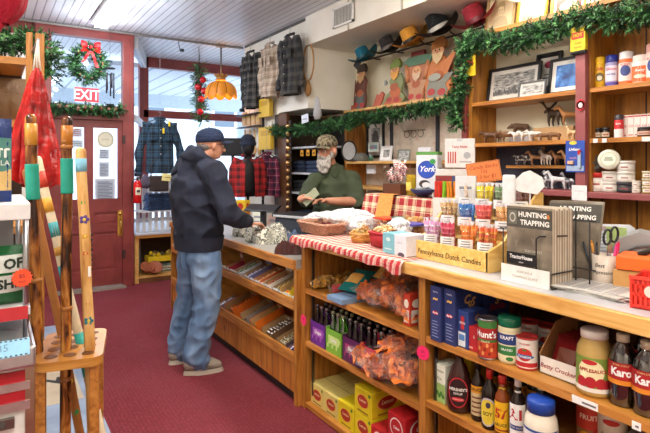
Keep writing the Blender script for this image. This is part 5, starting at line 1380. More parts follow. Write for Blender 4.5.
q = inst('gb1', booklets(16, .125, GW, .285), 'front stack of hunting and trapping guides in the wire rack', 'booklets', (1.695, (gy0+gy1)/2, HR + .004), FACE); q.name = 'guide_stack'
def curved():
    m = MB(); w, h = .185, .30
    for i in range(6):
        o_ = i*.006
        f_ = lambda u, v, o_=o_: ((u-.5)*w + .02*v - .03*(1-v)**2*0, o_ + .05*(1-v)**2*0 + .035*v*v + .03*math.sin(u*2.2), h*v)
        m.grid(f_, 10, 10, ['#c8bca8', '#a89c88'][i % 2])
        m.grid(lambda u, v: (f_(1-u, v)[0], f_(1-u, v)[1] + .004, f_(1-u, v)[2]), 10, 10, '#9c907c')
    fn = lambda u, v: ((u-.5)*w + .02*v, -.002 + .035*v*v + .03*math.sin(u*2.2), h*v)
    m.grid(fn, 12, 12, 'yarn')
    m.grid(lambda u, v: (fn(u, .74+.23*v)[0], fn(u, .74+.23*v)[1] - .0012, fn(u, .74+.23*v)[2]), 12, 3, '#4c4a42')
    vs, fs = text_geo('HUNTING', .03, 0, 'CENTER'); k = w*.13
    def warp(vs, cx, cz): return [(lambda q: (q[0], q[1] - .0026, q[2]))(fn(.5 + (cx + a*k)/w, (cz + b*k)/h)) for a, b in vs]
    m.add(warp(vs, 0, h*.905), fs, '#f4f2ec'); vs, fs = text_geo('TRAPPING', .03, 0, 'CENTER'); m.add(warp(vs, .02, h*.80), fs, '#f4f2ec')
    return m.build('guide_booklets')
q = inst('gb2', curved, 'rear curling stack of hunting and trapping guides leaning right', 'booklets', (1.86, yX(567, 1.86), HR + .004), FACE + .3); q.name = 'guide_stack'
# mug with scissors and pens
mp = V((1.93, yX(605, 1.93), HR + .001))
o = empty('pen_mug', mp, face_to(605), 'cream mug printed with dark lettering, holding scissors and pens', 'mug')
m = MB(); r = .044; m.lathe([(r*.9, 0), (r, .006), (r, .112), (r*.93, .112), (r*.93, .01), (.001, .008)], '#e2d6c8s', 28); m.text('Best', .02, '#4c4440', -.01, .075, 0, wrap=r+.001, shear=.2, bold=.01); m.text('impression', .018, '#4c4440', .0, .05, 0, wrap=r+.001, shear=.2, bold=.01); m.build('mug_body', o)
m = MB(); m.tube([(r*.9, .01, .09), (r+.025, .015, .085), (r+.03, .015, .05), (r*.95, .01, .03)], .006, '#d8ccbc'); m.build('handle', o)
def scis():
    o = empty('scissors'); m = MB()
    for s in (-1, 1):
        m.tube([(s*.012 + .014*math.cos(2*PI*i/14), 0, .155 + .028*math.sin(2*PI*i/14) + (.012 if s > 0 else 0)) for i in range(15)], .0045, '#202226s', 8)
    m.build('handles', o); m = MB(); m.box(-.007, -.001, -.001, .001, 0, .13, '#b8bcc4m'); m.box(.001, .007, -.003, -.001, 0, .13, '#b8bcc4m'); m.build('blades', o); return o
inst('scis', scis, 'black handled scissors standing in the cream mug', 'scissors', mp + V((.01, .0, .02)), -.6, ry=.1).name = 'scissors'
for i, (cc_, dx, dy, tx, ty) in enumerate((('#e0307cs', -.01, -.02, .12, .1), ('#d81c50s', .012, -.026, .2, -.05), ('#1c1c20s', -.02, .015, -.15, .1), ('#d89020s', .0, .026, -.25, 0), ('#2c3440s', -.012, .03, -.3, -.1))):
    q = inst('pen%d' % i, (lambda c=cc_: MB().cyl((0, 0, 0), (0, 0, .14), .0045, c, n=8).cyl((0, 0, .14), (0, 0, .15), .0045, c, .002, 8).build('pen')), ['pink pen', 'crimson pen', 'black pen', 'yellow pencil', 'dark grey pen'][i] + ' standing in the cream mug', 'pen', mp + V((dx, dy, .013)), 0); q.name = 'pen'; q.rotation_euler = (ty - dy*4, tx*.5 + dx*3, 0)
# paper pad behind the mug
o = empty('paper_sheaf', (2.16, yX(614, 2.16), HR + .001), FACE + .7, 'upright sheaf of white printed papers behind the mug', 'papers')
m = MB(RX(math.radians(-6)))
for i in range(4): m.box(-.075 + i*.004, .065 + i*.006, i*.003, i*.003 + .0008, 0, .20 - i*.004, '#dfe3ec')
for k in range(11): m.rect(-.06, .03 + .02*(k % 3 == 0), .03 + k*.014, .034 + k*.014, '#a8b0c4', -.0008)
m.rect(-.05, .02, .172, .19, '#b09898', -.0008); m.build('sheets', o)
# newspapers lying
o = empty('newspaper_stack', (1.80, 1.02, HR + .001), FACE + .05, 'folded newsprint papers lying flat in front of the mug', 'newspaper')
m = MB()
for i in range(5): 
    M_ = RZ(.05*i*(-1)**i); m.box(-.13, .13, -.085, .085, i*.0035, i*.0035 + .0028, ['#d8d6d0', '#c4c2bc'][i % 2], M_)
for k in range(4):
    for j in range(7): m.add([(-.11 + k*.055, -.07 + j*.02, .0176), (-.065 + k*.055, -.07 + j*.02, .0176), (-.065 + k*.055, -.06 + j*.02, .0176), (-.11 + k*.055, -.06 + j*.02, .0176)], [(0, 1, 2, 3)], '#9c9ca0')
m.build('paper_layers', o)
# card printer / tape machine
o = empty('label_machine', (2.12, yX(645, 2.12) , HR + .001), FACE + .4, 'rounded grey desk machine with green paper behind the orange box', 'machine')
m = MB(); m.prism([(-.11, 0), (.11, 0), (.11, .12), (.08, .17), (-.02, .19), (-.09, .16), (-.12, .09)], -.07, .09, '#9a9c9es'); m.build('casing', o)
m = MB(); m.box(-.10, .0, -.075, -.07, .02, .06, '#2c2e30'); m.tube([(-.09, -.075, .1), (-.02, -.078, .14), (.06, -.075, .15)], .004, '#606264'); m.build('panel', o)
m = MB(RX(.2)); m.box(-.13, -.06, .02, .024, .1, .2, '#b8d088'); m.build('green_paper', o)
# orange open box on cardboard base
bxp = V((1.96, yX(655, 1.96), HR + .001))
o = empty('open_carton', bxp, FACE + .3, 'bright orange topped cardboard carton by the red basket', 'carton')
m = MB(); m.box(-.12, .10, -.06, .08, 0, .075, '#c89858', bev=.002); m.build('cardboard_body', o)
m = MB(); m.box(-.11, .11, -.07, .08, .077, .125, '#ee6c1e', bev=.006); m.box(-.0, .08, -.072, -.07, .085, .11, '#f4e8e0'); m.build('orange_lid', o)
m = MB(); m.tube([(-.05, 0, .125), (0, .0, .15), (.1, 0, .15)], .01, '#26201c'); m.build('black_strap', o)
# red plastic basket
o = empty('plastic_basket', (1.765, yX(664, 1.765), HR + .001), FACE + .2, 'coral red plastic basket with slots at the right edge of the counter', 'basket')
m = MB(); w, d, h = .15, .13, .095
for z0, z1 in ((0, .012), (.04, .05), (h-.02, h)):
    for a in (-1, 1): m.box(-w/2, w/2, min(a*d/2, a*(d/2-.004)), max(a*d/2, a*(d/2-.004)), z0, z1, '#e63c30s'); m.box(min(a*w/2, a*(w/2-.004)), max(a*w/2, a*(w/2-.004)), -d/2, d/2, z0, z1, '#e63c30s')
for i in range(12):
    x = -w/2 + i*w/11
    for a in (-1, 1): m.box(x-.003, x+.003, min(a*d/2, a*(d/2-.004)), max(a*d/2, a*(d/2-.004)), 0, h, '#e63c30s')
for i in range(10):
    y_ = -d/2 + i*d/9
    for a in (-1, 1): m.box(min(a*w/2, a*(w/2-.004)), max(a*w/2, a*(w/2-.004)), y_-.003, y_+.003, 0, h, '#e63c30s')
m.box(-w/2, w/2, -d/2, d/2, 0, .004, '#d8342a'); m.build('basket_body', o)
m = MB(); m.box(-w/2 - .004, w/2 + .004, -d/2 - .004, -d/2 + .003, h-.004, h+.006, '#f04838s'); m.box(-w/2 - .004, w/2 + .004, d/2 - .003, d/2 + .004, h-.004, h+.006, '#f04838s'); m.disc(-.02, h*.6, .018, .018, '#f4d0c8', -d/2 - .001); m.build('rim', o)
# ------------------------------------------------------------------ low counter top: cap bundle, register tray, papers
def heap(rx, ry, rz, seed, m_):
    def f():
        m = MB()
        def q(u, v):
            a = 2*PI*u; r = math.cos(v*PI/2)**.45; n_ = noise.noise(V((math.cos(a)*2.5*r, math.sin(a)*2.5*r, seed))); n2 = noise.noise(V((math.cos(a)*7*r, math.sin(a)*7*r, seed+5)))
            return (rx*r*math.cos(a)*(1+.25*n_), ry*r*math.sin(a)*(1+.25*n_), max(0, rz*math.sin(v*PI/2)*(.8 + .7*n_ + .45*n2)))
        m.grid(q, 40, 14, m_); return m.build('cloth_heap')
    return f
q = inst('hp1', heap(.17, .22, .12, 2, 'camoG'), 'crumpled grey camouflage cloth heap on the low counter', 'clothing', (1.83, yX(268, 1.83), HL + .002)); q.name = 'cloth_heap'
q = inst('hp2', heap(.10, .13, .07, 7, 'camoG'), 'smaller grey camouflage bundle beside the customer hand', 'clothing', (1.80, yX(246, 1.8), HL + .002)); q.name = 'cloth_heap'
q = inst('hp3', heap(.07, .08, .07, 9, '#4c5c78f'), 'dark bluish bundle between the cloth heap and the wicker basket', 'clothing', (1.95, yX(290, 1.95), HL + .002)); q.name = 'cloth_heap'
q = inst('hp4', heap(.12, .09, .09, 13, '#5c2c24c'), 'dark red crinkled packets at the corner of the low counter', 'packets', (1.72, yX(293, 1.72), HL + .002)); q.name = 'packet_heap'
def tray_():
    o = empty('counter_tray'); MB().box(-.18, .18, -.12, .12, 0, .03, '#24262cs', bev=.008).build('tray_body', o)
    MB().box(-.16, .16, -.125, -.12, .004, .022, '#c8ccd4').build('label_strip', o); return o
inst('tr', tray_, 'flat black counter display case near the clerk', 'display case', (2.1, yX(298, 2.1), HL + .17), FACE + .35).name = 'counter_tray'
inst('trb', carton(.3, .22, .165, '#39404e'), 'dark box under the flat black display case', 'box', (2.1, yX(298, 2.1), HL + .002), FACE + .35).name = 'dark_box'
o = empty('register_display', (2.05, yX(262, 2.05), HL + .002), FACE + .5, 'low angled black screen with papers under it on the low counter', 'screen')
m = MB(T(0, 0, .2) @ RX(math.radians(-62))); m.box(-.17, .17, -.008, .008, -.05, .06, '#1c1e22s', bev=.004); m.build('screen', o)
m = MB(); m.box(-.02, .02, .0, .04, 0, .2, '#2c2e34'); m.box(-.1, .1, -.06, .1, 0, .012, '#2c2e34'); m.build('stand', o)
def yfc(m, w, h, y): m.rect(-w*.4, w*.4, h*.15, h*.4, '#e89020', y); m.disc(0, h*.65, w*.3, h*.2, '#c83020', y); m.text('SNUFF', w*.2, '#fff4c0', 0, h*.65, y-.001) if False else None
inst('ybx', carton(.11, .08, .16, '#ecc830', yfc, yfc), 'yellow and orange box standing behind the customer forearm', 'box', (2.0, yX(243, 2.0), HL + .1), FACE + .5).name = 'yellow_box'
inst('ybu', carton(.16, .12, .095, '#9ca4b4'), 'grey box under the yellow and orange box', 'box', (2.0, yX(243, 2.0), HL + .002), FACE + .5).name = 'plain_carton'
for i, (px, X, c_, lb) in enumerate(((256, 2.16, '#e4e4d0', 'pale printed sheet leaning behind the black screen'), (272, 2.14, '#e4b8a0', 'pinkish printed sheet leaning beside the pale one'), (283, 2.18, '#c8d4b8', 'greenish printed sheet right of the pinkish one'))):
    q = inst('sh%d' % i, (lambda c_=c_: MB(RX(-.4)).box(-.08, .08, 0, .0015, 0, .14, c_).rect(-.06, .06, .08, .1, '#8c8c98', -.0006).rect(-.06, .03, .04, .05, '#8c8c98', -.0006).build('sheet')), lb, 'paper', (X, yX(px, X), HL + .002), FACE + .4); q.name = 'printed_sheet'
# ================================================================== WALL SHELF GOODS, DECOR
def framed(w, h, t, fcol, pic, matw=0, mcol_='#efece4', draw=None, d=.018):
    def f():
        o = empty('picture_frame'); m = MB()
        m.box(-w/2, w/2, -d, 0, 0, t, fcol); m.box(-w/2, w/2, -d, 0, h-t, h, fcol); m.box(-w/2, -w/2+t, -d, 0, t, h-t, fcol); m.box(w/2-t, w/2, -d, 0, t, h-t, fcol); m.build('frame', o)
        m = MB(); m.box(-w/2+t, w/2-t, -.006, -.001, t, h-t, mcol_); m.rect(-w/2+t+matw, w/2-t-matw, t+matw, h-t-matw, pic, -.0068)
        if draw: draw(m, w, h)
        m.build('picture', o); return o
    return f
def on_shelf(key, b, px, X, z, label, cat, rz=FACE, lean=0, name=None, group=None, scale=None):
    o = inst(key, b, label, cat, (X, yX(px, X), z + .001), rz, group, scale)
    o.rotation_euler = (lean, 0, rz)
    if name: o.name = name
    return o
LN = math.radians(-9)
def skyline(m, w, h):
    r_ = random.Random(3)
    for k in range(26):
        x = -w*.38 + k*w*.03; m.rect(x, x + w*.022, h*.22, h*(.3 + r_.random()*.1), '#4a4a50', -.0075)
def sketch(seed, hatc):
    def f(m, w, h):
        m.disc(0, h*.55, w*.13, h*.14, '#8c7a60', -.0072, 20); m.disc(0, h*.54, w*.115, h*.125, '#d4c4a0', -.0076, 20); m.prism([(-w*.16, h*.63), (w*.15, h*.64), (w*.1, h*.75), (-w*.1, h*.73)], -.0082, -.0075, hatc)
        m.prism([(-w*.3, h*.2), (w*.3, h*.2), (w*.2, h*.38), (w*.06, h*.42), (-w*.08, h*.42), (-w*.22, h*.36)], -.008, -.0074, '#b4a484')
        for k in (-.045, .045): m.disc(w*k, h*.56, w*.015, h*.012, '#5c4c3c', -.0085, 8)
        m.rect(-w*.03, w*.03, h*.485, h*.492, '#5c4c3c', -.0085)
    return f
on_shelf('fA', framed(.46, .27, .022, '#17181c', 'photoG', .03, '#e0ddd6', skyline), 512, 3.26, zt1, 'wide black framed grey city panorama on the top wall shelf', 'picture', lean=LN, name='picture_frame')
on_shelf('fB', framed(.21, .11, .006, '#6c6e72', 'photoG', .018, '#c8c8c4'), 532, 3.17, zt1, 'small grey unframed print standing before the city panorama', 'picture', lean=LN, name='picture_frame')
def cert(m, w, h): m.disc(0, h*.68, w*.16, h*.1, '#8c2040', -.008, 18); m.rect(-w*.2, w*.2, h*.3, h*.34, '#6c6c70', -.008); m.rect(-w*.15, w*.15, h*.4, h*.43, '#6c6c70', -.008)
on_shelf('fC', framed(.2, .27, .02, '#15161a', '#d4d2cc', .012, '#3a3a40', cert), 547, 3.33, zt1, 'black framed certificate with a dark red seal', 'picture', lean=LN, name='picture_frame').location.z += .06
o = on_shelf('fD', framed(.26, .25, .018, '#15161a', 'mural', .03, '#eceae4'), 566, 3.22, zt1, 'black framed blue city photograph beside the rose post', 'picture', lean=LN, name='picture_frame')
for i, (px, w, h, c_, pic, dr, lb) in enumerate(((499, .27, .36, '#b09468', 'paperS', sketch(1, '#a08c64'), 'tan framed pencil portrait at the left above the garland'), (531, .25, .36, '#c88c30', 'paperS', sketch(2, '#3a3630'), 'gold framed pencil portrait with dark cap, second above the garland'),
        (568, .26, .30, '#d8a030', '#6c3c3c', sketch(3, '#2c2426'), 'gold framed dark red portrait, third above the garland'), (607, .26, .30, '#d8d0c8', '#48474c', sketch(4, '#8c8480'), 'pale framed picture above the garland over the spray cans'))):
    on_shelf('pt%d' % i, framed(w, h, .018, c_, pic, .02, '#d8ccb0', dr), px, 3.3, 2.49, lb, 'portrait', lean=LN, name='portrait_frame')
# middle wall pictures
def dog(m, w, h): m.disc(0, h*.5, w*.2, h*.25, '#4c4844', -.008); m.rect(-w*.2, w*.2, h*.3, h*.4, '#8c847c', -.0082)
o = inst('w1', framed(.30, .40, .025, '#141619', 'photoG', .05, '#d8d4cc', dog), 'large black framed picture hanging behind the clerk', 'picture', (3.56, yX(376, 3.56), 1.57), FACE); o.name = 'picture_frame'
def card(m, w, h): m.rect(-w*.4, w*.4, h*.3, h*.7, '#6c8ca0', -.008); m.rect(-w*.3, w*.1, h*.4, h*.55, '#c06c78', -.0084)
on_shelf('w2', framed(.16, .1, .004, '#d8dcd8', '#b8c8c0', .005, '#e4e8e4', card), 374, 3.45, 1.57 + .06, 'postcard propped on the foot of the large black frame', 'postcard', name='postcard')
on_shelf('w3', framed(.17, .15, .012, '#e4e6ea', 'photoG', .025, '#f2f2f2'), 386, 3.36, 1.53, 'white framed picture on the long pale shelf', 'picture', lean=LN, name='picture_frame')
on_shelf('w4', framed(.17, .11, .008, '#8c948c', 'photoG', .006, '#a8b4a8'), 404, 3.36, 1.53, 'grey green framed photo on the long pale shelf', 'picture', lean=LN, name='picture_frame')
on_shelf('w5', framed(.14, .09, .003, '#e8eaf0', '#dfe2ea', .01, '#f0f0f4'), 372, 3.36, 1.27 + .13, 'white card pinned under the long pale shelf', 'card', name='white_card')
# oval mirror
o = empty('oval_mirror', (3.275, yX(349, 3.275), 1.532), FACE + .5, 'round dark rimmed mirror standing on the long shelf beside the clerk', 'mirror')
m = MB(); m.tube([(.085*math.cos(2*PI*i/28), 0, .11 + .105*math.sin(2*PI*i/28)) for i in range(29)], .009, '#33312e', 8); m.build('frame', o)
m = MB(); m.disc(0, .11, .08, .10, '#c4cad0m', -.001, 28); m.disc(0, .11, .08, .10, '#3c3a38', .004, 28); m.build('mirror_glass', o)
o = empty('ball_cap', (3.36, yX(361, 3.36), 1.531), FACE, 'grey ball cap resting on the long pale shelf', 'cap')
m = MB(); m.lathe([(.085, 0), (.084, .03), (.07, .065), (.04, .085), (.001, .092)], '#6c6c66f', 22); m.build('crown', o); m = MB(); m.grid(lambda u, v: ((u-.5)*.14, -.07 - .07*v*(1-(2*u-1)**2*.6), .006 - .008*v + .01*(1-(2*u-1)**2)), 8, 4, '#56564ff'); m.build('brim', o)
on_shelf('gj', bottle([(.025, 0), (.025, .05), (.02, .055)], '#3c6c58g', [(.022, .055), (.022, .065), (.001, .066)], '#b8bcc0m', name='tin'), 371, 3.3, 1.53, 'small green tin beside the grey cap on the long shelf', 'tin', name='small_tin')
# eyeglass frames / rings on the board
o = empty('wire_rings', (3.545, yX(414, 3.545), 1.80), FACE, 'row of thin wire rings hanging on the mottled board', 'wire rings')
for i in range(3): 
    m = MB(); m.tube([(-.1 + i*.1 + .04*math.cos(2*PI*k/20), -.006, .035*math.sin(2*PI*k/20)) for k in range(21)], .003, '#5c5048', 6); m.build('ring', o)
m = MB(); m.cyl((-.16, 0, .035), (.16, 0, .035), .003, '#5c5048'); m.build('rod', o)
inst('wp', carton(.16, .05, .12, '#e6e8ee'), 'plain white box on the long shelf just left of the York box', 'box', (3.32, yX(426, 3.32), 1.531), FACE).name = 'white_box'
# ---------------- figurines
def quadruped(kind, c1, c2=None):
    def f():
        o = MB(); S = 1
        leg = .035 if kind != 'bear' else .028
        o.capsule([(-.03, 0, leg+.016), (.0, 0, leg+.018), (.03, 0, leg+.02)], [.017, .018, .019] if kind in ('bear', 'buffalo') else [.013, .013, .015], c1, 10)
        for x in (-.03, .03):
            for y_ in (-.009, .009): o.capsule([(x, y_, leg+.01), (x + .004, y_, leg*.5), (x, y_, .004)], [.008, .005, .004] if kind != 'bear' else [.010, .009, .008], c1, 8)
        if kind == 'bear': o.capsule([(.04, 0, leg+.022), (.058, 0, leg+.018), (.072, 0, leg+.012)], [.014, .012, .006], c1, 8); [o.ball((.05, s*.009, leg+.034), .004, c1, 6) for s in (-1, 1)]
        elif kind == 'horse': o.capsule([(.034, 0, leg+.02), (.05, 0, leg+.05), (.056, 0, leg+.056)], [.011, .008, .008], c1, 8); o.capsule([(.055, 0, leg+.057), (.075, 0, leg+.045)], [.008, .005], c1, 8); o.capsule([(-.043, 0, leg+.02), (-.055, 0, leg)], [.005, .004], c1, 6)
        else:
            o.capsule([(.036, 0, leg+.02), (.05, 0, leg+.034)], [.011, .009], c1, 8); o.capsule([(.05, 0, leg+.036), (.072, 0, leg+.026)], [.009, .006], c1, 8)
            if kind == 'moose':
                for s in (-1, 1): o.capsule([(.05, s*.008, leg+.04), (.045, s*.025, leg+.058), (.04, s*.035, leg+.07)], [.004, .006, .004], c1, 6); o.capsule([(.045, s*.022, leg+.055), (.06, s*.035, leg+.068)], [.004, .003], c1, 6)
            else:
                for s in (-1, 1): o.capsule([(.05, s*.006, leg+.042), (.052, s*.016, leg+.048)], [.003, .002], c1, 6)
        ob = blob(o, 'figurine', None, .0034, 1, matkey=c2 or c1); return ob
    return f
DEF['cowhide'] = lambda: m_noise('cowhide', [(.42, '#2a2624'), (.5, '#e8e4de')], 26, .5)
DEF['zebra'] = lambda: m_noise('pinto_grey', [(.42, '#55565c'), (.52, '#d8dade')], 22, .5)
fg = [('moose', '#5c4230', 'cowhide')]
figs = [ # key kind col px X z scale rz label
 ('a1', 'buffalo', '#5a3a26', 491, 3.2, zt2, 1.15, 'dark brown cattle figurine, left end of the upper animal shelf'), ('a2', 'buffalo', '#6a4a32', 500, 3.2, zt2, 1.15, 'brown cattle figurine second from the left end of the upper animal shelf'),
 ('a3', 'buffalo', '#7a5436', 509, 3.2, zt2, 1.1, 'brown cattle figurine beside the white ones'), ('a4', 'sheep', '#dcdad4', 519, 3.2, zt2, 1.0, 'white sheep figurine beside the brown cattle'),
 ('a4', 'sheep', '#dcdad4', 527, 3.2, zt2, 1.0, 'white sheep figurine in the middle of the upper animal shelf'), ('a4', 'sheep', '#dcdad4', 535, 3.17, zt2, 1.0, 'white sheep figurine at the right end of the white ones'),
 ('a6', 'bear', '#6a4e36', 521, 3.32, zt2 + .062, 1.25, 'brown bear figurine standing high on a box'), ('a7', 'moose', '#4a3a2c', 556, 3.3, zt2 + .105, 1.7, 'large dark moose figurine with antlers raised on a tan box'),
 ('a8', 'horse', '#c88c50', 571, 3.28, zt2 + .105, 1.3, 'tan horse figurine raised beside the moose'), ('a9', 'bear', '#7c5636', 545, 3.16, zt2, .8, 'little brown bear cub figurine before the tan box, left one'), ('a9', 'bear', '#7c5636', 555, 3.16, zt2, .8, 'little brown bear cub figurine before the tan box, right one'),
 ('a10', 'buffalo', '#c09468', 484, 3.25, zt2, .7, 'small tan figurine beside the post on the upper animal shelf'), ('a11', 'horse', '#d8b488', 572, 3.16, zt2, .9, 'pale tan foal figurine next to the rose post'),
 ('b1', 'buffalo', 'cowhide', 521, 3.24, zt3, .9, 'black and white cow figurine at the left of the lower animal shelf'), ('b1', 'buffalo', 'cowhide', 529, 3.24, zt3, .9, 'black and white cow figurine second on the lower animal shelf'), ('b2', 'horse', '#a8764c', 537, 3.24, zt3, 1.0, 'chestnut horse figurine left on the lower animal shelf'),
 ('b3', 'horse', '#d8ccc0', 546, 3.24, zt3, 1.1, 'cream horse figurine on the lower animal shelf'), ('b4', 'moose', '#8c6a50', 553, 3.3, zt3, 1.2, 'brown deer figurine behind the cream horse'), ('b2', 'horse', '#a8764c', 561, 3.24, zt3, 1.0, 'chestnut horse figurine right on the lower animal shelf'),
 ('b5', 'horse', '#c49060', 571, 3.2, zt3, 1.0, 'tan horse figurine hiding beside the blue card pack'),
 ('c1', 'horse', 'zebra', 541, 3.2, LEDGE, 1.1, 'grey pinto horse figurine, left one on the ledge'), ('c1', 'horse', 'zebra', 550, 3.2, LEDGE, 1.2, 'grey pinto horse figurine, middle one on the ledge'), ('c2', 'horse', '#dcdee2', 559, 3.2, LEDGE, 1.2, 'white horse figurine on the ledge'), ('c1', 'horse', 'zebra', 568, 3.2, LEDGE, 1.1, 'grey pinto horse figurine nearest the rose post on the ledge'),
 ('c3', 'horse', '#4c4a50', 532, 3.22, LEDGE, 1.0, 'dark grey horse figurine at the left of the ledge')]
for key, kind, col, px, X, z, s_, lb in figs:
    o = on_shelf('fig' + key, quadruped(kind, col if col[0] == '#' else '#888888', col), px, X, z, lb, 'figurine', PI/2 + (.5 if int(px) % 2 else -.4), scale=s_*1.05); o.name = kind + '_figurine' if kind != 'buffalo' else 'cattle_figurine'
inst('tanb', carton(.30, .1, .10, '#c8a070'), 'tan display box under the moose figurine', 'box', (3.3, yX(557, 3.3), zt2 + .001), FACE).name = 'display_box'
inst('wbb', carton(.2, .08, .06, '#c8ccd8'), 'pale box under the brown bear figurine', 'box', (3.32, yX(524, 3.32), zt2 + .001), FACE).name = 'display_box'
# ---------------- bay 2 goods
def spray(r, h, col, capc, lab):
    def f():
        o = empty('spray_can')
        MB().lathe([(r*.95, 0), (r, .004), (r, h*.74), (r*.9, h*.78)], col, 22).build('can_body', o)
        MB().lathe([(r*.92, h*.76), (r*.94, h*.8), (r*.9, h*.98), (r*.7, h), (.001, h)], capc, 20).build('cap', o)
        m = MB(); lab(m, r + .0006, h); m.build('label', o); return o
    return f
def labY(m, r, h): m.disc(0, h*.35, r*.8, h*.14, '#6c5a3c', wrap=r); m.text('DRI', h*.13, '#c03020', 0, h*.6, 0, wrap=r+.0006, shear=.3, bold=.03); m.disc(0, h*.32, r*.5, h*.08, '#d8d0b8', wrap=r+.0008)
def labB(m, r, h): m.quadc(-r*1.4, r*1.4, h*.18, h*.66, '#dcd8ea', r); m.text('Silicon', h*.12, '#c03040', 0, h*.55, 0, wrap=r+.0006, shear=.2, bold=.02); m.text('WATER', h*.08, '#3c4ca0', 0, h*.38, 0, wrap=r+.0006, bold=.02); m.quadc(-r*1.3, r*1.3, h*.05, h*.14, '#5c50b0', r)
def labO(m, r, h): m.quadc(-r*1.4, r*1.4, h*.12, h*.66, '#e8dcd8', r); m.disc(0, h*.42, r*.7, h*.16, '#3c4c8c', wrap=r+.0005); m.quadc(-r*1.2, r*1.2, h*.02, h*.12, '#e87030', r); m.text('SCENT', h*.09, '#c83c20', 0, h*.6, 0, wrap=r+.0008, bold=.02)
def labP(m, r, h): m.quadc(-r*1.4, r*1.4, h*.05, h*.6, '#e8703c', r); m.text('Away', h*.14, '#fff', 0, h*.45, 0, wrap=r+.0006, bold=.02) if False else m.text('Away', h*.14, '#ffffff', 0, h*.45, 0, wrap=r+.0006, bold=.02, shear=.2); m.disc(0, h*.24, r*.7, h*.07, '#f0e0d0', wrap=r+.0006)
Xg = 3.18
on_shelf('s1', spray(.032, .195, '#d8a81cs', '#e8b820s', labY), 600.5, Xg, zt1, 'yellow spray can at the left of the top right shelf', 'spray can', face_to(598), name='spray_can')
on_shelf('s2', spray(.037, .195, '#9c98c8s', '#24308cs', labB), 612, Xg, zt1, 'lilac spray can with a navy cap', 'spray can', face_to(612), name='spray_can')
on_shelf('s3', spray(.041, .20, '#e47438s', '#e8e4e8s', labO), 626.5, Xg, zt1, 'orange and white bottle with a white cap beside the lilac can', 'spray bottle', face_to(626), name='spray_bottle')
on_shelf('s4', spray(.046, .165, '#ece4e0s', '#e8d8d4s', labP), 641, Xg, zt1, 'broad white bottle with an orange label, near the right edge', 'spray bottle', face_to(640), name='spray_bottle')
on_shelf('s5', spray(.036, .22, '#e8ccc4s', '#e0a8a0s', labO), 653, Xg, zt1, 'tall pinkish bottle cut off by the right edge of the photo', 'spray bottle', face_to(650), name='spray_bottle')
def sjar(r, h, body, lidc, lab=None):
    def f():
        o = empty('small_jar'); MB().lathe([(r*.92, 0), (r, .004), (r, h*.7), (r*.9, h*.76)], body, 22).build('jar_body', o); MB().lathe([(r*.95, h*.74), (r*.95, h*.98), (.001, h)], lidc, 22).build('lid', o)
        m = MB(); m.quadc(-r*1.1, r*1.1, h*.15, h*.55, lab or '#e8e4dc', r+.0006); m.quadc(-r*.7, r*.7, h*.3, h*.38, '#8c2c2c', r+.001); m.build('label', o); return o
    return f
for i, px in enumerate((598, 606)): on_shelf('sj', sjar(.024, .07, '#2c1c18g', '#2c2c30s', '#c8b8a0'), px, Xg, zt2, 'small dark jar, %s of the pair beside the rose post' % ('left', 'right')[i], 'jar', face_to(px), name='small_jar', group='pair of small dark jars')
on_shelf('s6', spray(.026, .14, '#d02c34s', '#3c3c44s', lambda m, r, h: (m.quadc(-r*1.2, r*1.2, h*.02, h*.38, '#e8e8ea', r), m.text('GUN', h*.1, '#ffffff', 0, h*.6, 0, wrap=r+.0006, bold=.02))), 619, Xg, zt2, 'red and white spray tube with black cap next to the striped boxes', 'spray can', face_to(619), name='spray_can')
def stripe(m, w, h, y): m.rect(-w*.4, w*.4, h*.9, h*.96, '#b83c34', y); m.text('Oil', w*.5, '#b83c34', 0, h*.5, y, shear=.2); m.rect(-w/2, -w*.42, 0, h, '#c8a89c', y); m.rect(-w*.3, w*.3, h*.1, h*.14, '#b83c34', y)
for k in range(5): on_shelf('stb', carton(.043, .09, .135, '#e8e0dc', stripe, stripe), 628 + k*6.6, 3.24, zt2, 'white oil carton on the lower right shelf, %s' % ('first beside the red tube', 'second in the row', 'third in the row', 'fourth in the row', 'last in the row')[k], 'box', FACE, name='oil_carton', group='white oil cartons in a row')
on_shelf('sj2', sjar(.045, .055, '#4c3024g', '#22242as', '#c8a898'), 646, 3.15, zt2, 'wide dark jar standing before the white oil cartons', 'jar', face_to(646), name='wide_jar')
def tubj(r, h, body, lidc, lab=None):
    def f():
        o = empty('tub'); MB().lathe([(r*.93, 0), (r, .004), (r, h*.76)], body, 26).build('tub_body', o); MB().lathe([(r*1.04, h*.74), (r*1.04, h*.96), (r, h), (.001, h)], lidc, 26).build('lid', o)
        m = MB(); m.quadc(-r*.8, r*.8, h*.2, h*.6, lab or '#f2efe8', r+.0006); m.quadc(-r*.4, r*.4, h*.34, h*.44, '#a84848', r+.001); m.build('label', o); return o
    return f
on_shelf('t1', tubj(.046, .115, '#e6e0d8s', '#c82c28s'), 598, Xg, LEDGE, 'white tub with a red lid on the rose ledge', 'tub', face_to(595), name='white_tub')
for i, (px, k, lb) in enumerate(((611, 0, 'wide white tub at the bottom left of the white tub pile'), (611, 1, 'wide white tub in the middle left of the white tub pile'), (626, 1, 'wide white tub in the middle right of the white tub pile'), (626, 2, 'wide white tub on top right of the white tub pile'))):
    on_shelf('t2', tubj(.048, .062, '#e4e0d8s', '#ece8e0s'), px, Xg, LEDGE + k*.063, lb, 'tub', face_to(px), name='white_tub', group='pile of wide white tubs')
on_shelf('t3', tubj(.048, .062, '#26282cs', '#3a3c42s', '#4c4c50'), 626, Xg, LEDGE, 'black tub at the bottom right of the white tub pile', 'tub', face_to(626), name='black_tub')
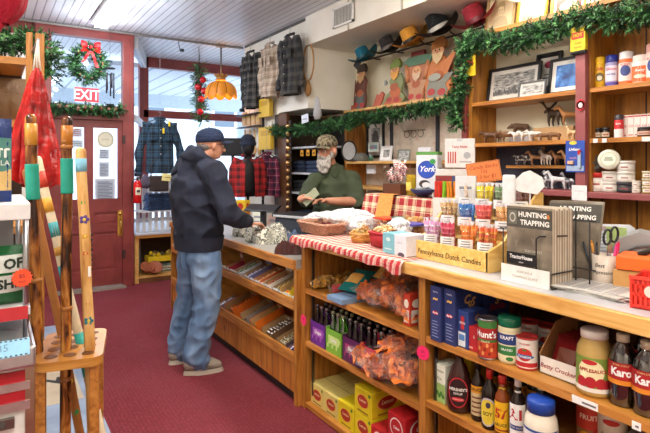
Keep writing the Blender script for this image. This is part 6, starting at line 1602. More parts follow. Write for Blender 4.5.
o = on_shelf('t4', tubj(.058, .05, '#e0dccfs', '#dcd8c8s'), 610.5, Xg - .02, LEDGE + .19, 'round tub tipped on its side showing a green printed lid', 'tub', face_to(610), name='tipped_tub')
o.rotation_euler = (PI/2 - .15, 0, face_to(610)); 
m = MB(); m.disc(0, 0, .045, .045, '#c8ccb0', -.001, 26); m.disc(0, 0, .038, .038, '#e4e2d4', -.0016, 26); m.rect(-.02, .02, .004, .010, '#4c6c3c', -.002); m.rect(-.024, .024, -.008, -.002, '#4c6c3c', -.002); 
MM = m.build('lid_print', o); MM.rotation_euler = (-PI/2, 0, 0); MM.location = (0, 0, .051)
o = on_shelf('gb', bagblob(.05, .05, .11, 4, '#8c8a84c'), 594, Xg, LEDGE + .116, 'grey foil pouch slumped on the red lidded tub', 'pouch', name='grey_pouch')
for i, (px, k) in enumerate(((636, 0), (636, 1))): on_shelf('t5', tubj(.024, .035, '#e8e4dcs', '#f0ece4s'), px, Xg, LEDGE + k*.036, 'tiny white pot, %s of the pair near the gold jars' % ('lower', 'upper')[k], 'pot', face_to(px), name='tiny_pot', group='tiny white pots')
for i, (px, k) in enumerate(((648, 0), (648, 1), (648, 2), (657, 0), (657, 1))): on_shelf('t6', tubj(.03, .042, '#b89c60s', '#ddd8c4s'), px, Xg, LEDGE + k*.043, 'gold and cream pot, %s' % ('bottom of the left stack', 'middle of the left stack', 'top of the left stack', 'bottom of the stack at the edge', 'top of the stack at the edge')[i], 'pot', face_to(px), name='gold_pot', group='gold and cream pots')
on_shelf('t7', tubj(.045, .05, '#e4e0d8s', '#ece8e0s'), 650, Xg + .09, LEDGE + .001, 'white tub behind the gold and cream pots', 'tub', face_to(650), name='white_tub')
for i, px in enumerate((596, 605)):
    o = MB(); o.box(-.004, 0, -.014, .014, -.012, .012, '#e6e4e4'); o.build('price_tag', None, (XS - .0035, yX(px, XS), zt2 - .014), 0, 'white price tag under the %s small dark jar' % ('left', 'right')[i], 'price tag')
MB().box(-.004, 0, -.03, .03, -.014, .012, '#e6e4e4').build('price_tag', None, (XS - .0035, yX(648, XS), zt2 - .014), 0, 'white price tag under the wide dark jar', 'price tag')
# things hanging on the posts
Xp = XS - .034
def hang(px0, px1, py0, py1, name, label, cat, draw):
    y1, y0 = yX(px0, Xp), yX(px1, Xp); zA, zB = PX(px0, py0, Xp).z, PX(px0, py1, Xp).z
    o = empty(name, (Xp, (y0+y1)/2, zB), FACE, label, cat); draw(o, y1-y0, zA-zB); return o
def ypk(o, w, h):
    m = MB(); m.box(-w/2, w/2, -.03, 0, .02, h, '#e0c81c', bev=.003); m.rect(-w*.4, w*.4, h*.55, h*.8, '#c8342a', -.0306); m.text('HOT', w*.3, '#e0c81c', 0, h*.68, -.032, bold=.03); m.text('hand', w*.22, '#c8342a', 0, h*.4, -.032, shear=.2); m.text('warm', w*.22, '#c8342a', 0, h*.25, -.032, shear=.2); m.build('packet', o)
    m = MB()
    for k in range(8): m.prism([(-w/2 + k*w/8, .02), (-w/2 + (k+1)*w/8, .02), (-w/2 + (k+.5)*w/8, 0)], -.03, 0, '#1c1a18')
    m.build('fringe', o)
hang(573, 588, 29, 56, 'yellow_packet', 'yellow and red packet with black fringe at the top of the rose post', 'packet', ypk)
def ypk2(o, w, h):
    m = MB(); m.box(-w/2, w/2, -.012, 0, 0, h, '#e0c020', bev=.002); m.rect(-w*.3, w*.3, h*.5, h*.8, '#b8402c', -.0126); m.build('packet', o)
    m = MB(); m.cyl((0, -.006, h), (0, 0, h+.03), .002, '#c8c8cc'); m.build('hook', o)
Xp_ = Xp
hang(467, 476, 57, 77, 'yellow_packet', 'narrow yellow packet hanging on the red post by the vertical garland', 'packet', ypk2)
def rtag(o, w, h): 
    m = MB(); m.disc(0, h*.4, w*.5, h*.42, '#c82c34s', -.006, 20); m.disc(0, h*.4, w*.5, h*.42, '#c82c34s', -.001, 20); m.lathe([(w*.5, 0), (w*.5, .005)], '#c82c34s', 20, T(0, -.001, h*.4) @ RX(PI/2)); m.disc(0, h*.38, w*.28, h*.2, '#f0c8c8', -.0066, 16); m.build('tag_disc', o)
    m = MB(); m.tube([(-w*.2, -.003, h*.7), (0, -.004, h), (w*.2, -.003, h*.7)], .0015, '#8c8c90'); m.build('ring', o)
hang(577, 585, 97, 111, 'red_tag', 'round red tag hanging on the rose post', 'tag', rtag)
def bpk(o, w, h):
    m = MB(); m.box(-w/2, w/2, -.004, 0, 0, h, '#2c50b0'); m.rect(-w*.45, w*.45, h*.04, h*.2, '#a8bcd8', -.0046); m.disc(-w*.1, h*.93, w*.2, h*.06, '#e0d040', -.0046); m.text('Lighter', w*.2, '#ffffff', -w*.05, h*.72, -.0048, shear=.3, bold=.03); m.text('multi', w*.18, '#e8a0a0', -w*.1, h*.45, -.0048); m.build('backing_card', o)
    m = MB(); m.box(w*.18, w*.34, -.016, -.004, h*.12, h*.62, '#b0c4dcs', bev=.002); m.box(w*.2, w*.32, -.018, -.004, h*.55, h*.7, '#c83030s'); m.box(-w*.35, -w*.05, -.016, -.004, h*.25, h*.36, '#e0b090s', bev=.002); m.build('blister', o)
hang(566, 585, 141, 172, 'blister_pack', 'blue carded pack hanging on the rose post', 'packet', bpk)
def wcd(o, w, h): 
    m = MB(); m.box(-w/2, w/2, -.003, 0, 0, h, '#f2f2f4'); m.rect(-w*.3, w*.3, h*.6, h*.64, '#c0c0c8', -.0036); m.build('card', o)
Xp = XS - .054
hang(572, 587, 185, 200, 'white_card', 'white card taped over the rose post at ledge height', 'card', wcd)
# ---------------- hats on a rail
def cowboy(col, band, curl=.05, crown=.115, br=.19, straw=False):
    def f():
        o = empty('cowboy_hat'); m = MB(); n = 48
        def brim(u, v):
            a = 2*PI*u; r = .088 + (br - .088)*v; x, y_ = r*.9*math.cos(a), r*1.12*math.sin(a)
            return (x, y_, curl*1.5*v*v*abs(math.cos(a))**2 - .012*v*abs(math.sin(a))**3)
        def cr(u, v):
            a = 2*PI*u; t = v; r = .088*(1 - .16*t) if t < .8 else .088*(.87)*(1 - (t-.8)/.2)**.6
            z = crown*min(1, t/.8) if t < .8 else crown + .006*math.sin((t-.8)/.2*PI) - .03*((t-.8)/.2)
            x, y_ = r*.86*math.cos(a), r*1.16*math.sin(a)
            pinch = .75 + .25*min(1, abs(math.cos(a) - 0)*1.2) if (math.sin(a) < -.2 and t > .4) else 1
            return (x*pinch, y_, z + .012*math.sin(a)*-1*(t > .5)*.5)
        m.grid(brim, n, 8, col); m.grid(lambda u, v: (brim(1-u, v)[0], brim(1-u, v)[1], brim(1-u, v)[2]-.003), n, 8, col); m.grid(cr, n, 20, col); m.build('hat_body', o)
        m = MB(); m.grid(lambda u, v: (cr(u, .02+.2*v)[0]*1.02, cr(u, .02+.2*v)[1]*1.02, cr(u, .02+.2*v)[2]), n, 2, band); m.build('hat_band', o); return o
    return f
for i, (px, py, X, col, band, s_, lb) in enumerate(((365, 58, 3.38, '#1c6c84f', '#134c5c', 1.0, 'small teal felt hat at the left end of the hat rail'), (390, 49, 3.38, '#342f31f', '#7a6c68', 1.05, 'dark grey felt cowboy hat right of the teal one'), (413, 42, 3.38, '#d69838f', '#2a2018', 1.15, 'straw coloured cowboy hat with black band'),
        (441, 30, 3.36, '#16171af', '#c8c4bc', 1.3, 'large black cowboy hat with a pale band'), (478, 22, 3.34, '#8c2030f', '#5c1420', 1.2, 'burgundy cowboy hat at the right end of the rail'))):
    p = PX(px, py, X)
    o = inst('hat%d' % i, cowboy(col, band), lb, 'hat', p, 0, scale=s_); o.rotation_euler = (math.radians(12), math.radians(-24), math.radians(-58)); o.name = 'cowboy_hat'
m = MB()
pa, pb_ = PX(360, 62, 3.5), PX(492, 25, 3.5)
m.cyl(pa, pb_, .009, '#3c3430'); 
for px, py in ((373, 58.5), (396, 52), (425, 44), (455, 35), (485, 27)): p = PX(px, py, 3.5); m.tube([p, p + V((-.06, 0, .02)), p + V((-.07, 0, .045))], .006, '#3c3430'); m.cyl(p, p + V((.1, 0, 0)), .006, '#3c3430')
m.build('hat_rail', label='dark hat rail with pegs high on the cream wall', cat='rail')
# black price tag by teal hat
m = MB(RZ(FACE) @ RY(math.radians(40))); m.box(-.05, .05, -.003, 0, -.05, .05, '#1a1a1c'); m.tube([(-.04, -.002, .04), (-.06, -.002, .1)], .0012, '#4c4c4c'); m.build('hanging_tag', None, PX(357.5, 64, 3.3), 0, 'small black diamond tag hanging under the teal hat', 'tag')
# ---------------- painted wooden gnomes (plain generic cut-outs)
def gnome(v):
    def f():
        o = empty('gnome'); m = MB(); t = .018
        hat, coat, leg, bd = [('#4c3c30', '#6c4038', '#5c6c70', '#c8a070'), ('#7c8c3c', '#8c9468', '#c86c40', '#e0a048'), ('#6c3830', '#b87858', '#c0906c', '#d8b898'), ('#a86c34', '#c87c48', '#8c8c80', '#e0c090')][v]
        body = [[(-.08, 0), (.07, 0), (.08, .1), (.06, .2), (.07, .3), (.03, .36), (-.05, .34), (-.09, .26), (-.07, .16), (-.09, .08)],
                [(-.16, 0), (.1, 0), (.13, .06), (.08, .12), (.1, .22), (.06, .3), (-.02, .3), (-.07, .24), (-.04, .14), (-.1, .1)],
                [(-.08, 0), (.08, 0), (.09, .14), (.12, .26), (.14, .36), (-.14, .36), (-.11, .24), (-.09, .13)],
                [(-.1, 0), (.09, 0), (.11, .1), (.08, .18), (.12, .24), (.17, .34), (.13, .35), (.05, .29), (.03, .33), (-.06, .32), (-.1, .24), (-.12, .12)]][v]
        m.prism(body, -t, 0, coat)
        m.prism([(a*.8, b*.55 + .0) for a, b in body], -t-.004, -t, leg)
        m.disc(.0, .17, .05, .04, '#b0603c', -t-.006, 16); m.disc(-.05, .05, .035, .028, '#b4423c', -t-.006, 12); m.disc(.04, .04, .035, .028, '#b4423c', -t-.006, 12); m.build('body_board', o)
        m = MB(); hx, hz = [(-.0, .37), (.0, .33), (0, .29), (-.01, .36)][v]
        m.disc(hx, hz, .052, .055, '#e0a878', -t-.008, 22); m.disc(hx, hz, .052, .055, '#c89068', -t, 22); m.prism([(hx-.05, hz-.01), (hx+.05, hz-.01), (hx+.04, hz-.06), (hx, hz-.10), (hx-.035, hz-.06)], -t-.012, -t-.008, bd)
        m.disc(hx-.018, hz+.012, .006, .008, '#2c2018', -t-.0125, 10); m.disc(hx+.018, hz+.012, .006, .008, '#2c2018', -t-.0125, 10); m.disc(hx, hz-.004, .011, .011, '#d08060', -t-.013, 12); m.build('face', o)
        m = MB()
        if v == 2: m.prism([(-.15, .36), (.15, .36), (.17, .43), (.1, .45), (-.1, .45), (-.16, .42)], -t-.01, 0, '#5c8064'); m.prism([(-.08, .45), (.08, .45), (.07, .50), (-.07, .50)], -t-.012, 0, '#7c3028')
        else: m.prism([(hx-.06, hz+.025), (hx+.055, hz+.03), (hx+.06, hz+.075), (hx+.03, hz+.12), (hx-.02, hz+.11), (hx-.055, hz+.07)], -t-.011, 0, hat)
        m.build('hat', o)
        m = MB()
        if v == 0: m.box(-.07, -.06, -t-.016, -t-.012, .03, .32, '#7c3c2c'); m.prism([(-.11, 0), (-.05, 0), (-.05, .05), (-.11, .05)], -t-.012, 0, '#a8503c')
        if v == 1: m.prism([(-.27, 0), (-.17, 0), (-.13, .12), (-.16, .15), (-.19, .12), (-.22, .13)], -t, 0, '#c06048'); m.disc(-.09, .22, .02, .02, '#5c5040', -t-.012, 10); m.box(-.115, -.09, -t-.014, -t-.01, .2, .25, '#8c9490')
        if v == 2: m.tube([(-.1, -t-.006, .2), (-.13, -t-.006, .38)], .018, '#c88860'); m.tube([(.1, -t-.006, .2), (.13, -t-.006, .38)], .018, '#c88860')
        if v == 3: m.tube([(.10, -t-.012, .18), (.17, -t-.012, .34), (.21, -t-.012, .43)], .009, '#5c2c20'); m.disc(-.02, .16, .055, .03, '#a8a89c', -t-.014, 18)
        m.build(['walking_cane', 'hand_tool', 'raised_arms', 'fiddle'][v], o); return o
    return f
for i, (px, s_, lb) in enumerate(((361, .98, 'painted wooden gnome with a cane and dark hat, leftmost on the pine ledge'), (395, .98, 'painted wooden gnome in green hat working at a small seat'), (417, .92, 'painted wooden gnome carrying a green load with raised arms'), (439, 1.12, 'painted wooden gnome in brown hat holding up a fiddle neck, rightmost'))):
    o = inst('gn%d' % i, gnome(i), lb, 'gnome', (3.46, yX(px, 3.46), zg + .001), FACE, scale=(s_*1.3, s_*1.3, s_*1.06)); o.rotation_euler = (math.radians(-5), 0, FACE); o.name = 'wooden_gnome'
m = MB(); m.prism([(-.06, 0), (.06, 0), (.07, .1), (.03, .13), (.05, .3), (-.02, .32), (-.05, .2), (-.03, .1)], -.015, 0, '#c89080'); o = m.build('wooden_cutout', None, (3.5, yX(459, 3.5), zg + .001), FACE, 'pinkish wooden cut-out half hidden behind the vertical garland', 'cut-out')
# ---------------- garlands
def needles(m, p, d, ln, rr, cols):
    d = d.normalized(); a = d.orthogonal().normalized(); b = d.cross(a)
    vs = []; fs = []
    n = 11
    for k in range(n):
        t = k / n; an = k * 2.4 + rr.random()
        out = (a*math.cos(an) + b*math.sin(an)); q = p + d*ln*t
        tip = q + (out*.9 + d*.9).normalized() * min(.026, ln * .5); sd = d.cross(out).normalized() * .0055
        j = len(vs); vs += [q - sd, q + sd, tip]; fs.append((j, j+1, j+2))
    m.add(vs, fs, rr.choice(cols))
def garland(pts, rad, per_m, seed, label, name='garland', extra=None, hangdown=.0, kids_=None):
    rr = random.Random(seed); m = MB(); pts = [V(p) for p in pts]
    org = pts[0].copy()
    for a, b in zip(pts, pts[1:]):
        L__ = (b-a).length
        for k in range(int(L__*per_m*1.7)):
            t = rr.random(); p = a.lerp(b, t); dr_ = V((rr.gauss(0, 1), rr.gauss(0, 1), rr.gauss(0, 1))) .normalized(); ax = (b-a).normalized()
            dr_ = (dr_ - ax*dr_.dot(ax)*.5).normalized(); ln = rad * rr.uniform(.6, 1.25)
            needles(m, p + dr_*rad*rr.uniform(.05, .55) - org, dr_, ln*.62, rr, ['leafA', 'leafC', 'leafC', 'leafA', 'leafB'])
    m.tube([p - org for p in pts], .008, 'leafC', 6)
    o = m.build(name, None, org, 0, label, 'garland')
    o['kind'] = 'stuff' if False else o.get('kind', '') or ''
    if not o['kind']: del o['kind']
    if kids_:
        kids_(o, org, rr, pts)
    return o
def sag(p, q, n, s, jit=.02, seed=1):
    rr = random.Random(seed); p = V(p); q = V(q)
    return [p.lerp(q, i/n) + V((rr.uniform(-jit, jit), 0, -s*math.sin(PI*i/n) + rr.uniform(-jit, jit))) for i in range(n+1)]
gp = sag(PX(273, 131, 2.9), PX(347, 121, 3.0), 6, .03) + sag(PX(352, 119, 3.3), PX(452, 101, 3.34), 8, .03, .025, 3)
garland(gp, .078, 330, 1, 'long pine garland along the pine ledge under the gnomes')
gv = [PX(455, 108, 3.05), PX(460, 90, 3.04), PX(462, 70, 3.03), PX(466, 50, 3.03), PX(463, 42, 3.03)]
garland([PX(459, 128, 3.05)] + gv, .078, 460, 2, 'vertical pine garland hanging down the red post')
gt = sag(PX(462, 45, 3.04), PX(520, 41, 3.05), 5, .0, .02, 5) + sag(PX(524, 35, 3.05), PX(588, 17, 3.05), 5, .03, .02, 6) + sag(PX(592, 17, 3.05), PX(660, 10, 3.05), 4, .02, .02, 7)
garland(gt, .098, 400, 3, 'thick pine garland across the top of the wall shelving')
# door wreath
wc = PY(88, 64, YB - .10); wr = (PY(104, 64, YB - .1).x - PY(73, 64, YB - .1).x)/2*1.1
wp = [wc + V((wr*.82*math.cos(a), 0, wr*.95*math.sin(a))) for a in [2*PI*i/20 for i in range(21)]]
def bow(o, org, rr, pts):
    m = MB(T(*(wc + V((.02, -.05, wr*.95)) - org)))
    for s in (-1, 1):
        m.grid(lambda u, v: (s*(.03 + .075*math.sin(PI*u)), -.03*math.sin(PI*v) - .01, .02 + .045*(v-.5)*2*math.sin(PI*u)**.5 + .035*u), 10, 6, '#c8161c')
        m.grid(lambda u, v: (s*(.01 + .07*u) + (v-.5)*.035 , -.012*math.sin(u*6), -.03 - .17*u*(1.1 if s > 0 else .8)), 10, 3, '#c8161c')
        m.grid(lambda u, v: (s*(.02 + .085*math.sin(PI*u)), -.02 - .02*v, -.02 + .04*(v-.5)*math.sin(PI*u) - .015*u), 8, 4, '#d8201c')
    m.ball((0, -.03, .01), .025, '#b81418', 10); m.build('red_bow', o)
    for k in range(12):
        a = rr.uniform(0, 6.28); m = MB(); p = wc + V((wr*.82*math.cos(a), -.06, wr*.95*math.sin(a))) - org
        m.ball(p, .012, '#8c5c38', 8); m.build('pine_cone', o)
garland(wp, .095, 420, 8, 'green wreath with a red bow hanging in the transom window', 'wreath', kids_=bow)
bpts = sag(PY(51, 108, YB - .12), PY(123, 110, YB - .12), 9, .0, .015, 9)
def cones(o, org, rr, pts):
    for p in pts[1:-1]:
        m = MB(); m.ball(p - org + V((0, -.05, .01)), .028, '#6c4a34', 8, (1, .8, 1)); m.build('pine_cone', o)
garland(bpts, .085, 380, 10, 'pine garland with cones on the bar over the red door', kids_=cones)
# swag with red balls in the bay
sw = [PT(199, 70, 7.2), PT(199, 82, 7.2), PT(201, 95, 7.2), PT(200, 108, 7.2), PT(202, 122, 7.2)]
def balls(o, org, rr, pts):
    for px, py in ((203, 80), (204, 91), (201, 99), (200, 112), (198, 87)):
        m = MB(); m.ball(PT(px, py, 7.05) - org, .045, '#c01c28g', 14); m.build('red_bauble', o)
sw_o = garland([PT(199, 66, 7.2)] + sw, .15, 260, 12, 'hanging pine swag with red baubles in the shop window', 'swag', kids_=balls)
a = PT(199, 66, 7.2); MB().cyl((0, 0, 0), (0, 0, CZ - a.z - .001), .003, '#5c5c5c').build('cord', sw_o)
# left shelf garland
garland(sag(PT(-14, 44, 2.75), PT(30, 42, 2.75), 5, .0, .02, 14) + [PT(44, 48, 2.75), PT(48, 62, 2.75), PT(49, 74, 2.75)], .09, 420, 15, 'pine garland on top of the wooden shelf at the far left')
# EXIT sign
a, b = PY(74.5, 87, YB - .07), PY(98.5, 103, YB - .07)
o = empty('exit_sign', ((a.x+b.x)/2, YB - .075, (a.z+b.z)/2), 0, 'red EXIT sign with white letters in the transom window', 'sign')
w, h = b.x-a.x, a.z-b.z
m = MB(); m.box(-w/2, w/2, -.004, .004, -h/2, h/2, '#d01f35s', bev=.001); m.box(-w/2, w/2, -.0045, -.004, -h/2, -h/2+.006, '#e8d8d8'); m.build('sign_plate', o)
m = MB(); m.text('EXIT', h*.98, '#ffffff', 0, -.002, -.006, bold=.015, sx=.84); m.build('lettering', o)
m = MB(); 
for s in (-1, 1): m.cyl((s*w*.4, 0, h/2), (s*w*.4, 0, h/2 + .5), .0015, '#707478')
m.build('hanging_wire', o)
# wind chime
o = empty('wind_chime', PY(110, 68, YB - .16), 0, 'dark metal wind chime hanging right of the wreath', 'wind chime')
MB().lathe([(.055, -.012), (.06, 0), (.04, .008), (.001, .01)], '#26282e', 20).build('top_disc', o)
for k in range(5):
    a = 2*PI*k/5; MB().cyl((.042*math.cos(a), .042*math.sin(a), -.36 + .03*k), (.042*math.cos(a), .042*math.sin(a), -.06), .009, '#2c2e36s', n=8).build('chime_tube', o)
MB().cyl((0, 0, 0), (0, 0, .52), .002, '#4c4c50').build('hanging_cord', o)
MB().cyl((0, 0, -.42), (0, 0, 0), .001, '#2c2e36').lathe([(.045, -.44), (.045, -.43)], '#2c2e36', 16).build('striker', o)
# ---------------- amber pendant lamp
lp = PT(221, 90, 7.08); o = empty('pendant_lamp', (lp.x, lp.y, lp.z), 0, 'amber glass petal pendant lamp hanging near the window', 'lamp')
MB(T(0, 0, CZ - lp.z)).lathe([(.08, -.001), (.075, -.025), (.02, -.035)], '#9c8c80', 20).build('canopy', o)
MB().cyl((0, 0, .2), (0, 0, CZ - lp.z - .03), .011, '#5c5654').build('stem', o)
for k in range(10):
    a = 2*PI*k/10
    def pet(u, v, a=a):
        an = a + (u-.5)*2*PI/10*1.05; r = .07 + .135*math.sin(v*PI/2*.98); b_ = .018*math.sin(PI*u)
        return ((r + b_)*math.cos(an), (r + b_)*math.sin(an), .11 - .18*v**1.7 - .022*math.sin(PI*u)*(v > .85)*2)
    MB().grid(pet, 6, 10, 'amber').build('glass_petal', o)
    MB().tube([V(pet(0, j/8)) + V((0, 0, .002)) for j in range(9)], .005, '#4a2c14', 6).build('lead_seam', o)
m = MB(); m.lathe([(.075, .13), (.06, .15), (.065, .17), (.09, .20)], '#a87838', 20, cap=False)
for k in range(8):
    a = 2*PI*k/8; m.ball((.08*math.cos(a), .08*math.sin(a), .2), .018, '#b07c34', 6)
m.build('crown', o)
bulb('pendant_light', lp.x, lp.y, lp.z + .02, 6, '#ffb050', .05)
# small ceiling microphone/hook near (186,50)
m = MB(); a = PT(180, 50, 6.9); m.cyl(a, a + V((.05, .0, 0)), .02, '#2c2c30'); m.cyl(a, (a.x - .02, a.y, CZ), .006, '#4c4c50'); m.build('ceiling_hook', label='small dark fitting on the ceiling in front of the shop window', cat='hook')
# ================================================================== HANGING CLOTHES AND WINDOW DISPLAY
def shirt(mt, w=.5, h=.72, sl=.58, seed=1, collar=None, spread=.12, hook=.12):
    def f():
        o = empty('hanging_shirt'); m = MB()
        def half(u, v):   # u across 0..1, v down 0..1
            sw = w * (.36 + .16*min(1, v*6) ) ; x = (u-.5)*2*sw*.5*(1 + .08*v)
            slope = -.09*abs(2*u-1)**1.5 * (1 - .0*v)
            return x, slope*(1 - v) - h*v
        def front(s):
            def q(u, v):
                x, z = half(u, v); b = (1 - abs(2*u-1)**2.6)**.5
                fo = .014*math.sin(x*38 + seed + v*3)*v + .03*noise.noise(V((x*7, v*4, seed)))
                return (x, s*(.012 + .07*b*(.5 + .5*v)) + fo*b + .004, z)
            return q
        F_, B_ = front(-1), front(1)
        m.grid(lambda u, v: F_(u, 1-v), 28, 28, mt); m.grid(lambda u, v: B_(1-u, 1-v), 28, 28, mt)
        m.build('shirt_body', o)
        for s in (-1, 1):
            m = MB(); pts = []; rs = []
            for k in range(12):
                t = k/11; x = s*(w*.22 + spread*math.sin(t*1.4) + .012*math.sin(t*9 + seed)); z = -.045 - sl*t
                pts.append((x + s*.015, .012*math.sin(t*7+seed*2), z)); rs.append(.062 - .022*t + .008*math.sin(t*17+seed))
            m.tube(pts, rs, mt, 14, True, .55, up=(1, 0, 0)); m.tube([(pts[-1][0], pts[-1][1], pts[-1][2]), (pts[-1][0], pts[-1][1], pts[-1][2]-.05)], [.043, .041], mt, 14, True, .6, up=(1, 0, 0)); m.build('sleeve', o)
        m = MB()
        for s in (-1, 1): m.add([(0, -.05, -.06), (s*.075, -.035, -.015), (s*.06, .0, .02), (s*.02, -.03, .012)], [(0, 1, 2, 3) if s > 0 else (3, 2, 1, 0)], collar or mt)
        m.tube([(.06*math.cos(a), .035*math.sin(a)+.0, .008 + .012*math.sin(a)) for a in [PI*k/8 for k in range(9)]], .014, collar or mt, 8); m.build('collar', o)
        m = MB(); m.box(-.012, .012, -.082, -.079, -h*.9, -.08, mt); [m.disc(0, -.14 - k*.1, .006, .006, '#d8d4cc', -.084, 10) for k in range(5)]; m.build('placket', o)
        for s in (-1, 1):
            m = MB(); m.box(s*.09-.04, s*.09+.04, -.084, -.078, -.27, -.17, mt); m.box(s*.09-.04, s*.09+.04, -.087, -.083, -.19, -.165, mt); m.build('pocket', o)
        m = MB(); m.tube([(-.2, 0, -.07), (0, 0, .02), (.2, 0, -.07)], .006, '#3c3c40', 6); m.tube([(0, 0, .02), (0, 0, .05), (.018, 0, .07), (.0, 0, .09), (-.016, 0, .075)], .003, '#9a9aa0', 6); m.cyl((0, 0, .09), (0, 0, .09 + hook), .0015, '#9a9aa0'); m.build('hanger', o)
        return o
    return f
for i, (px, mt, top, h, lb) in enumerate(((250.5, 'shirtK', 2.93, .72, 'black and grey plaid flannel hanging nearest the window'), (270, 'shirtT', 2.93, .64, 'tan plaid flannel hanging between two dark ones'), (290, 'shirtD', 2.93, .66, 'charcoal plaid flannel hanging nearest the air vent'))):
    X = 2.80; y_ = yX(px, X)
    o = inst('sh_'+mt, shirt(mt, .56, h, .5, i*2+1, spread=.07, hook=CZ-top-.09), lb, 'shirt', (X, y_, top), FACE + .1); o.name = 'flannel_shirt'
# landing net on the wall
o = empty('landing_net', (2.935, yX(308, 2.93), 2.42), FACE, 'bent wood landing net hanging on the white wall beside the charcoal shirt', 'net')
m = MB(); m.tube([(.0 + .11*math.sin(a), 0, .19 - .2*math.cos(a)) for a in [.25 + k*(2*PI-.5)/24 for k in range(25)]], .009, '#a87c44', 8); m.build('hoop', o)
m = MB(); m.lathe([(.012, -.0), (.04, -.04), (.06, -.10), (.045, -.16), (.001, -.18)], '#9c7038', 16, T(0, -.005, 0) @ SC(1, .5, 1)); m.build('handle', o)
m = MB(); m.cyl((0, 0, .39), (0, .01, .47), .002, '#c8c8c8'); m.build('hanging_loop', o)
# small wooden racks of spoons + yellow boxes at the corner
def pbox(px0, px1, py0, py1, X, name, label, cat, col, group=None, d=.05):
    y1, y0 = yX(px0, X), yX(px1, X); t = PX(px0, 100, X); z1, z0 = PX(px0, py0, X).z, PX(px0, py1, X).z
    m = MB(); w, h = y1-y0, z1-z0; m.box(-w/2, w/2, -d, 0, 0, h, col, bev=.004); m.rect(-w*.3, w*.3, h*.6, h*.85, '#c8a030' if col != '#e0b83c' else '#c89a24', -d-.001); m.cyl((0, -d*.5, h), (0, -.004, h + .05), .002, '#6c6c6c')
    return m.build(name, None, (X, (y0+y1)/2, z0), FACE, label, cat, group)
pbox(262, 273, 100, 118, 2.9, 'hanging_box', 'yellow hanging box below the black plaid flannel, the upper one', 'box', '#e0b83c')
pbox(262, 274, 128, 150, 2.9, 'hanging_box', 'yellow hanging box beside the garland end, the lower one', 'box', '#e0b83c')
for k in range(4):
    px = 244 + k*4.6
    pbox(px, px+3.4, 113 + k, 126 + k, 2.9, 'wooden_block', 'pale wooden piece in the upper hanging row by the window, %s' % ORD[k], 'wooden piece', '#c8a070', 'pale wooden pieces upper row', .03)
for k in range(4):
    px = 245 + k*4.8
    o = empty('wooden_spoon', PX(px, 148, 2.88), FACE + .2, 'long pale wooden spoon in the lower hanging row by the window, %s' % ORD[k], 'spoon', 'hanging wooden spoons')
    m = MB(); m.cyl((0, 0, .0), (0, 0, .24), .012, '#d0a870'); m.build('handle', o); m = MB(); m.ball((0, 0, -.03), .04, '#c89c60', 12, (1, .4, 1.4)); m.build('spoon_bowl', o); m = MB(); m.cyl((0, 0, .24), (0, .0, .3), .002, '#8c8c8c'); m.build('loop', o)
m = MB(); m.cyl((2.90, 5.95, .0), (2.90, 5.95, 2.5), .016, '#2a2624'); m.box(2.80, 2.90, 5.9, 6.6, 2.14, 2.15, '#2a2624'); m.box(2.80, 2.90, 5.9, 6.6, 1.98, 1.99, '#2a2624'); m.build('display_pole', label='dark display pole with rails near the window corner', cat='pole')
# bust with red plaid jacket and beanie
bp = PT(248, 175, 6.1)
o = empty('mannequin_bust', (bp.x, bp.y, 0), 0, 'black display bust on a pole wearing the red jacket and beanie', 'mannequin')
m = MB(); m.lathe([(.09, 1.12), (.12, 1.2), (.13, 1.35), (.14, 1.45), (.10, 1.52), (.05, 1.56), (.045, 1.60)], '#17171a', 24, sx=1.0, sy=.7); m.ball((0, 0, 1.70), .09, '#17171a', 16, (.85, 1, 1.15)); m.build('torso', o)
m = MB(); m.cyl((0, 0, .02), (0, 0, 1.15), .015, '#2c2c2c'); m.lathe([(.16, 0), (.16, .02), (.02, .03)], '#2c2c2c', 20); m.build('stand', o)
def jacket():
    o = empty('plaid_jacket'); m = MB()
    def q(u, v):
        a = -PI/2 + .3 + u*(2*PI - .6); r = .14 + .03*v + .014*math.sin(a*7 + v*5)*v; k = max(.32, min(1, v*3 + .3))
        return (r*1.15*k*math.cos(a), r*.8*k*math.sin(a), .03 - .47*v - .04*(1-k))
    m.grid(lambda u, v: q(u, 1-v), 44, 24, 'shirtR'); m.build('jacket_body', o)
    for s in (-1, 1):
        m = MB(); pts = [(s*.11, 0, -.0), (s*.16, 0, -.12), (s*.175, -.01, -.27), (s*.17, -.02, -.42)]; m.tube(pts, [.06, .062, .055, .048], 'shirtR', 14, True, .8); m.build('sleeve', o)
    m = MB(); m.tube([(.07*math.cos(a), .05*math.sin(a), .04) for a in [-PI/2 + .5 + k*(2*PI-1)/14 for k in range(15)]], .018, 'shirtR', 8); m.build('collar', o); return o
inst('jacket', jacket, 'open red and black plaid jacket on the black bust', 'jacket', (bp.x, bp.y, 1.56), -.25).name = 'plaid_jacket'
def beanie():
    m = MB(); m.lathe([(.098, 0), (.104, .03), (.1, .06), (.088, .10), (.055, .135), (.001, .15)], '#1c2436f', 26, sy=1.08); m.lathe([(.103, -.005), (.11, .02), (.105, .045)], '#242e44f', 26, sy=1.08, cap=False); return m.build('beanie')
inst('beanie', beanie, 'dark navy beanie pulled over the head of the black bust', 'hat', (bp.x, bp.y, 1.72), scale=(.86, .95, .9)).name = 'knit_beanie'
inst('sh_p', shirt('shirtP', .4, .5, .42, 5, spread=.05, hook=.38), 'plum and grey plaid shirt hanging right of the red jacket', 'shirt', (2.82, yX(266.5, 2.82), 1.62), FACE + .5).name = 'plaid_shirt'
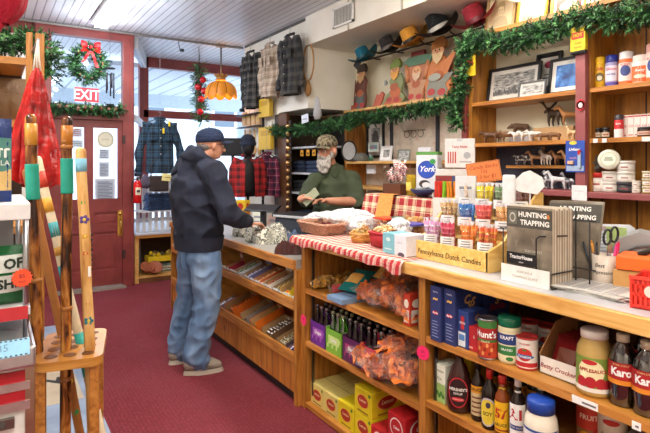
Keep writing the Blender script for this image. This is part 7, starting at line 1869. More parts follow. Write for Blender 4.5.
# black board in window
m = MB(); m.box(-.16, .16, -.02, 0, 0, .24, '#17181c', bev=.004); m.box(-.14, .14, -.022, -.02, .02, .22, '#20232a'); m.box(-.02, .02, 0, .02, -.6, .02, '#2c2c30'); m.box(-.1, .1, -.05, .08, -.61, -.6, '#2c2c30')
p = PT(233, 156, 6.95); m.build('black_screen', None, (p.x, p.y, p.z), -.2, 'black board on a stand in the shop window behind the bust', 'board')
for i, (px, py, w, h, c_) in enumerate(((214, 190, .13, .2, '#e0dce4'), (224, 186, .12, .26, '#d8dce8'), (216, 168, .1, .16, '#e8e0d8'))):
    pass
# white crate pile in window
m = MB(); m.box(-.35, .5, -.15, .15, 0, .5, '#dfe1e6', bev=.01); m.box(-.3, .1, -.12, .12, .5, .7, '#c8ccd8', bev=.01); m.box(.15, .45, -.1, .1, .5, .62, '#e4d8cc', bev=.01)
m.build('stacked_cartons', None, (2.45, 7.35, .626), 0, 'pale cartons piled on the window base behind the customer', 'cartons')
# blue plaid shirt in the bay
o = inst('sh_b', shirt('shirtB', .60, .68, .62, 3, spread=.12, hook=.05), 'navy and teal plaid overshirt hanging in the bay above the folded jeans', 'shirt', PT(160, 119, 6.5), -.15); o.name = 'plaid_overshirt'
for x, z, c_ in ((.03, -.14, '#e0c020'), (.10, -.05, '#e0c020')):
    m = MB(); m.box(-.012, .012, -.002, .002, -.045, .02, c_); m.cyl((0, 0, .02), (0, .01, .05), .001, '#8c8c8c'); q = m.build('hang_tag', o); q.location = (x, -.095, z)
m = MB(); a = PT(160, 117, 6.5) + V((0, 0, .12)); m.cyl(a, (a.x, a.y, CZ - .001), .0018, '#c8c8d0'); m.build('hanging_wire', label='thin wire holding the navy overshirt from the ceiling', cat='wire')
# purse
o = empty('leather_bag', PT(160, 191, 6.42), -.1, 'dark brown leather bag with a yellow card hanging under the navy overshirt', 'bag')
m = MB(); m.box(-.13, .10, -.03, .03, 0, .19, '#2c2020s', bev=.015); m.build('bag_body', o)
m = MB(); m.tube([(-.1, 0, .18), (-.12, 0, .3), (-.02, .02, .42), (.07, 0, .3), (.08, 0, .18)], .006, '#2c2020s'); m.build('strap', o)
m = MB(RY(.1)); m.box(0, .14, -.04, -.036, .13, .22, '#e8dc90'); m.rect(.03, .11, .17, .18, '#8c7c40', -.041); m.build('yellow_card', o)
m = MB(); m.lathe([(.04, 0), (.06, .05), (.05, .12), (.02, .16)], '#6c6478c', 14, T(-.17, 0, .04)); m.build('grey_pouch', o)
# folded jeans
for k in range(4):
    def fj():
        m = MB()
        for j in range(2): m.box(-.2 + .01*j, .2 - .012*j, -.13 + .006*j, .12, j*.026, j*.026 + .024, 'jeans_d', bev=.011)
        return m.build('folded_jeans')
    q = inst('fj', fj, 'folded dark blue jeans, %s in the pile before the picket fence' % ('lowest', 'second lowest', 'second highest', 'topmost')[k], 'jeans', (px0_ + .34 + .01*(k % 2), yF - .16, .912 + k*.053), .05*(-1)**k, 'folded jeans pile'); q.name = 'folded_jeans'
# fire extinguisher
o = empty('fire_extinguisher', PT(137.5, 203, 6.30), 0, 'small red fire extinguisher with a white label beside the red door frame', 'fire extinguisher')
m = MB(); m.lathe([(.045, 0), (.05, .01), (.05, .22), (.035, .26), (.018, .275)], '#d01c20g', 22); m.build('cylinder_body', o)
m = MB(); m.quadc(-.035, .035, .10, .19, '#e8dcc0', .0508); m.quadc(-.02, .02, .13, .16, '#3c3c3c', .0512); m.build('label', o)
m = MB(); m.cyl((0, 0, .27), (0, 0, .30), .014, '#2a2a2c'); m.box(-.01, .06, -.008, .008, .30, .312, '#1c1c1e'); m.box(-.01, .05, -.008, .008, .325, .335, '#1c1c1e'); m.build('valve', o)
m = MB(); m.tube([(-.012, 0, .295), (-.06, 0, .27), (-.062, 0, .15), (-.055, 0, .08)], .007, '#1a1a1c', 8); m.build('hose', o)
m = MB(); m.box(-.03, .03, .05, .062, .02, .25, '#8c2020'); m.box(-.055, .055, -.0, .055, .12, .135, '#8c2020') if False else None; m.build('bracket', o)
# cubby contents
def cub(px, py, z, b, lb, cat, name, dy=.12, **k):
    p = PY(px, py, YB + dy); o = inst(name + lb, b, lb, cat, (p.x, YB + dy, z), 0, **k); o.name = name; return o
zc = .0856
cub(147, 0, zc, lambda: MB().lathe([(.05, 0), (.09, .07), (.095, .08), (.088, .08), (.045, .01), (.001, .01)], '#b06444', 20, RX(.55)).build('pot'), 'terracotta pot tipped over in the window cubby, left one', 'pot', 'terracotta_pot').location.z += .04
cub(154, 0, zc, lambda: MB().lathe([(.05, 0), (.09, .07), (.095, .08), (.088, .08), (.045, .01), (.001, .01)], '#a85c3c', 20, RX(.75)).build('pot'), 'terracotta pot tipped over in the window cubby, right one', 'pot', 'terracotta_pot', .06).location.z += .045
def yb_():
    o = empty('x'); m = MB(); m.box(-.19, .19, -.1, .1, 0, .07, '#e0c414', bev=.01); m.build('tray', o); m = MB()
    for k in range(16): m.ball((R.uniform(-.16, .16), R.uniform(-.08, .08), .08 + R.random()*.03), .028, ['#e8cc20', '#6c5a3c', '#b8a040', '#5c6448'][k % 4], 8)
    m.build('contents', o, kind='stuff'); return o
cub(161, 0, zc + .145, yb_, 'bright yellow tray of small goods in the window cubby', 'tray', 'yellow_tray', .2)
for k, px in enumerate((157, 163, 169, 174)): cub(px, 0, zc, sjar(.05, .14, '#6c8078g', '#3c4a48s', '#b8c4b8'), 'grey green jar under the yellow tray, %s' % ORD[k], 'jar', 'green_jar', .2)
m = MB(); m.box(-.22, .22, -.12, .12, 0, .01, '#b88a50'); p = PY(164, 0, YB + .22); m.build('inner_shelf', None, (p.x, YB + .2, zc + .142 - .01), 0, 'thin board carrying the yellow tray on the green jars', 'board') if False else None
# strap of brass bells
o = empty('bell_strap', (2.915, yX(290.5, 2.92), 1.2), FACE, 'vertical leather strap of brass bells on the dark post behind the clerk', 'bells')
m = MB(); m.box(-.03, .03, -.004, .004, -.25, .80, '#2c1c12'); m.build('leather_strap', o)
for k in range(12):
    m = MB(); m.ball((0, -.026, -.2 + k*.085), .027 + .006*(5 < k < 9), '#d8b47cm', 12); m.box(-.016, .016, -.05, -.046, -.202 + k*.085, -.198 + k*.085, '#3c2c1c'); m.build('bell', o)
# clothes in the shelving behind the clerk
for i, (px, z, n, c_, lb) in enumerate(((306, 1.4, 3, '#27324a', 'navy'), (320, 1.4, 3, '#34425ef', 'blue grey'), (331, 1.4, 2, '#3a3a3cf', 'charcoal'), (306, 1.17, 3, '#2a2a2ef', 'black'), (320, 1.17, 2, '#33363cf', 'dark grey'), (333, 1.17, 2, '#2c3a34f', 'dark green'), (308, .85, 2, '#27324af', 'dark navy'))):
    for k in range(n):
        q = inst('fc' + lb, (lambda c_=c_: MB().box(-.13, .13, -.11, .11, 0, .045, c_ if c_.endswith('f') else c_ + 'f', bev=.018).build('fc')), '%s folded garment on the %s shelf behind the clerk, %s of its pile' % (lb, {1.4: 'upper', 1.17: 'middle', .85: 'lower'}[z], ('bottom', 'second', 'third')[k]), 'folded clothes', (3.2, yX(px, 3.2), z + .001 + k*.046), FACE + .04*k, 'folded garments behind the clerk'); q.name = 'folded_garment'
for i, px in enumerate((302, 308, 314)):
    m = MB(); m.box(-.035, .035, -.003, 0, -.04, .03, '#d89820', bev=.001); m.rect(-.02, .02, -.02, .0, '#3c2c10', -.0036); m.cyl((0, 0, .03), (0, .06, .1), .0012, '#8c8c8c')
    m.build('yellow_tag', None, (3.0, yX(px, 3.0), 1.63), FACE, 'yellow tag hanging over the folded clothes, %s' % ('left', 'middle', 'right')[i], 'tag', 'yellow tags behind the clerk')
m = MB(); m.box(-.07, .07, -.002, .002, -.045, .045, '#dfe6f2', RY(-.1)); m.rect(-.05, .05, -.01, .0, '#8c94b0', -.003); m.build('white_sign', None, (2.86, yX(305, 2.86), 1.99), FACE, 'small white card hanging under the long garland at the left', 'card')
m = MB(); m.lathe([(.03, 0), (.045, .05), (.03, .16), (.02, .22), (.001, .24)], '#dfe0e6c', 14); m.build('white_ornament', None, (2.84, yX(317.5, 2.84), 1.96), 0, 'white cloth ornament hanging in front of the garland above the clerk', 'ornament')
# ================================================================== LEFT FOREGROUND
# stick stand
ZP = .90
A, B, C_, D_ = PZ(33, 362, ZP), PZ(90, 357, ZP), PZ(103, 345, ZP), PZ(52, 331, ZP)
so = V((.104, 1.78, 0)); ang = math.atan2((B-A).y, (B-A).x)
o = empty('stick_stand', so, 0, 'honey wood stand with round holes holding the walking sticks', 'stand')
x0, x1, y0, y1 = .0, .195, .0, .31
def rrect(x0, x1, y0, y1, r, n=6):
    out = []
    for cx, cy, a0_ in ((x1-r, y1-r, 0), (x0+r, y1-r, 90), (x0+r, y0+r, 180), (x1-r, y0+r, 270)):
        for k in range(n+1): a = math.radians(a0_ + 90*k/n); out.append((cx + r*math.cos(a), cy + r*math.sin(a)))
    return out
RM = RZ(-.22)
pl = rrect(x0, x1, y0, y1, .035)
m = MB(RM @ RX(PI/2)); m.prism([(a, -b) for a, b in pl], ZP - .028, ZP, 'oak'); m.build('top_plate', o)
m = MB(RM @ RX(PI/2)); m.prism([(a, -b) for a, b in pl], .095, .12, 'oak'); m.build('bottom_plate', o)
for (x, y) in ((.02, .03), (.17, .03), (.17, .28)):
    m = MB(RM); m.box(x-.014, x+.014, y-.014, y+.014, 0, ZP - .028, 'oak_y', bev=.003); m.build('leg', o)
for iy in range(4):
    for ix in range(3):
        m = MB(RM); m.lathe([(.019, ZP + .0004), (.019, ZP + .0012), (.016, ZP + .0012)], '#6b3c16', 18, T(.045 + ix*.053, .05 + iy*.07, 0)); m.lathe([(.0165, ZP + .0006), (.0165, ZP + .001)], '#1e120a', 18, T(.045 + ix*.053, .05 + iy*.07, 0)); m.build('hole_rim', o)
def stick(px_t, py_t, px_b, py_b, r, key, label, cat='walking stick', bend=0, nodes=0, tt=None, name='walking_stick'):
    Hh = PZ(px_b, py_b, ZP); t = tt or (ZP - EYE) * F / (HZ - py_b)
    Tp = PT(px_t, py_t, t); d_ = (Tp - Hh); 
    foot = Hh - d_ * ((ZP - .13) / d_.z)
    pts = []; n = 26
    side = V((1, 0, 0))
    for k in range(n+1):
        s = k/n; p = foot.lerp(Tp, s) + side*bend*math.sin(PI*s) + V((noise.noise(V((s*6, r*99, 1)))*.004, 0, 0)); pts.append(p - foot)
    o = empty(name, foot, 0, label, cat); return o, pts, foot, Tp
def stickmesh(o, pts, r, mt, nodes=(), top=True):
    m = MB(); rs = [r*(1 + .05*noise.noise(V((i*.7, r*50, 3)))) for i in range(len(pts))]
    m.capsule(pts, rs, mt, 12)
    m.build('shaft', o)
    L_ = len(pts) - 1
    for s in nodes:
        i = s*L_; a = pts[int(i)].lerp(pts[min(L_, int(i)+1)], i - int(i)); m = MB(); m.tube([a - V((0, 0, .007)), a, a + V((0, 0, .007))], [r*1.02, r*1.18, r*1.02], '#a86c30s', 12); m.build('bamboo_node', o)
def band(o, pts, r, s0, s1, mt, name='cord_wrap', coils=True):
    L_ = len(pts) - 1
    def at(s): i = s*L_; return pts[int(min(L_-1, i))].lerp(pts[min(L_, int(i)+1)], i - int(i))
    a, b = at(s0), at(s1); n = max(2, int((b-a).length/.0045)) if coils else 2
    q = [a.lerp(b, k/n) for k in range(n+1)]; rs = [r*1.14 + (.0012 if k % 2 else -.0008) for k in range(n+1)] if coils else [r*1.03]*(n+1)
    m = MB(); m.tube(q, rs, mt, 14); m.build(name, o)
o, p, ft, tp = stick(31, 119, 37, 352, .018, 's1', 'dark scorched bamboo walking stick with teal cord grip, left of the stand'); stickmesh(o, p, .0175, 'bamboo', (.18, .42, .66)); band(o, p, .0175, .83, .905, '#1c9a84'); band(o, p, .018, .945, .99, '#c88a30s', 'bare_tip', False)
o, p, ft, tp = stick(67.5, 121, 65.5, 350, .017, 's2', 'scorched bamboo walking stick with teal cord grip at the middle of the stand'); stickmesh(o, p, .0165, 'bamboo', (.2, .45, .6, .945)); band(o, p, .0165, .845, .92, '#1c9a84'); band(o, p, .0172, .95, .99, '#b87428s', 'bare_tip', False)
o, p, ft, tp = stick(81, 152, 88, 350, .017, 's3', 'pale peeled walking stick painted with flowers at the right of the stand', bend=.004); stickmesh(o, p, .0165, 'bambooL'); band(o, p, .0165, .955, .985, '#7cb8d0', 'blue_band', False)
for s, c_, rr_ in ((.88, '#5c3c8c', .015), (.80, '#c83c30', .008), (.84, '#d8a030', .01), (.30, '#3cb8a0', .017), (.36, '#2c8c50', .009), (.24, '#2c8c50', .008), (.62, '#1c7c8c', .014), (.575, '#c82c34', .009), (.68, '#c82c34', .006), (.92, '#3c9c50', .007), (.1, '#2c8c70', .012)):
    i = s*(len(p)-1); a = p[int(i)]; m = MB(T(a.x, a.y, a.z) @ RZ(CAMF(82)))
    for k in range(5): an = k*2*PI/5; m.ball((rr_*.62*math.cos(an), -.0155, rr_*.62*math.sin(an)), rr_*.42, c_, 8, (1, .2, 1))
    m.ball((0, -.0165, 0), rr_*.35, '#e8d048', 8, (1, .3, 1)); m.build('painted_flower', o)
m = MB(T(*(p[19]))); m.box(.006, .014, -.02, -.017, -.02, .012, '#f2f2f0', RZ(CAMF(82))); m.build('price_label', o)
o, p, ft, tp = stick(38, 160, 80, 343, .015, 's4', 'cream walking stick with teal and orange bands leaning left behind the middle stick', tt=1.80); stickmesh(o, p, .0145, '#e4d4b4')
for s0, s1, c_ in ((.93, .97, '#c83c24'), (.87, .905, '#e0a030'), (.81, .845, '#2c98a0'), (.765, .785, '#c8963c'), (.70, .74, '#2c98a0'), (.48, .58, '#2ca89c'), (.40, .42, '#c83c24')): band(o, p, .0145, s0, s1, c_, 'painted_band', False)
o, p, ft, tp = stick(27, 172, 58, 338, .0145, 's5', 'curving brown walking stick with small painted scenes near its foot', bend=.012, tt=1.82); stickmesh(o, p, .014, 'bambooL2' if False else '#a86c34s')
for s, c_ in ((.60, '#c8b8d0'), (.56, '#b04cb0'), (.52, '#d8d020'), (.48, '#e0c038'), (.42, '#3c9c50')):
    i = int(s*(len(p)-1)); m = MB(T(*p[i]) @ RZ(CAMF(50))); m.ball((0, -.006, 0), .012, c_, 10, (.9, .75, 1.7)); m.build('painted_patch', o)
# jingle strap hanging by the door
m = MB(); a = PT(90, 238, 2.3)
o = empty('bead_strap', a, 0, 'dark beaded strap hanging beside the pale painted stick', 'strap')
m.cyl((0, 0, -.14), (0, 0, .06), .004, '#2c1c14'); m.build('cord', o)
for k in range(8):
    m = MB(); m.ball((0, 0, -.14 + k*.022), .0095, ['#1c1816', '#3c2c24'][k % 2] + 'g', 8, (1.4, 1, .8)); m.build('bead', o)
# endcap rack
def px1(px, y): return PY(px, 200, y).x
yk = 1.46; xr = px1(33.5, yk); xr2 = px1(28.5, yk + .06)
def zk(py): 
    dx, dy = ray(15); return EYE + (HZ - py) / F * yk / dy
o = empty('merchandise_rack', (xr - .3, yk, 0), 0, 'white metal end rack with red stripes and grey shelves at the left edge', 'rack')
K = T(-(xr - .3), -yk, 0)
m = MB(K); m.box(xr - .6, xr, yk, yk + .5, 0, zk(366), '#e4e2e0s'); m.build('base_cabinet', o)
m = MB(K); m.box(xr - .6, xr - .012, yk - .006, yk, zk(382), zk(371), '#b01c28s'); m.box(xr - .6, xr - .012, yk - .006, yk, zk(401), zk(390), '#b01c28s'); m.build('red_stripe', o)
m = MB(K); m.box(xr - .6, xr - .008, yk - .01, yk, zk(390), zk(382), '#d8d8dam'); m.box(xr - .6, xr - .008, yk - .01, yk, zk(410), zk(401), '#d8d8dam'); m.box(xr - .018, xr + .002, yk - .008, yk, 0, zk(366), '#b8a890m'); m.build('metal_trim', o)
m = MB(K); m.box(xr - .62, xr + .004, yk - .03, yk + .5, zk(366), zk(345), '#cfd2d6m', bev=.006); m.build('counter_edge', o)
m = MB(K); m.box(xr - .2, xr - .04, yk - .012, yk - .004, zk(426), zk(415), '#8c8c88m', bev=.002); m.box(xr - .12, xr - .06, yk - .015, yk - .012, zk(423), zk(418), '#4c4c48'); m.build('latch_plate', o)
m = MB(K); m.box(xr - .6, xr2, yk + .06, yk + .064, zk(345), zk(327), 'clear'); m.build('glass_front', o)
for yy_ in (.06, .5): m = MB(K); m.cyl((xr2 - .006, yk + yy_, zk(345)), (xr2 - .006, yk + yy_, zk(207)), .007, '#a8aab0m'); m.build('upright_pole', o)
for a, b, c_ in ((322, 313, '#c8c8ca'), (222, 205, '#e2e2e4')):
    m = MB(K); m.box(xr - .6, xr2 + .004, yk + .05, yk + .5, zk(a), zk(b), c_, bev=.003); m.build('shelf', o)
m = MB(K); m.box(xr - .6, xr2 - .002, yk + .044, yk + .05, zk(325), zk(312), '#c02c34'); m.build('red_price_strip', o)
m = MB(K); m.box(xr - .6, xr2 - .02, yk + .46, yk + .48, zk(345), zk(222), '#8c9094'); m.build('back_panel', o)
m = MB(RX(-.5)); m.box(-.09, .055, -.002, 0, -.02, .02, '#8cc4e4'); 
for k in range(14): m.rect(-.088 + k*.0102, -.083 + k*.0102, .016, .019, '#1c2c4c', -.0026); m.rect(-.088 + k*.0102, -.083 + k*.0102, -.019, -.016, '#1c2c4c', -.0026)
m.text('35', .024, '#5c8cb0', .0, .002, -.0026); m.build('price_label', None, (xr - .065, yk - .034, zk(348) + .01), 0, 'pale blue price label with dashed border on the metal rack edge', 'label')
def bagp(w, h, d, col, txts, extra=None):
    def f():
        m = MB()
        def g(s):
            def q(u, v):
                x = (u-.5)*w; z = v*h; b = (1 - abs(2*u-1)**3) * (1 - abs(2*v-1)**4)
                return (x, s*(b*d/2 + noise.noise(V((u*5, v*6, s)))*.004*b), z)
            return q
        fa, fb = g(-1), g(1); m.grid(fa, 16, 16, col); m.grid(lambda u, v: fb(1-u, v), 16, 16, col)
        for (x0_, x1_, z0_, z1_, c_) in (extra or []):
            m.grid(lambda u, v: (fa((x0_ + (x1_-x0_)*u)/w+.5, (z0_ + (z1_-z0_)*v)/h)[0], fa((x0_ + (x1_-x0_)*u)/w+.5, (z0_ + (z1_-z0_)*v)/h)[1]-.0012, fa((x0_ + (x1_-x0_)*u)/w+.5, (z0_ + (z1_-z0_)*v)/h)[2]), 8, 8, c_)
        for (t_, sz, x, z, c_, b_) in txts:
            vs, fs = text_geo(t_, b_, 0, 'RIGHT'); out = []
            for a, b in vs: q = fa(min(.999, max(.001, (x + a*sz)/w + .5)), min(.999, (z + b*sz)/h)); out.append((q[0], q[1]-.002, q[2]))
            m.add(out, fs, c_)
        return m.build('snack_bag')
    return f
q = inst('gbag', bagp(.16, .15, .06, '#1c7c40c', [('OF', .034, .072, .105, '#1c2c20', .04), ('SHIP', .032, .076, .055, '#14241c', .04)], [(-.08, .07, .085, .128, '#c8d0cc'), (-.08, .076, .035, .078, '#c8d0cc')]), 'green bag with dark lettering on the lower shelf of the left rack', 'bag', (xr2 - .082, yk + .10, zk(313) + .001)); q.name = 'green_bag'
q = inst('bbag', bagp(.15, .215, .07, '#2c4c9cc', [('NT', .032, .07, .125, '#f0f4f4', .04), ('LA', .018, .07, .10, '#d8e4e0', .02)], [(-.07, .074, .05, .165, '#4c8880'), (-.07, .074, .03, .085, '#d8b878')]), 'blue and teal bag with a yellow scene on the upper shelf of the left rack', 'bag', (px1(12, yk+.1) - .075, yk + .12, zk(205) + .001)); q.name = 'blue_bag'
q = inst('starO', star('#f0542c', '$5'), 'orange star price tag clipped to the left rack pole', 'price tag', PY(22, 278, yk + .045), 0, scale=.72); q.name = 'price_star'
# brown shelf bags & wooden shelf behind
o = empty('wooden_shelving', (-.2, 2.55, 0), 0, 'tall wooden shelving at the far left with brown bags and a garland on top', 'shelving')
K = T(.2, -2.55, 0)
for a, b in ((26, 32.5), (35, 44)):
    x0, x1 = PY(a, 50, 2.6).x, PY(b, 50, 2.6).x; m = MB(K); m.box(x0, x1, 2.58, 2.62, 0, 2.07, 'oakv', bev=.003); m.build('post', o)
m = MB(K); m.box(-.7, PY(26, 50, 2.6).x, 2.6, 2.95, 1.93, 1.96, 'oak'); m.build('shelf', o)
m = MB(K); m.box(-.7, PY(26, 50, 2.6).x, 2.6, 2.95, 1.66, 1.69, 'oak'); m.build('shelf', o)
m = MB(K); m.box(-.7, PY(26, 50, 2.6).x, 2.6, 2.95, 1.2, 1.23, 'oak'); m.build('shelf', o)
m = MB(K); m.box(-.7, PY(26, 50, 2.6).x, 2.95, 2.97, 0, 1.96, '#3a2c22'); m.build('back_panel', o)
for i, (px, c_) in enumerate(((4, '#8c6c4cc'), (17, '#9c7c5cc'))):
    p = PY(px, 90, 2.72); q = inst('brbag%d' % i, pouch(c_, c_, .13, .2, .08), 'brown paper bag on the high wooden shelf, %s one' % ('left', 'right')[i], 'bag', (p.x, 2.76, 1.6905)); q.name = 'brown_bag'
# red bags hanging
for i, (px0, px1_b, t, top, bot, lb) in enumerate(((9, 31, 2.02, 68, 180, 'left'), (24, 46, 1.98, 68, 184, 'middle'), (40, 61, 2.04, 68, 188, 'right'))):
    c0 = PT(37, top, t); cb = PT((px0+px1_b)/2, bot, t); w = (px1_b-px0)/F*t/2*1.25; Hh = c0.z - cb.z
    o = empty('red_bag', c0, 0, 'shiny red gathered bag hanging from the wooden post, %s of the three' % lb, 'bag', 'red gathered bags')
    m = MB()
    def q(u, v, i=i, w=w, Hh=Hh, cb=cb, c0=c0):
        a = 2*PI*u; s = (1-v); k = .12 + .93*s**.6 if s < .96 else .9
        r = w*k*(1 + .22*math.sin(a*6 + i*2 + s*3)*(1-.4*s) + .12*noise.noise(V((math.cos(a)*3, s*5, i))))
        return ((cb.x-c0.x)*s + r*math.cos(a), (cb.y-c0.y)*s + r*.6*math.sin(a), -Hh*s*(1 + .03*math.sin(a*3+i)))
    m.grid(q, 60, 26, 'redfoil'); m.build('bag_body', o)
    m = MB(); top_ = PT(38, 40, t) - c0
    for k in range(3): m.tube([V(((k-1)*.012, 0, -.01)), V(((k-1)*.006, 0, .04)), top_ + V((0, 0, 0))], .0035, '#e8e0d4', 6)
    m.build('drawstring', o)
m = MB(); a = PT(38, 40, 2.0); m.cyl(a, (a.x, 2.58, a.z + .01), .005, '#8c8c90'); m.ball(a, .007, '#8c8c90', 8); m.build('hook_rod', label='metal hook rod carrying the red gathered bags', cat='hook')
# red object top-left
a = PT(1, -2, 1.5); m = MB()
def q(u, v):
    an = 2*PI*u; r = .066*math.sin(PI*min(.98, v*.9+.05))**.6*(1 + .08*math.sin(an*5)); 
    return (r*math.cos(an), r*math.sin(an), -.075 + .17*v)
m.grid(q, 36, 16, '#a8102cf'); m.tube([(-.008, 0, -.06), (-.014, 0, -.09), (-.016, 0, -.12)], [.03, .014, .010], '#a8102cf', 12); m.cyl((0, 0, .09), (0, 0, CZ - a.z - .001), .002, '#c8c8c8')
m.build('red_stocking_hat', None, a, 0, 'deep red felt cap hanging from the ceiling in the top left corner', 'hat')
# ================================================================== PEOPLE
def ring_limb(m, pts, rs, mt='skin', n=14, flat=1, up=None): m.capsule(pts, rs, mt, n, flat, up)
def hand(m, wrist, d, palm_n, thumb, s=1.0, curl=.6, mt='skin'):
    """palm + four unequal fingers + thumb; d = pointing direction, palm_n = palm side normal, thumb = thumb side"""
    d = V(d).normalized(); pn = V(palm_n); pn = (pn - d*pn.dot(d)).normalized(); th = d.cross(pn).normalized(); 
    if th.dot(V(thumb)) < 0: th = -th
    w = V(wrist)
    for k in range(4):
        off = th*(.028 - k*.019)*s
        m.capsule([w + off*.7 + d*.005*s, w + off + d*.078*s], [.015*s, .0115*s], mt, 8)
    ln = (.066, .074, .069, .054)
    for k in range(4):
        off = th*(.029 - k*.0195)*s; b = w + off + d*.08*s; L1 = ln[k]*s
        d1 = (d*math.cos(curl*.6) + pn*math.sin(curl*.6)).normalized(); d2 = (d*math.cos(curl*1.4) + pn*math.sin(curl*1.4)).normalized(); d3 = (d*math.cos(curl*2) + pn*math.sin(curl*2)).normalized()
        p1 = b + d1*L1*.45; p2 = p1 + d2*L1*.32; p3 = p2 + d3*L1*.23
        m.capsule([b, p1, p2, p3], [.0095*s, .0085*s, .0078*s, .0065*s], mt, 8)
    b = w + th*.03*s + d*.03*s; p1 = b + (d*.6 + th*.7 + pn*.3).normalized()*.038*s; p2 = p1 + (d*.9 + th*.25 + pn*.5).normalized()*.034*s
    m.capsule([w + th*.018*s + d*.012*s, b, p1, p2], [.014*s, .013*s, .0105*s, .009*s], mt, 8)
def head(m, c, f, s=1.0, pitch=0, mt='skin'):
    """head built round c (between the ears); f = horizontal facing angle; returns its frame"""
    M_ = T(*c) @ RZ(f) @ RY(pitch)      # local +x = face
    def P(x, y, z): return M_ @ V((x*s, y*s, z*s))
    def E(x, y, z, r, sc): m.ball((0, 0, 0), 1, mt, 20, M=M_ @ T(x*s, y*s, z*s) @ SC(r*sc[0]*s, r*sc[1]*s, r*sc[2]*s))
    E(-.012, 0, .032, .098, (1.0, .80, .92)); E(.022, 0, -.018, .078, (.92, .78, 1.12)); E(.045, 0, -.068, .042, (1.0, 1.05, .75))
    E(.0, 0, -.05, .062, (1.1, .98, .9))
    m.capsule([P(.088, 0, .012), P(.104, 0, -.012), P(.112, 0, -.026)], [.009*s, .012*s, .014*s], mt, 8); E(.1, .012, -.028, .009, (1, 1, .8)); E(.1, -.012, -.028, .009, (1, 1, .8))
    E(.078, .03, .016, .018, (.8, 1.2, .5)); E(.078, -.03, .016, .018, (.8, 1.2, .5)); E(.086, 0, -.052, .018, (.6, 1.3, .45))
    for y_ in (-1, 1): E(-.002, y_*.076, -.012, .03, (.62, .28, 1.05)); E(-.006, y_*.084, -.006, .02, (.55, .5, 1.1))
    return M_
def face_bits(o, M_, s, base, glasses=False):
    B = T(-base[0], -base[1], -base[2])
    for y_ in (-.03, .03):
        m = MB(B @ M_ @ SC(s, s, s)); m.ball((.084, y_, .004), .0105, '#f0ece4s', 12); m.ball((.0925, y_, .003), .005, '#3c3028g', 10); m.build('eye', o)
        m = MB(B @ M_ @ SC(s, s, s)); m.capsule([(.094, y_-.017, .022), (.098, y_, .027), (.093, y_+.017, .021)], .0038, '#7c6a58', 6); m.build('eyebrow', o)
    m = MB(B @ M_ @ SC(s, s, s)); m.capsule([(.088, -.022, -.053), (.0975, 0, -.05), (.088, .022, -.053)], [.003, .005, .003], '#a85c50', 8); m.build('mouth', o)
    if glasses:
        m = MB(B @ M_ @ SC(s, s, s))
        for y_ in (-.033, .033): m.tube([(.106 - .01*abs(math.cos(a)), y_ + .024*math.cos(a), .004 + .017*math.sin(a)) for a in [2*PI*k/18 for k in range(19)]], .0016, '#26262a', 6); m.tube([(.098, y_*1.75, .008), (.05, y_*2.42, .010), (.0, y_*2.5, .004)], .0018, '#26262a', 6)
        m.tube([(.107, -.009, .008), (.109, 0, .01), (.107, .009, .008)], .0016, '#26262a', 6); m.build('glasses', o)
def cap_on(o, M_, s, base, col, brimcol, z0=.05, tl=-.05):
    B = T(-base[0], -base[1], -base[2]) @ M_ @ SC(s, s, s); CT = T(-.006, 0, z0) @ RY(tl) @ SC(1, 1, .9)
    m = MB(B @ CT); m.lathe([(.104, -.012), (.107, .01), (.103, .045), (.085, .078), (.05, .098), (.001, .104)], col, 30, SC(1.0, .86, 1)); m.ball((0, 0, .104), .007, col, 8)
    for k in range(6): a = 2*PI*k/6; m.tube([(.1065*math.cos(a)*math.cos(q)*1.0, .0925*math.sin(a)*math.cos(q), .01 + .096*math.sin(q)) for q in [j*PI/2/8 for j in range(9)]], .0012, col, 4)
    m.build('cap_crown', o)
    m = MB(B @ CT)
    def br(u, v):
        a = (u-.5)*2.2; r0x, r0y = .104*math.cos(a), .088*math.sin(a)
        return (r0x + v*.08*math.cos(a*.75), r0y*(1 + v*.0), -.006 - v*.008 - .012*abs(2*u-1)**2*(1+v))
    m.grid(br, 18, 8, brimcol); m.grid(lambda u, v: (br(1-u, v)[0], br(1-u, v)[1], br(1-u, v)[2]-.004), 18, 8, brimcol); m.build('cap_brim', o)
# ------------------------------------------------------------------ customer
cb = V((1.27, 3.76, 0)); cust = empty('person', cb, 0, 'person in navy hoodie, baggy jeans and navy cap with back turned at the counter', 'person')
fc = math.radians(10)   # facing angle from +x
B = T(-cb.x, -cb.y, 0)
sR, sL = V((1.30, 3.56, 1.455)), V((1.22, 3.99, 1.46)); eR, wR = V((1.375, 3.49, 1.15)), V((1.60, 3.60, 1.055))
eL, wL = V((1.36, 4.08, 1.14)), V((1.60, 3.95, 1.06)); hR, hL = V((1.28, 3.665, .93)), V((1.25, 3.86, .93))
kR, kL = V((1.29, 3.655, .50)), V((1.24, 3.91, .50)); aR, aL = V((1.20, 3.66, .10)), V((1.165, 3.93, .10))
nk = V((1.285, 3.765, 1.50)); hd = V((1.350, 3.757, 1.640)); ch = V((1.25, 3.775, 1.32)); wa = V((1.26, 3.77, 1.05))
UPV = (.18, -1, 0)
m = MB(B)
m.capsule([(wa + V((0, 0, -.1))), wa, ch, nk - V((0, 0, .06))], [.14, .145, .155, .10], 'skin', 18, 1)
m.capsule([nk - V((0, 0, .05)), nk, hd - V((.03, 0, .06))], [.062, .056, .055], 'skin', 14)
for s_, e_, w_ in ((sR, eR, wR), (sL, eL, wL)): m.capsule([s_, s_.lerp(e_, .5), e_], [.052, .047, .040], 'skin', 12); m.capsule([e_, e_.lerp(w_, .5), w_], [.040, .034, .026], 'skin', 12)
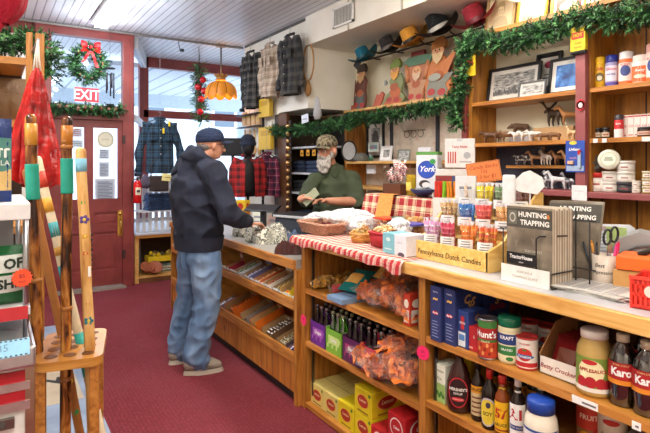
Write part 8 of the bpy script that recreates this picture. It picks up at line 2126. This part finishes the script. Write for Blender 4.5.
for h_, k_, a_ in ((hR, kR, aR), (hL, kL, aL)): m.capsule([h_, h_.lerp(k_, .5), k_], [.088, .075, .055], 'skin', 12); m.capsule([k_, k_.lerp(a_, .4), a_], [.052, .053, .036], 'skin', 12)
hand(m, wR, (1, .25, -.12), (.1, 0, -1), (-.2, 1, 0), 1.0, .5); hand(m, wL, (1, -.3, -.1), (0, 0, -1), (0, -1, 0), 1.0, .5)
HM = head(m, hd, math.radians(4), 1.02, .08)
blob(m, 'body', cust, .0055, 3, matkey='skin')
face_bits(cust, HM, 1.02, cb, True)
cap_on(cust, HM, 1.02, cb, '#1c2a48f', '#18243ef', .034, -.16)
m = MB(B @ HM); m.ball((-.040, 0, -.004), .073, '#7c746ef', 18, (.9, .9, .75)); m.build('hair', cust)
# hoodie
m = MB(B)
m.capsule([V((1.262, 3.765, 1.0)), wa + V((0, 0, .03)), ch + V((0, 0, -.06)), ch + V((0, 0, .04)), nk - V((0, 0, .06))], [.168, .172, .180, .172, .10], 'hoodie', 24, 1.22, UPV if False else (1, .15, 0))
for s_, e_, w_ in ((sR, eR, wR), (sL, eL, wL)):
    m.capsule([s_ + V((0, 0, -.01)), s_.lerp(e_, .5) + V((0, 0, -.01)), e_], [.092, .084, .075], 'hoodie', 16); m.capsule([e_, e_.lerp(w_, .45), e_.lerp(w_, .9)], [.074, .066, .046], 'hoodie', 16)
    m.capsule([nk + V((-.02, 0, -.07)), s_], [.085, .088], 'hoodie', 16)
m.capsule([V((1.235, 3.72, 1.50)), V((1.20, 3.775, 1.50)), V((1.225, 3.83, 1.50))], [.055, .068, .055], 'hoodie', 14); m.capsule([V((1.19, 3.775, 1.47)), V((1.16, 3.78, 1.39)), V((1.15, 3.78, 1.33))], [.07, .062, .03], 'hoodie', 14)
m.capsule([V((1.24, 3.69, 1.56)), V((1.205, 3.775, 1.575)), V((1.24, 3.86, 1.56))], [.055, .076, .055], 'hoodie', 14)
m.tube([V((1.265 + .078*math.cos(a), 3.765 + .088*math.sin(a), 1.56 - .03*math.cos(a))) for a in [2*PI*k/22 for k in range(23)]], .028, 'hoodie', 10)
blob(m, 'hoodie', cust, .0085, 4, wr=.020, wscale=7, matkey='hoodie', aniso=(1, 1, 1.1))
m = MB(B)
n = 36
def hem(u, v):
    a = 2*PI*u; return (1.262 + (.166 + .012*v)*math.cos(a)*(1 + .02*math.sin(a*9)), 3.765 + (.208 + .014*v)*math.sin(a)*(1 + .015*math.sin(a*7)), .875 + .10*v)
m.grid(hem, n, 5, 'hoodie'); m.build('hem_band', cust)
# jeans
m = MB(B)
m.capsule([V((1.262, 3.765, .88)), V((1.258, 3.765, .96))], [.142, .13], 'jeans', 20, 1.18, (1, .15, 0))
m.ball(V((1.215, 3.765, .83)), .10, 'jeans', 16, (1, 1.55, 1))
for h_, k_, a_, yo in ((hR, kR, aR, 0), (hL, kL, aL, 0)):
    m.capsule([h_ + V((0, 0, -.09)), h_.lerp(k_, .5), k_, k_.lerp(a_, .5), a_ + V((-.0, 0, .03))], [.108, .108, .098, .092, .088], 'jeans', 18)
    m.capsule([a_ + V((0, 0, .04)), a_ + V((.03, -.005, -.015))], [.086, .082], 'jeans', 16)
blob(m, 'jeans', cust, .0085, 4, wr=.012, wscale=11, matkey='jeans', aniso=(1, 1, 1.0))
m = MB(B @ T(1.15, 3.68, .80) @ RZ(-PI/2 - .9)); m.prism([(-.06, .07), (.06, .07), (.055, -.03), (0, -.06), (-.055, -.03)], -.010, -.006, 'jeans'); m.build('back_pocket', cust)
def shoe(o, p, ang, s=1.0, base=V((0, 0, 0)), side='right'):
    Mx = T(p.x - base.x, p.y - base.y, 0) @ RZ(ang)
    so_ = empty(side + '_shoe'); so_.parent = o
    m = MB(Mx)
    def q(u, v):
        a = 2*PI*u; L_ = .155 if math.cos(a) > 0 else .13; wd = .052 - .008*(math.cos(a) < -.3) 
        return (L_*math.cos(a)*(1 - .05*v), wd*math.copysign(abs(math.sin(a))**.8, math.sin(a))*(1 - .06*v), .001 + .032*v)
    m.grid(q, 34, 2, '#c8c0b0'); m.add([q(k/34, 0) for k in range(34)], [tuple(range(33, -1, -1))], '#8c8478'); m.build('sole', so_)
    m = MB(Mx); m.capsule([(-.085, 0, .07), (-.03, 0, .085), (.03, 0, .072), (.085, 0, .052), (.11, 0, .046)], [.045, .05, .046, .038, .032], '#a89e8ef', 18, 1.05); u_ = blob(m, 'upper', so_, .006, 2, matkey='#a89e8ef')
    m = MB(Mx)
    for k in range(5): m.capsule([(.02 + k*.018, -.022, .118 - k*.012), (.024 + k*.018, 0, .122 - k*.0125), (.02 + k*.018, .022, .118 - k*.012)], .0035, '#e8e4dc', 6)
    m.build('laces', so_)
    for s_ in (-1, 1):
        m = MB(Mx); m.prism([(-.05, .04), (.03, .05), (.045, .035), (.0, .03)], s_*.0515 - .002, s_*.0515 + .002, '#8c9098'); m.build('side_stripe', so_)
shoe(cust, V((1.245, 3.645, 0)), math.radians(-14), 1, cb, 'right'); shoe(cust, V((1.215, 3.925, 0)), math.radians(4), 1, cb, 'left')
cust.location = cb + V((.036, -.022, 0))
# ------------------------------------------------------------------ clerk
kb = V((2.62, 4.02, 0)); clerk = empty('person', kb, 0, 'person with grey beard, camouflage cap and olive polo shirt counting banknotes behind the counter', 'person')
B = T(-kb.x, -kb.y, 0)
def CP(px, py, t): return PT(px, py, t)
cR, cL = CP(314, 180, 4.62), CP(353, 179, 4.72)      # his right shoulder is on the viewer's left
hd = CP(327, 151, 4.62); nk = CP(331, 167, 4.70)
eR, wR = CP(306, 199, 4.50), CP(300.5, 199, 4.22)
eL, wL = CP(357, 202, 4.48), CP(327, 201, 4.30)
ch = CP(333, 190, 4.70); wa = CP(334, 225, 4.72); hp = CP(334, 243, 4.74)
hipR, hipL = V((2.50, 4.06, .92)), V((2.68, 3.97, .92)); 
fk = math.atan2(-.80, -.62)
m = MB(B)
m.capsule([hp, wa, ch, nk - V((0, 0, .06))], [.14, .14, .15, .09], 'skin', 18)
m.capsule([nk - V((0, 0, .05)), nk, hd + V((.02, .02, -.05))], [.06, .056, .055], 'skin', 14)
for s_, e_, w_ in ((cR, eR, wR), (cL, eL, wL)): m.capsule([s_, s_.lerp(e_, .5), e_], [.052, .048, .041], 'skin', 12); m.capsule([e_, e_.lerp(w_, .35), w_], [.042, .043, .028], 'skin', 12)
for h_ in (hipR, hipL): k_ = h_ + V((-.02, -.02, -.44)); a_ = k_ + V((.02, .02, -.40)); m.capsule([h_, k_], [.085, .055], 'skin', 12); m.capsule([k_, a_], [.052, .036], 'skin', 12); m.capsule([a_ + V((0, 0, -.02)), a_ + V((-.1, -.12, -.035))], [.035, .028], 'skin', 10)
hand(m, wR, wL.lerp(wR, .1) - wR + V((.03, -.02, .02)), (-.2, -.3, -1), (.1, .2, 1), .98, .55); hand(m, wL, CP(313, 199, 4.24) - wL, (-.3, -.2, -1), (.1, .1, 1), .98, .6)
fh = math.atan2(-.42, -.91)
HM = head(m, hd, fh, 1.0, .12)
blob(m, 'body', clerk, .0055, 3, matkey='skin')
face_bits(clerk, HM, 1.0, kb)
cap_on(clerk, HM, 1.0, kb, 'camo', 'camo', .052, -.04)
# beard
m = MB(B @ HM)
for (x, y_, z, r, sc) in ((.062, 0, -.092, .054, (.9, 1.25, .9)), (.07, 0, -.122, .052, (.9, 1.25, .9)), (.074, 0, -.155, .040, (.9, 1.2, 1.0)), (.05, .045, -.06, .03, (.9, .7, 1.2)), (.05, -.045, -.06, .03, (.9, .7, 1.2)), (.03, .065, -.03, .02, (.9, .6, 1.5)), (.03, -.065, -.03, .02, (.9, .6, 1.5))): m.ball((x, y_, z), r, 'beard', 16, sc)
m.capsule([(.094, .032, -.052), (.106, .014, -.040), (.109, 0, -.038), (.106, -.014, -.040), (.094, -.032, -.052)], [.009, .011, .010, .011, .009], 'beard', 8)
blob(m, 'beard', clerk, .005, 2, wr=.010, wscale=42, matkey='beard', aniso=(1, 1, .35))
m = MB(B @ HM); m.ball((-.028, 0, -.015), .083, '#8c867ef', 18, (.95, .92, .85)); m.build('hair', clerk)
# polo
m = MB(B)
up = (-.7, -.7, 0)
m.capsule([hp + V((0, 0, -.02)), wa, CP(334, 205, 4.70), ch + V((0, 0, -.02)), ch + V((0, 0, .06)), nk - V((0, 0, .07))], [.158, .160, .160, .162, .150, .11], 'polo', 24, 1.22, up)
for s_, e_ in ((cR, eR), (cL, eL)):
    m.capsule([s_ + V((0, 0, -.01)), s_.lerp(e_, .45), s_.lerp(e_, .97)], [.072, .074, .078], 'polo', 16); m.capsule([nk + V((0, 0, -.085)), s_], [.07, .072], 'polo', 16)
blob(m, 'polo_shirt', clerk, .008, 4, wr=.013, wscale=7, matkey='polo', aniso=(1, 1, 1.5))
m = MB(B)
fdir = V((math.cos(fk), math.sin(fk), 0)); sd = V((-fdir.y, fdir.x, 0)); cc = nk - V((0, 0, .035))
m.tube([cc + fdir*.075*math.cos(a) + sd*.082*math.sin(a) + V((0, 0, -.022*math.cos(a))) for a in [2*PI*k/24 for k in range(25)]], .017, '#38442ff', 8); m.build('collar', clerk)
m = MB(B); 
for s_ in (-1, 1): a = cc + fdir*.095 + sd*s_*.03; m.add([a + V((0, 0, .01)), a + sd*s_*.05 + V((0, 0, .01)) - fdir*.02, a + sd*s_*.03 + V((0, 0, -.06)) + fdir*.045, a - sd*s_*.02 + V((0, 0, -.035)) + fdir*.03], [(0, 1, 2, 3) if s_ < 0 else (3, 2, 1, 0)], '#38442ff')
m.build('collar_points', clerk)
# trousers
m = MB(B)
m.capsule([V((2.59, 4.02, .84)), V((2.60, 4.02, .95))], [.15, .15], '#3c4048f', 18, 1.2, up)
for h_ in (hipR, hipL): k_ = h_ + V((-.02, -.02, -.44)); a_ = k_ + V((.02, .02, -.38)); m.capsule([h_ + V((0, 0, -.04)), k_, a_], [.11, .088, .075], '#3c4048f', 16)
blob(m, 'trousers', clerk, .011, 3, matkey='#3c4048f')
for nme, h_ in (('right_shoe', hipR), ('left_shoe', hipL)):
    m = MB(B @ T(h_.x - .06, h_.y - .07, 0) @ RZ(fk)); m.capsule([(-.09, 0, .045), (0, 0, .05), (.10, 0, .036)], [.043, .046, .034], '#2a2422', 14); m.box(-.12, .13, -.042, .042, 0, .022, '#1a1614', bev=.008); m.build(nme, clerk)
# banknotes held
mp_ = CP(309.5, 197, 4.22)
for i in range(2):
    m = MB(T(0, 0, 0) @ RZ(-.9) @ RY(-.75 + i*.12)); m.grid(lambda u, v: ((u-.5)*.155, .006*math.sin(u*4) + i*.003, (v-.5)*.066), 10, 4, '#c8ccb4' if i else '#b0b89c'); m.box(-.03, .03, -.002, -.001, -.015, .015, '#8c9878') if False else None
    m.build('banknote', None, mp_ + V((.0, -.01, .006*i)), 0, ('pale green banknote held between the clerk\'s hands, front one', 'pale banknote fanned behind the front one in the clerk\'s hands')[i], 'banknote')
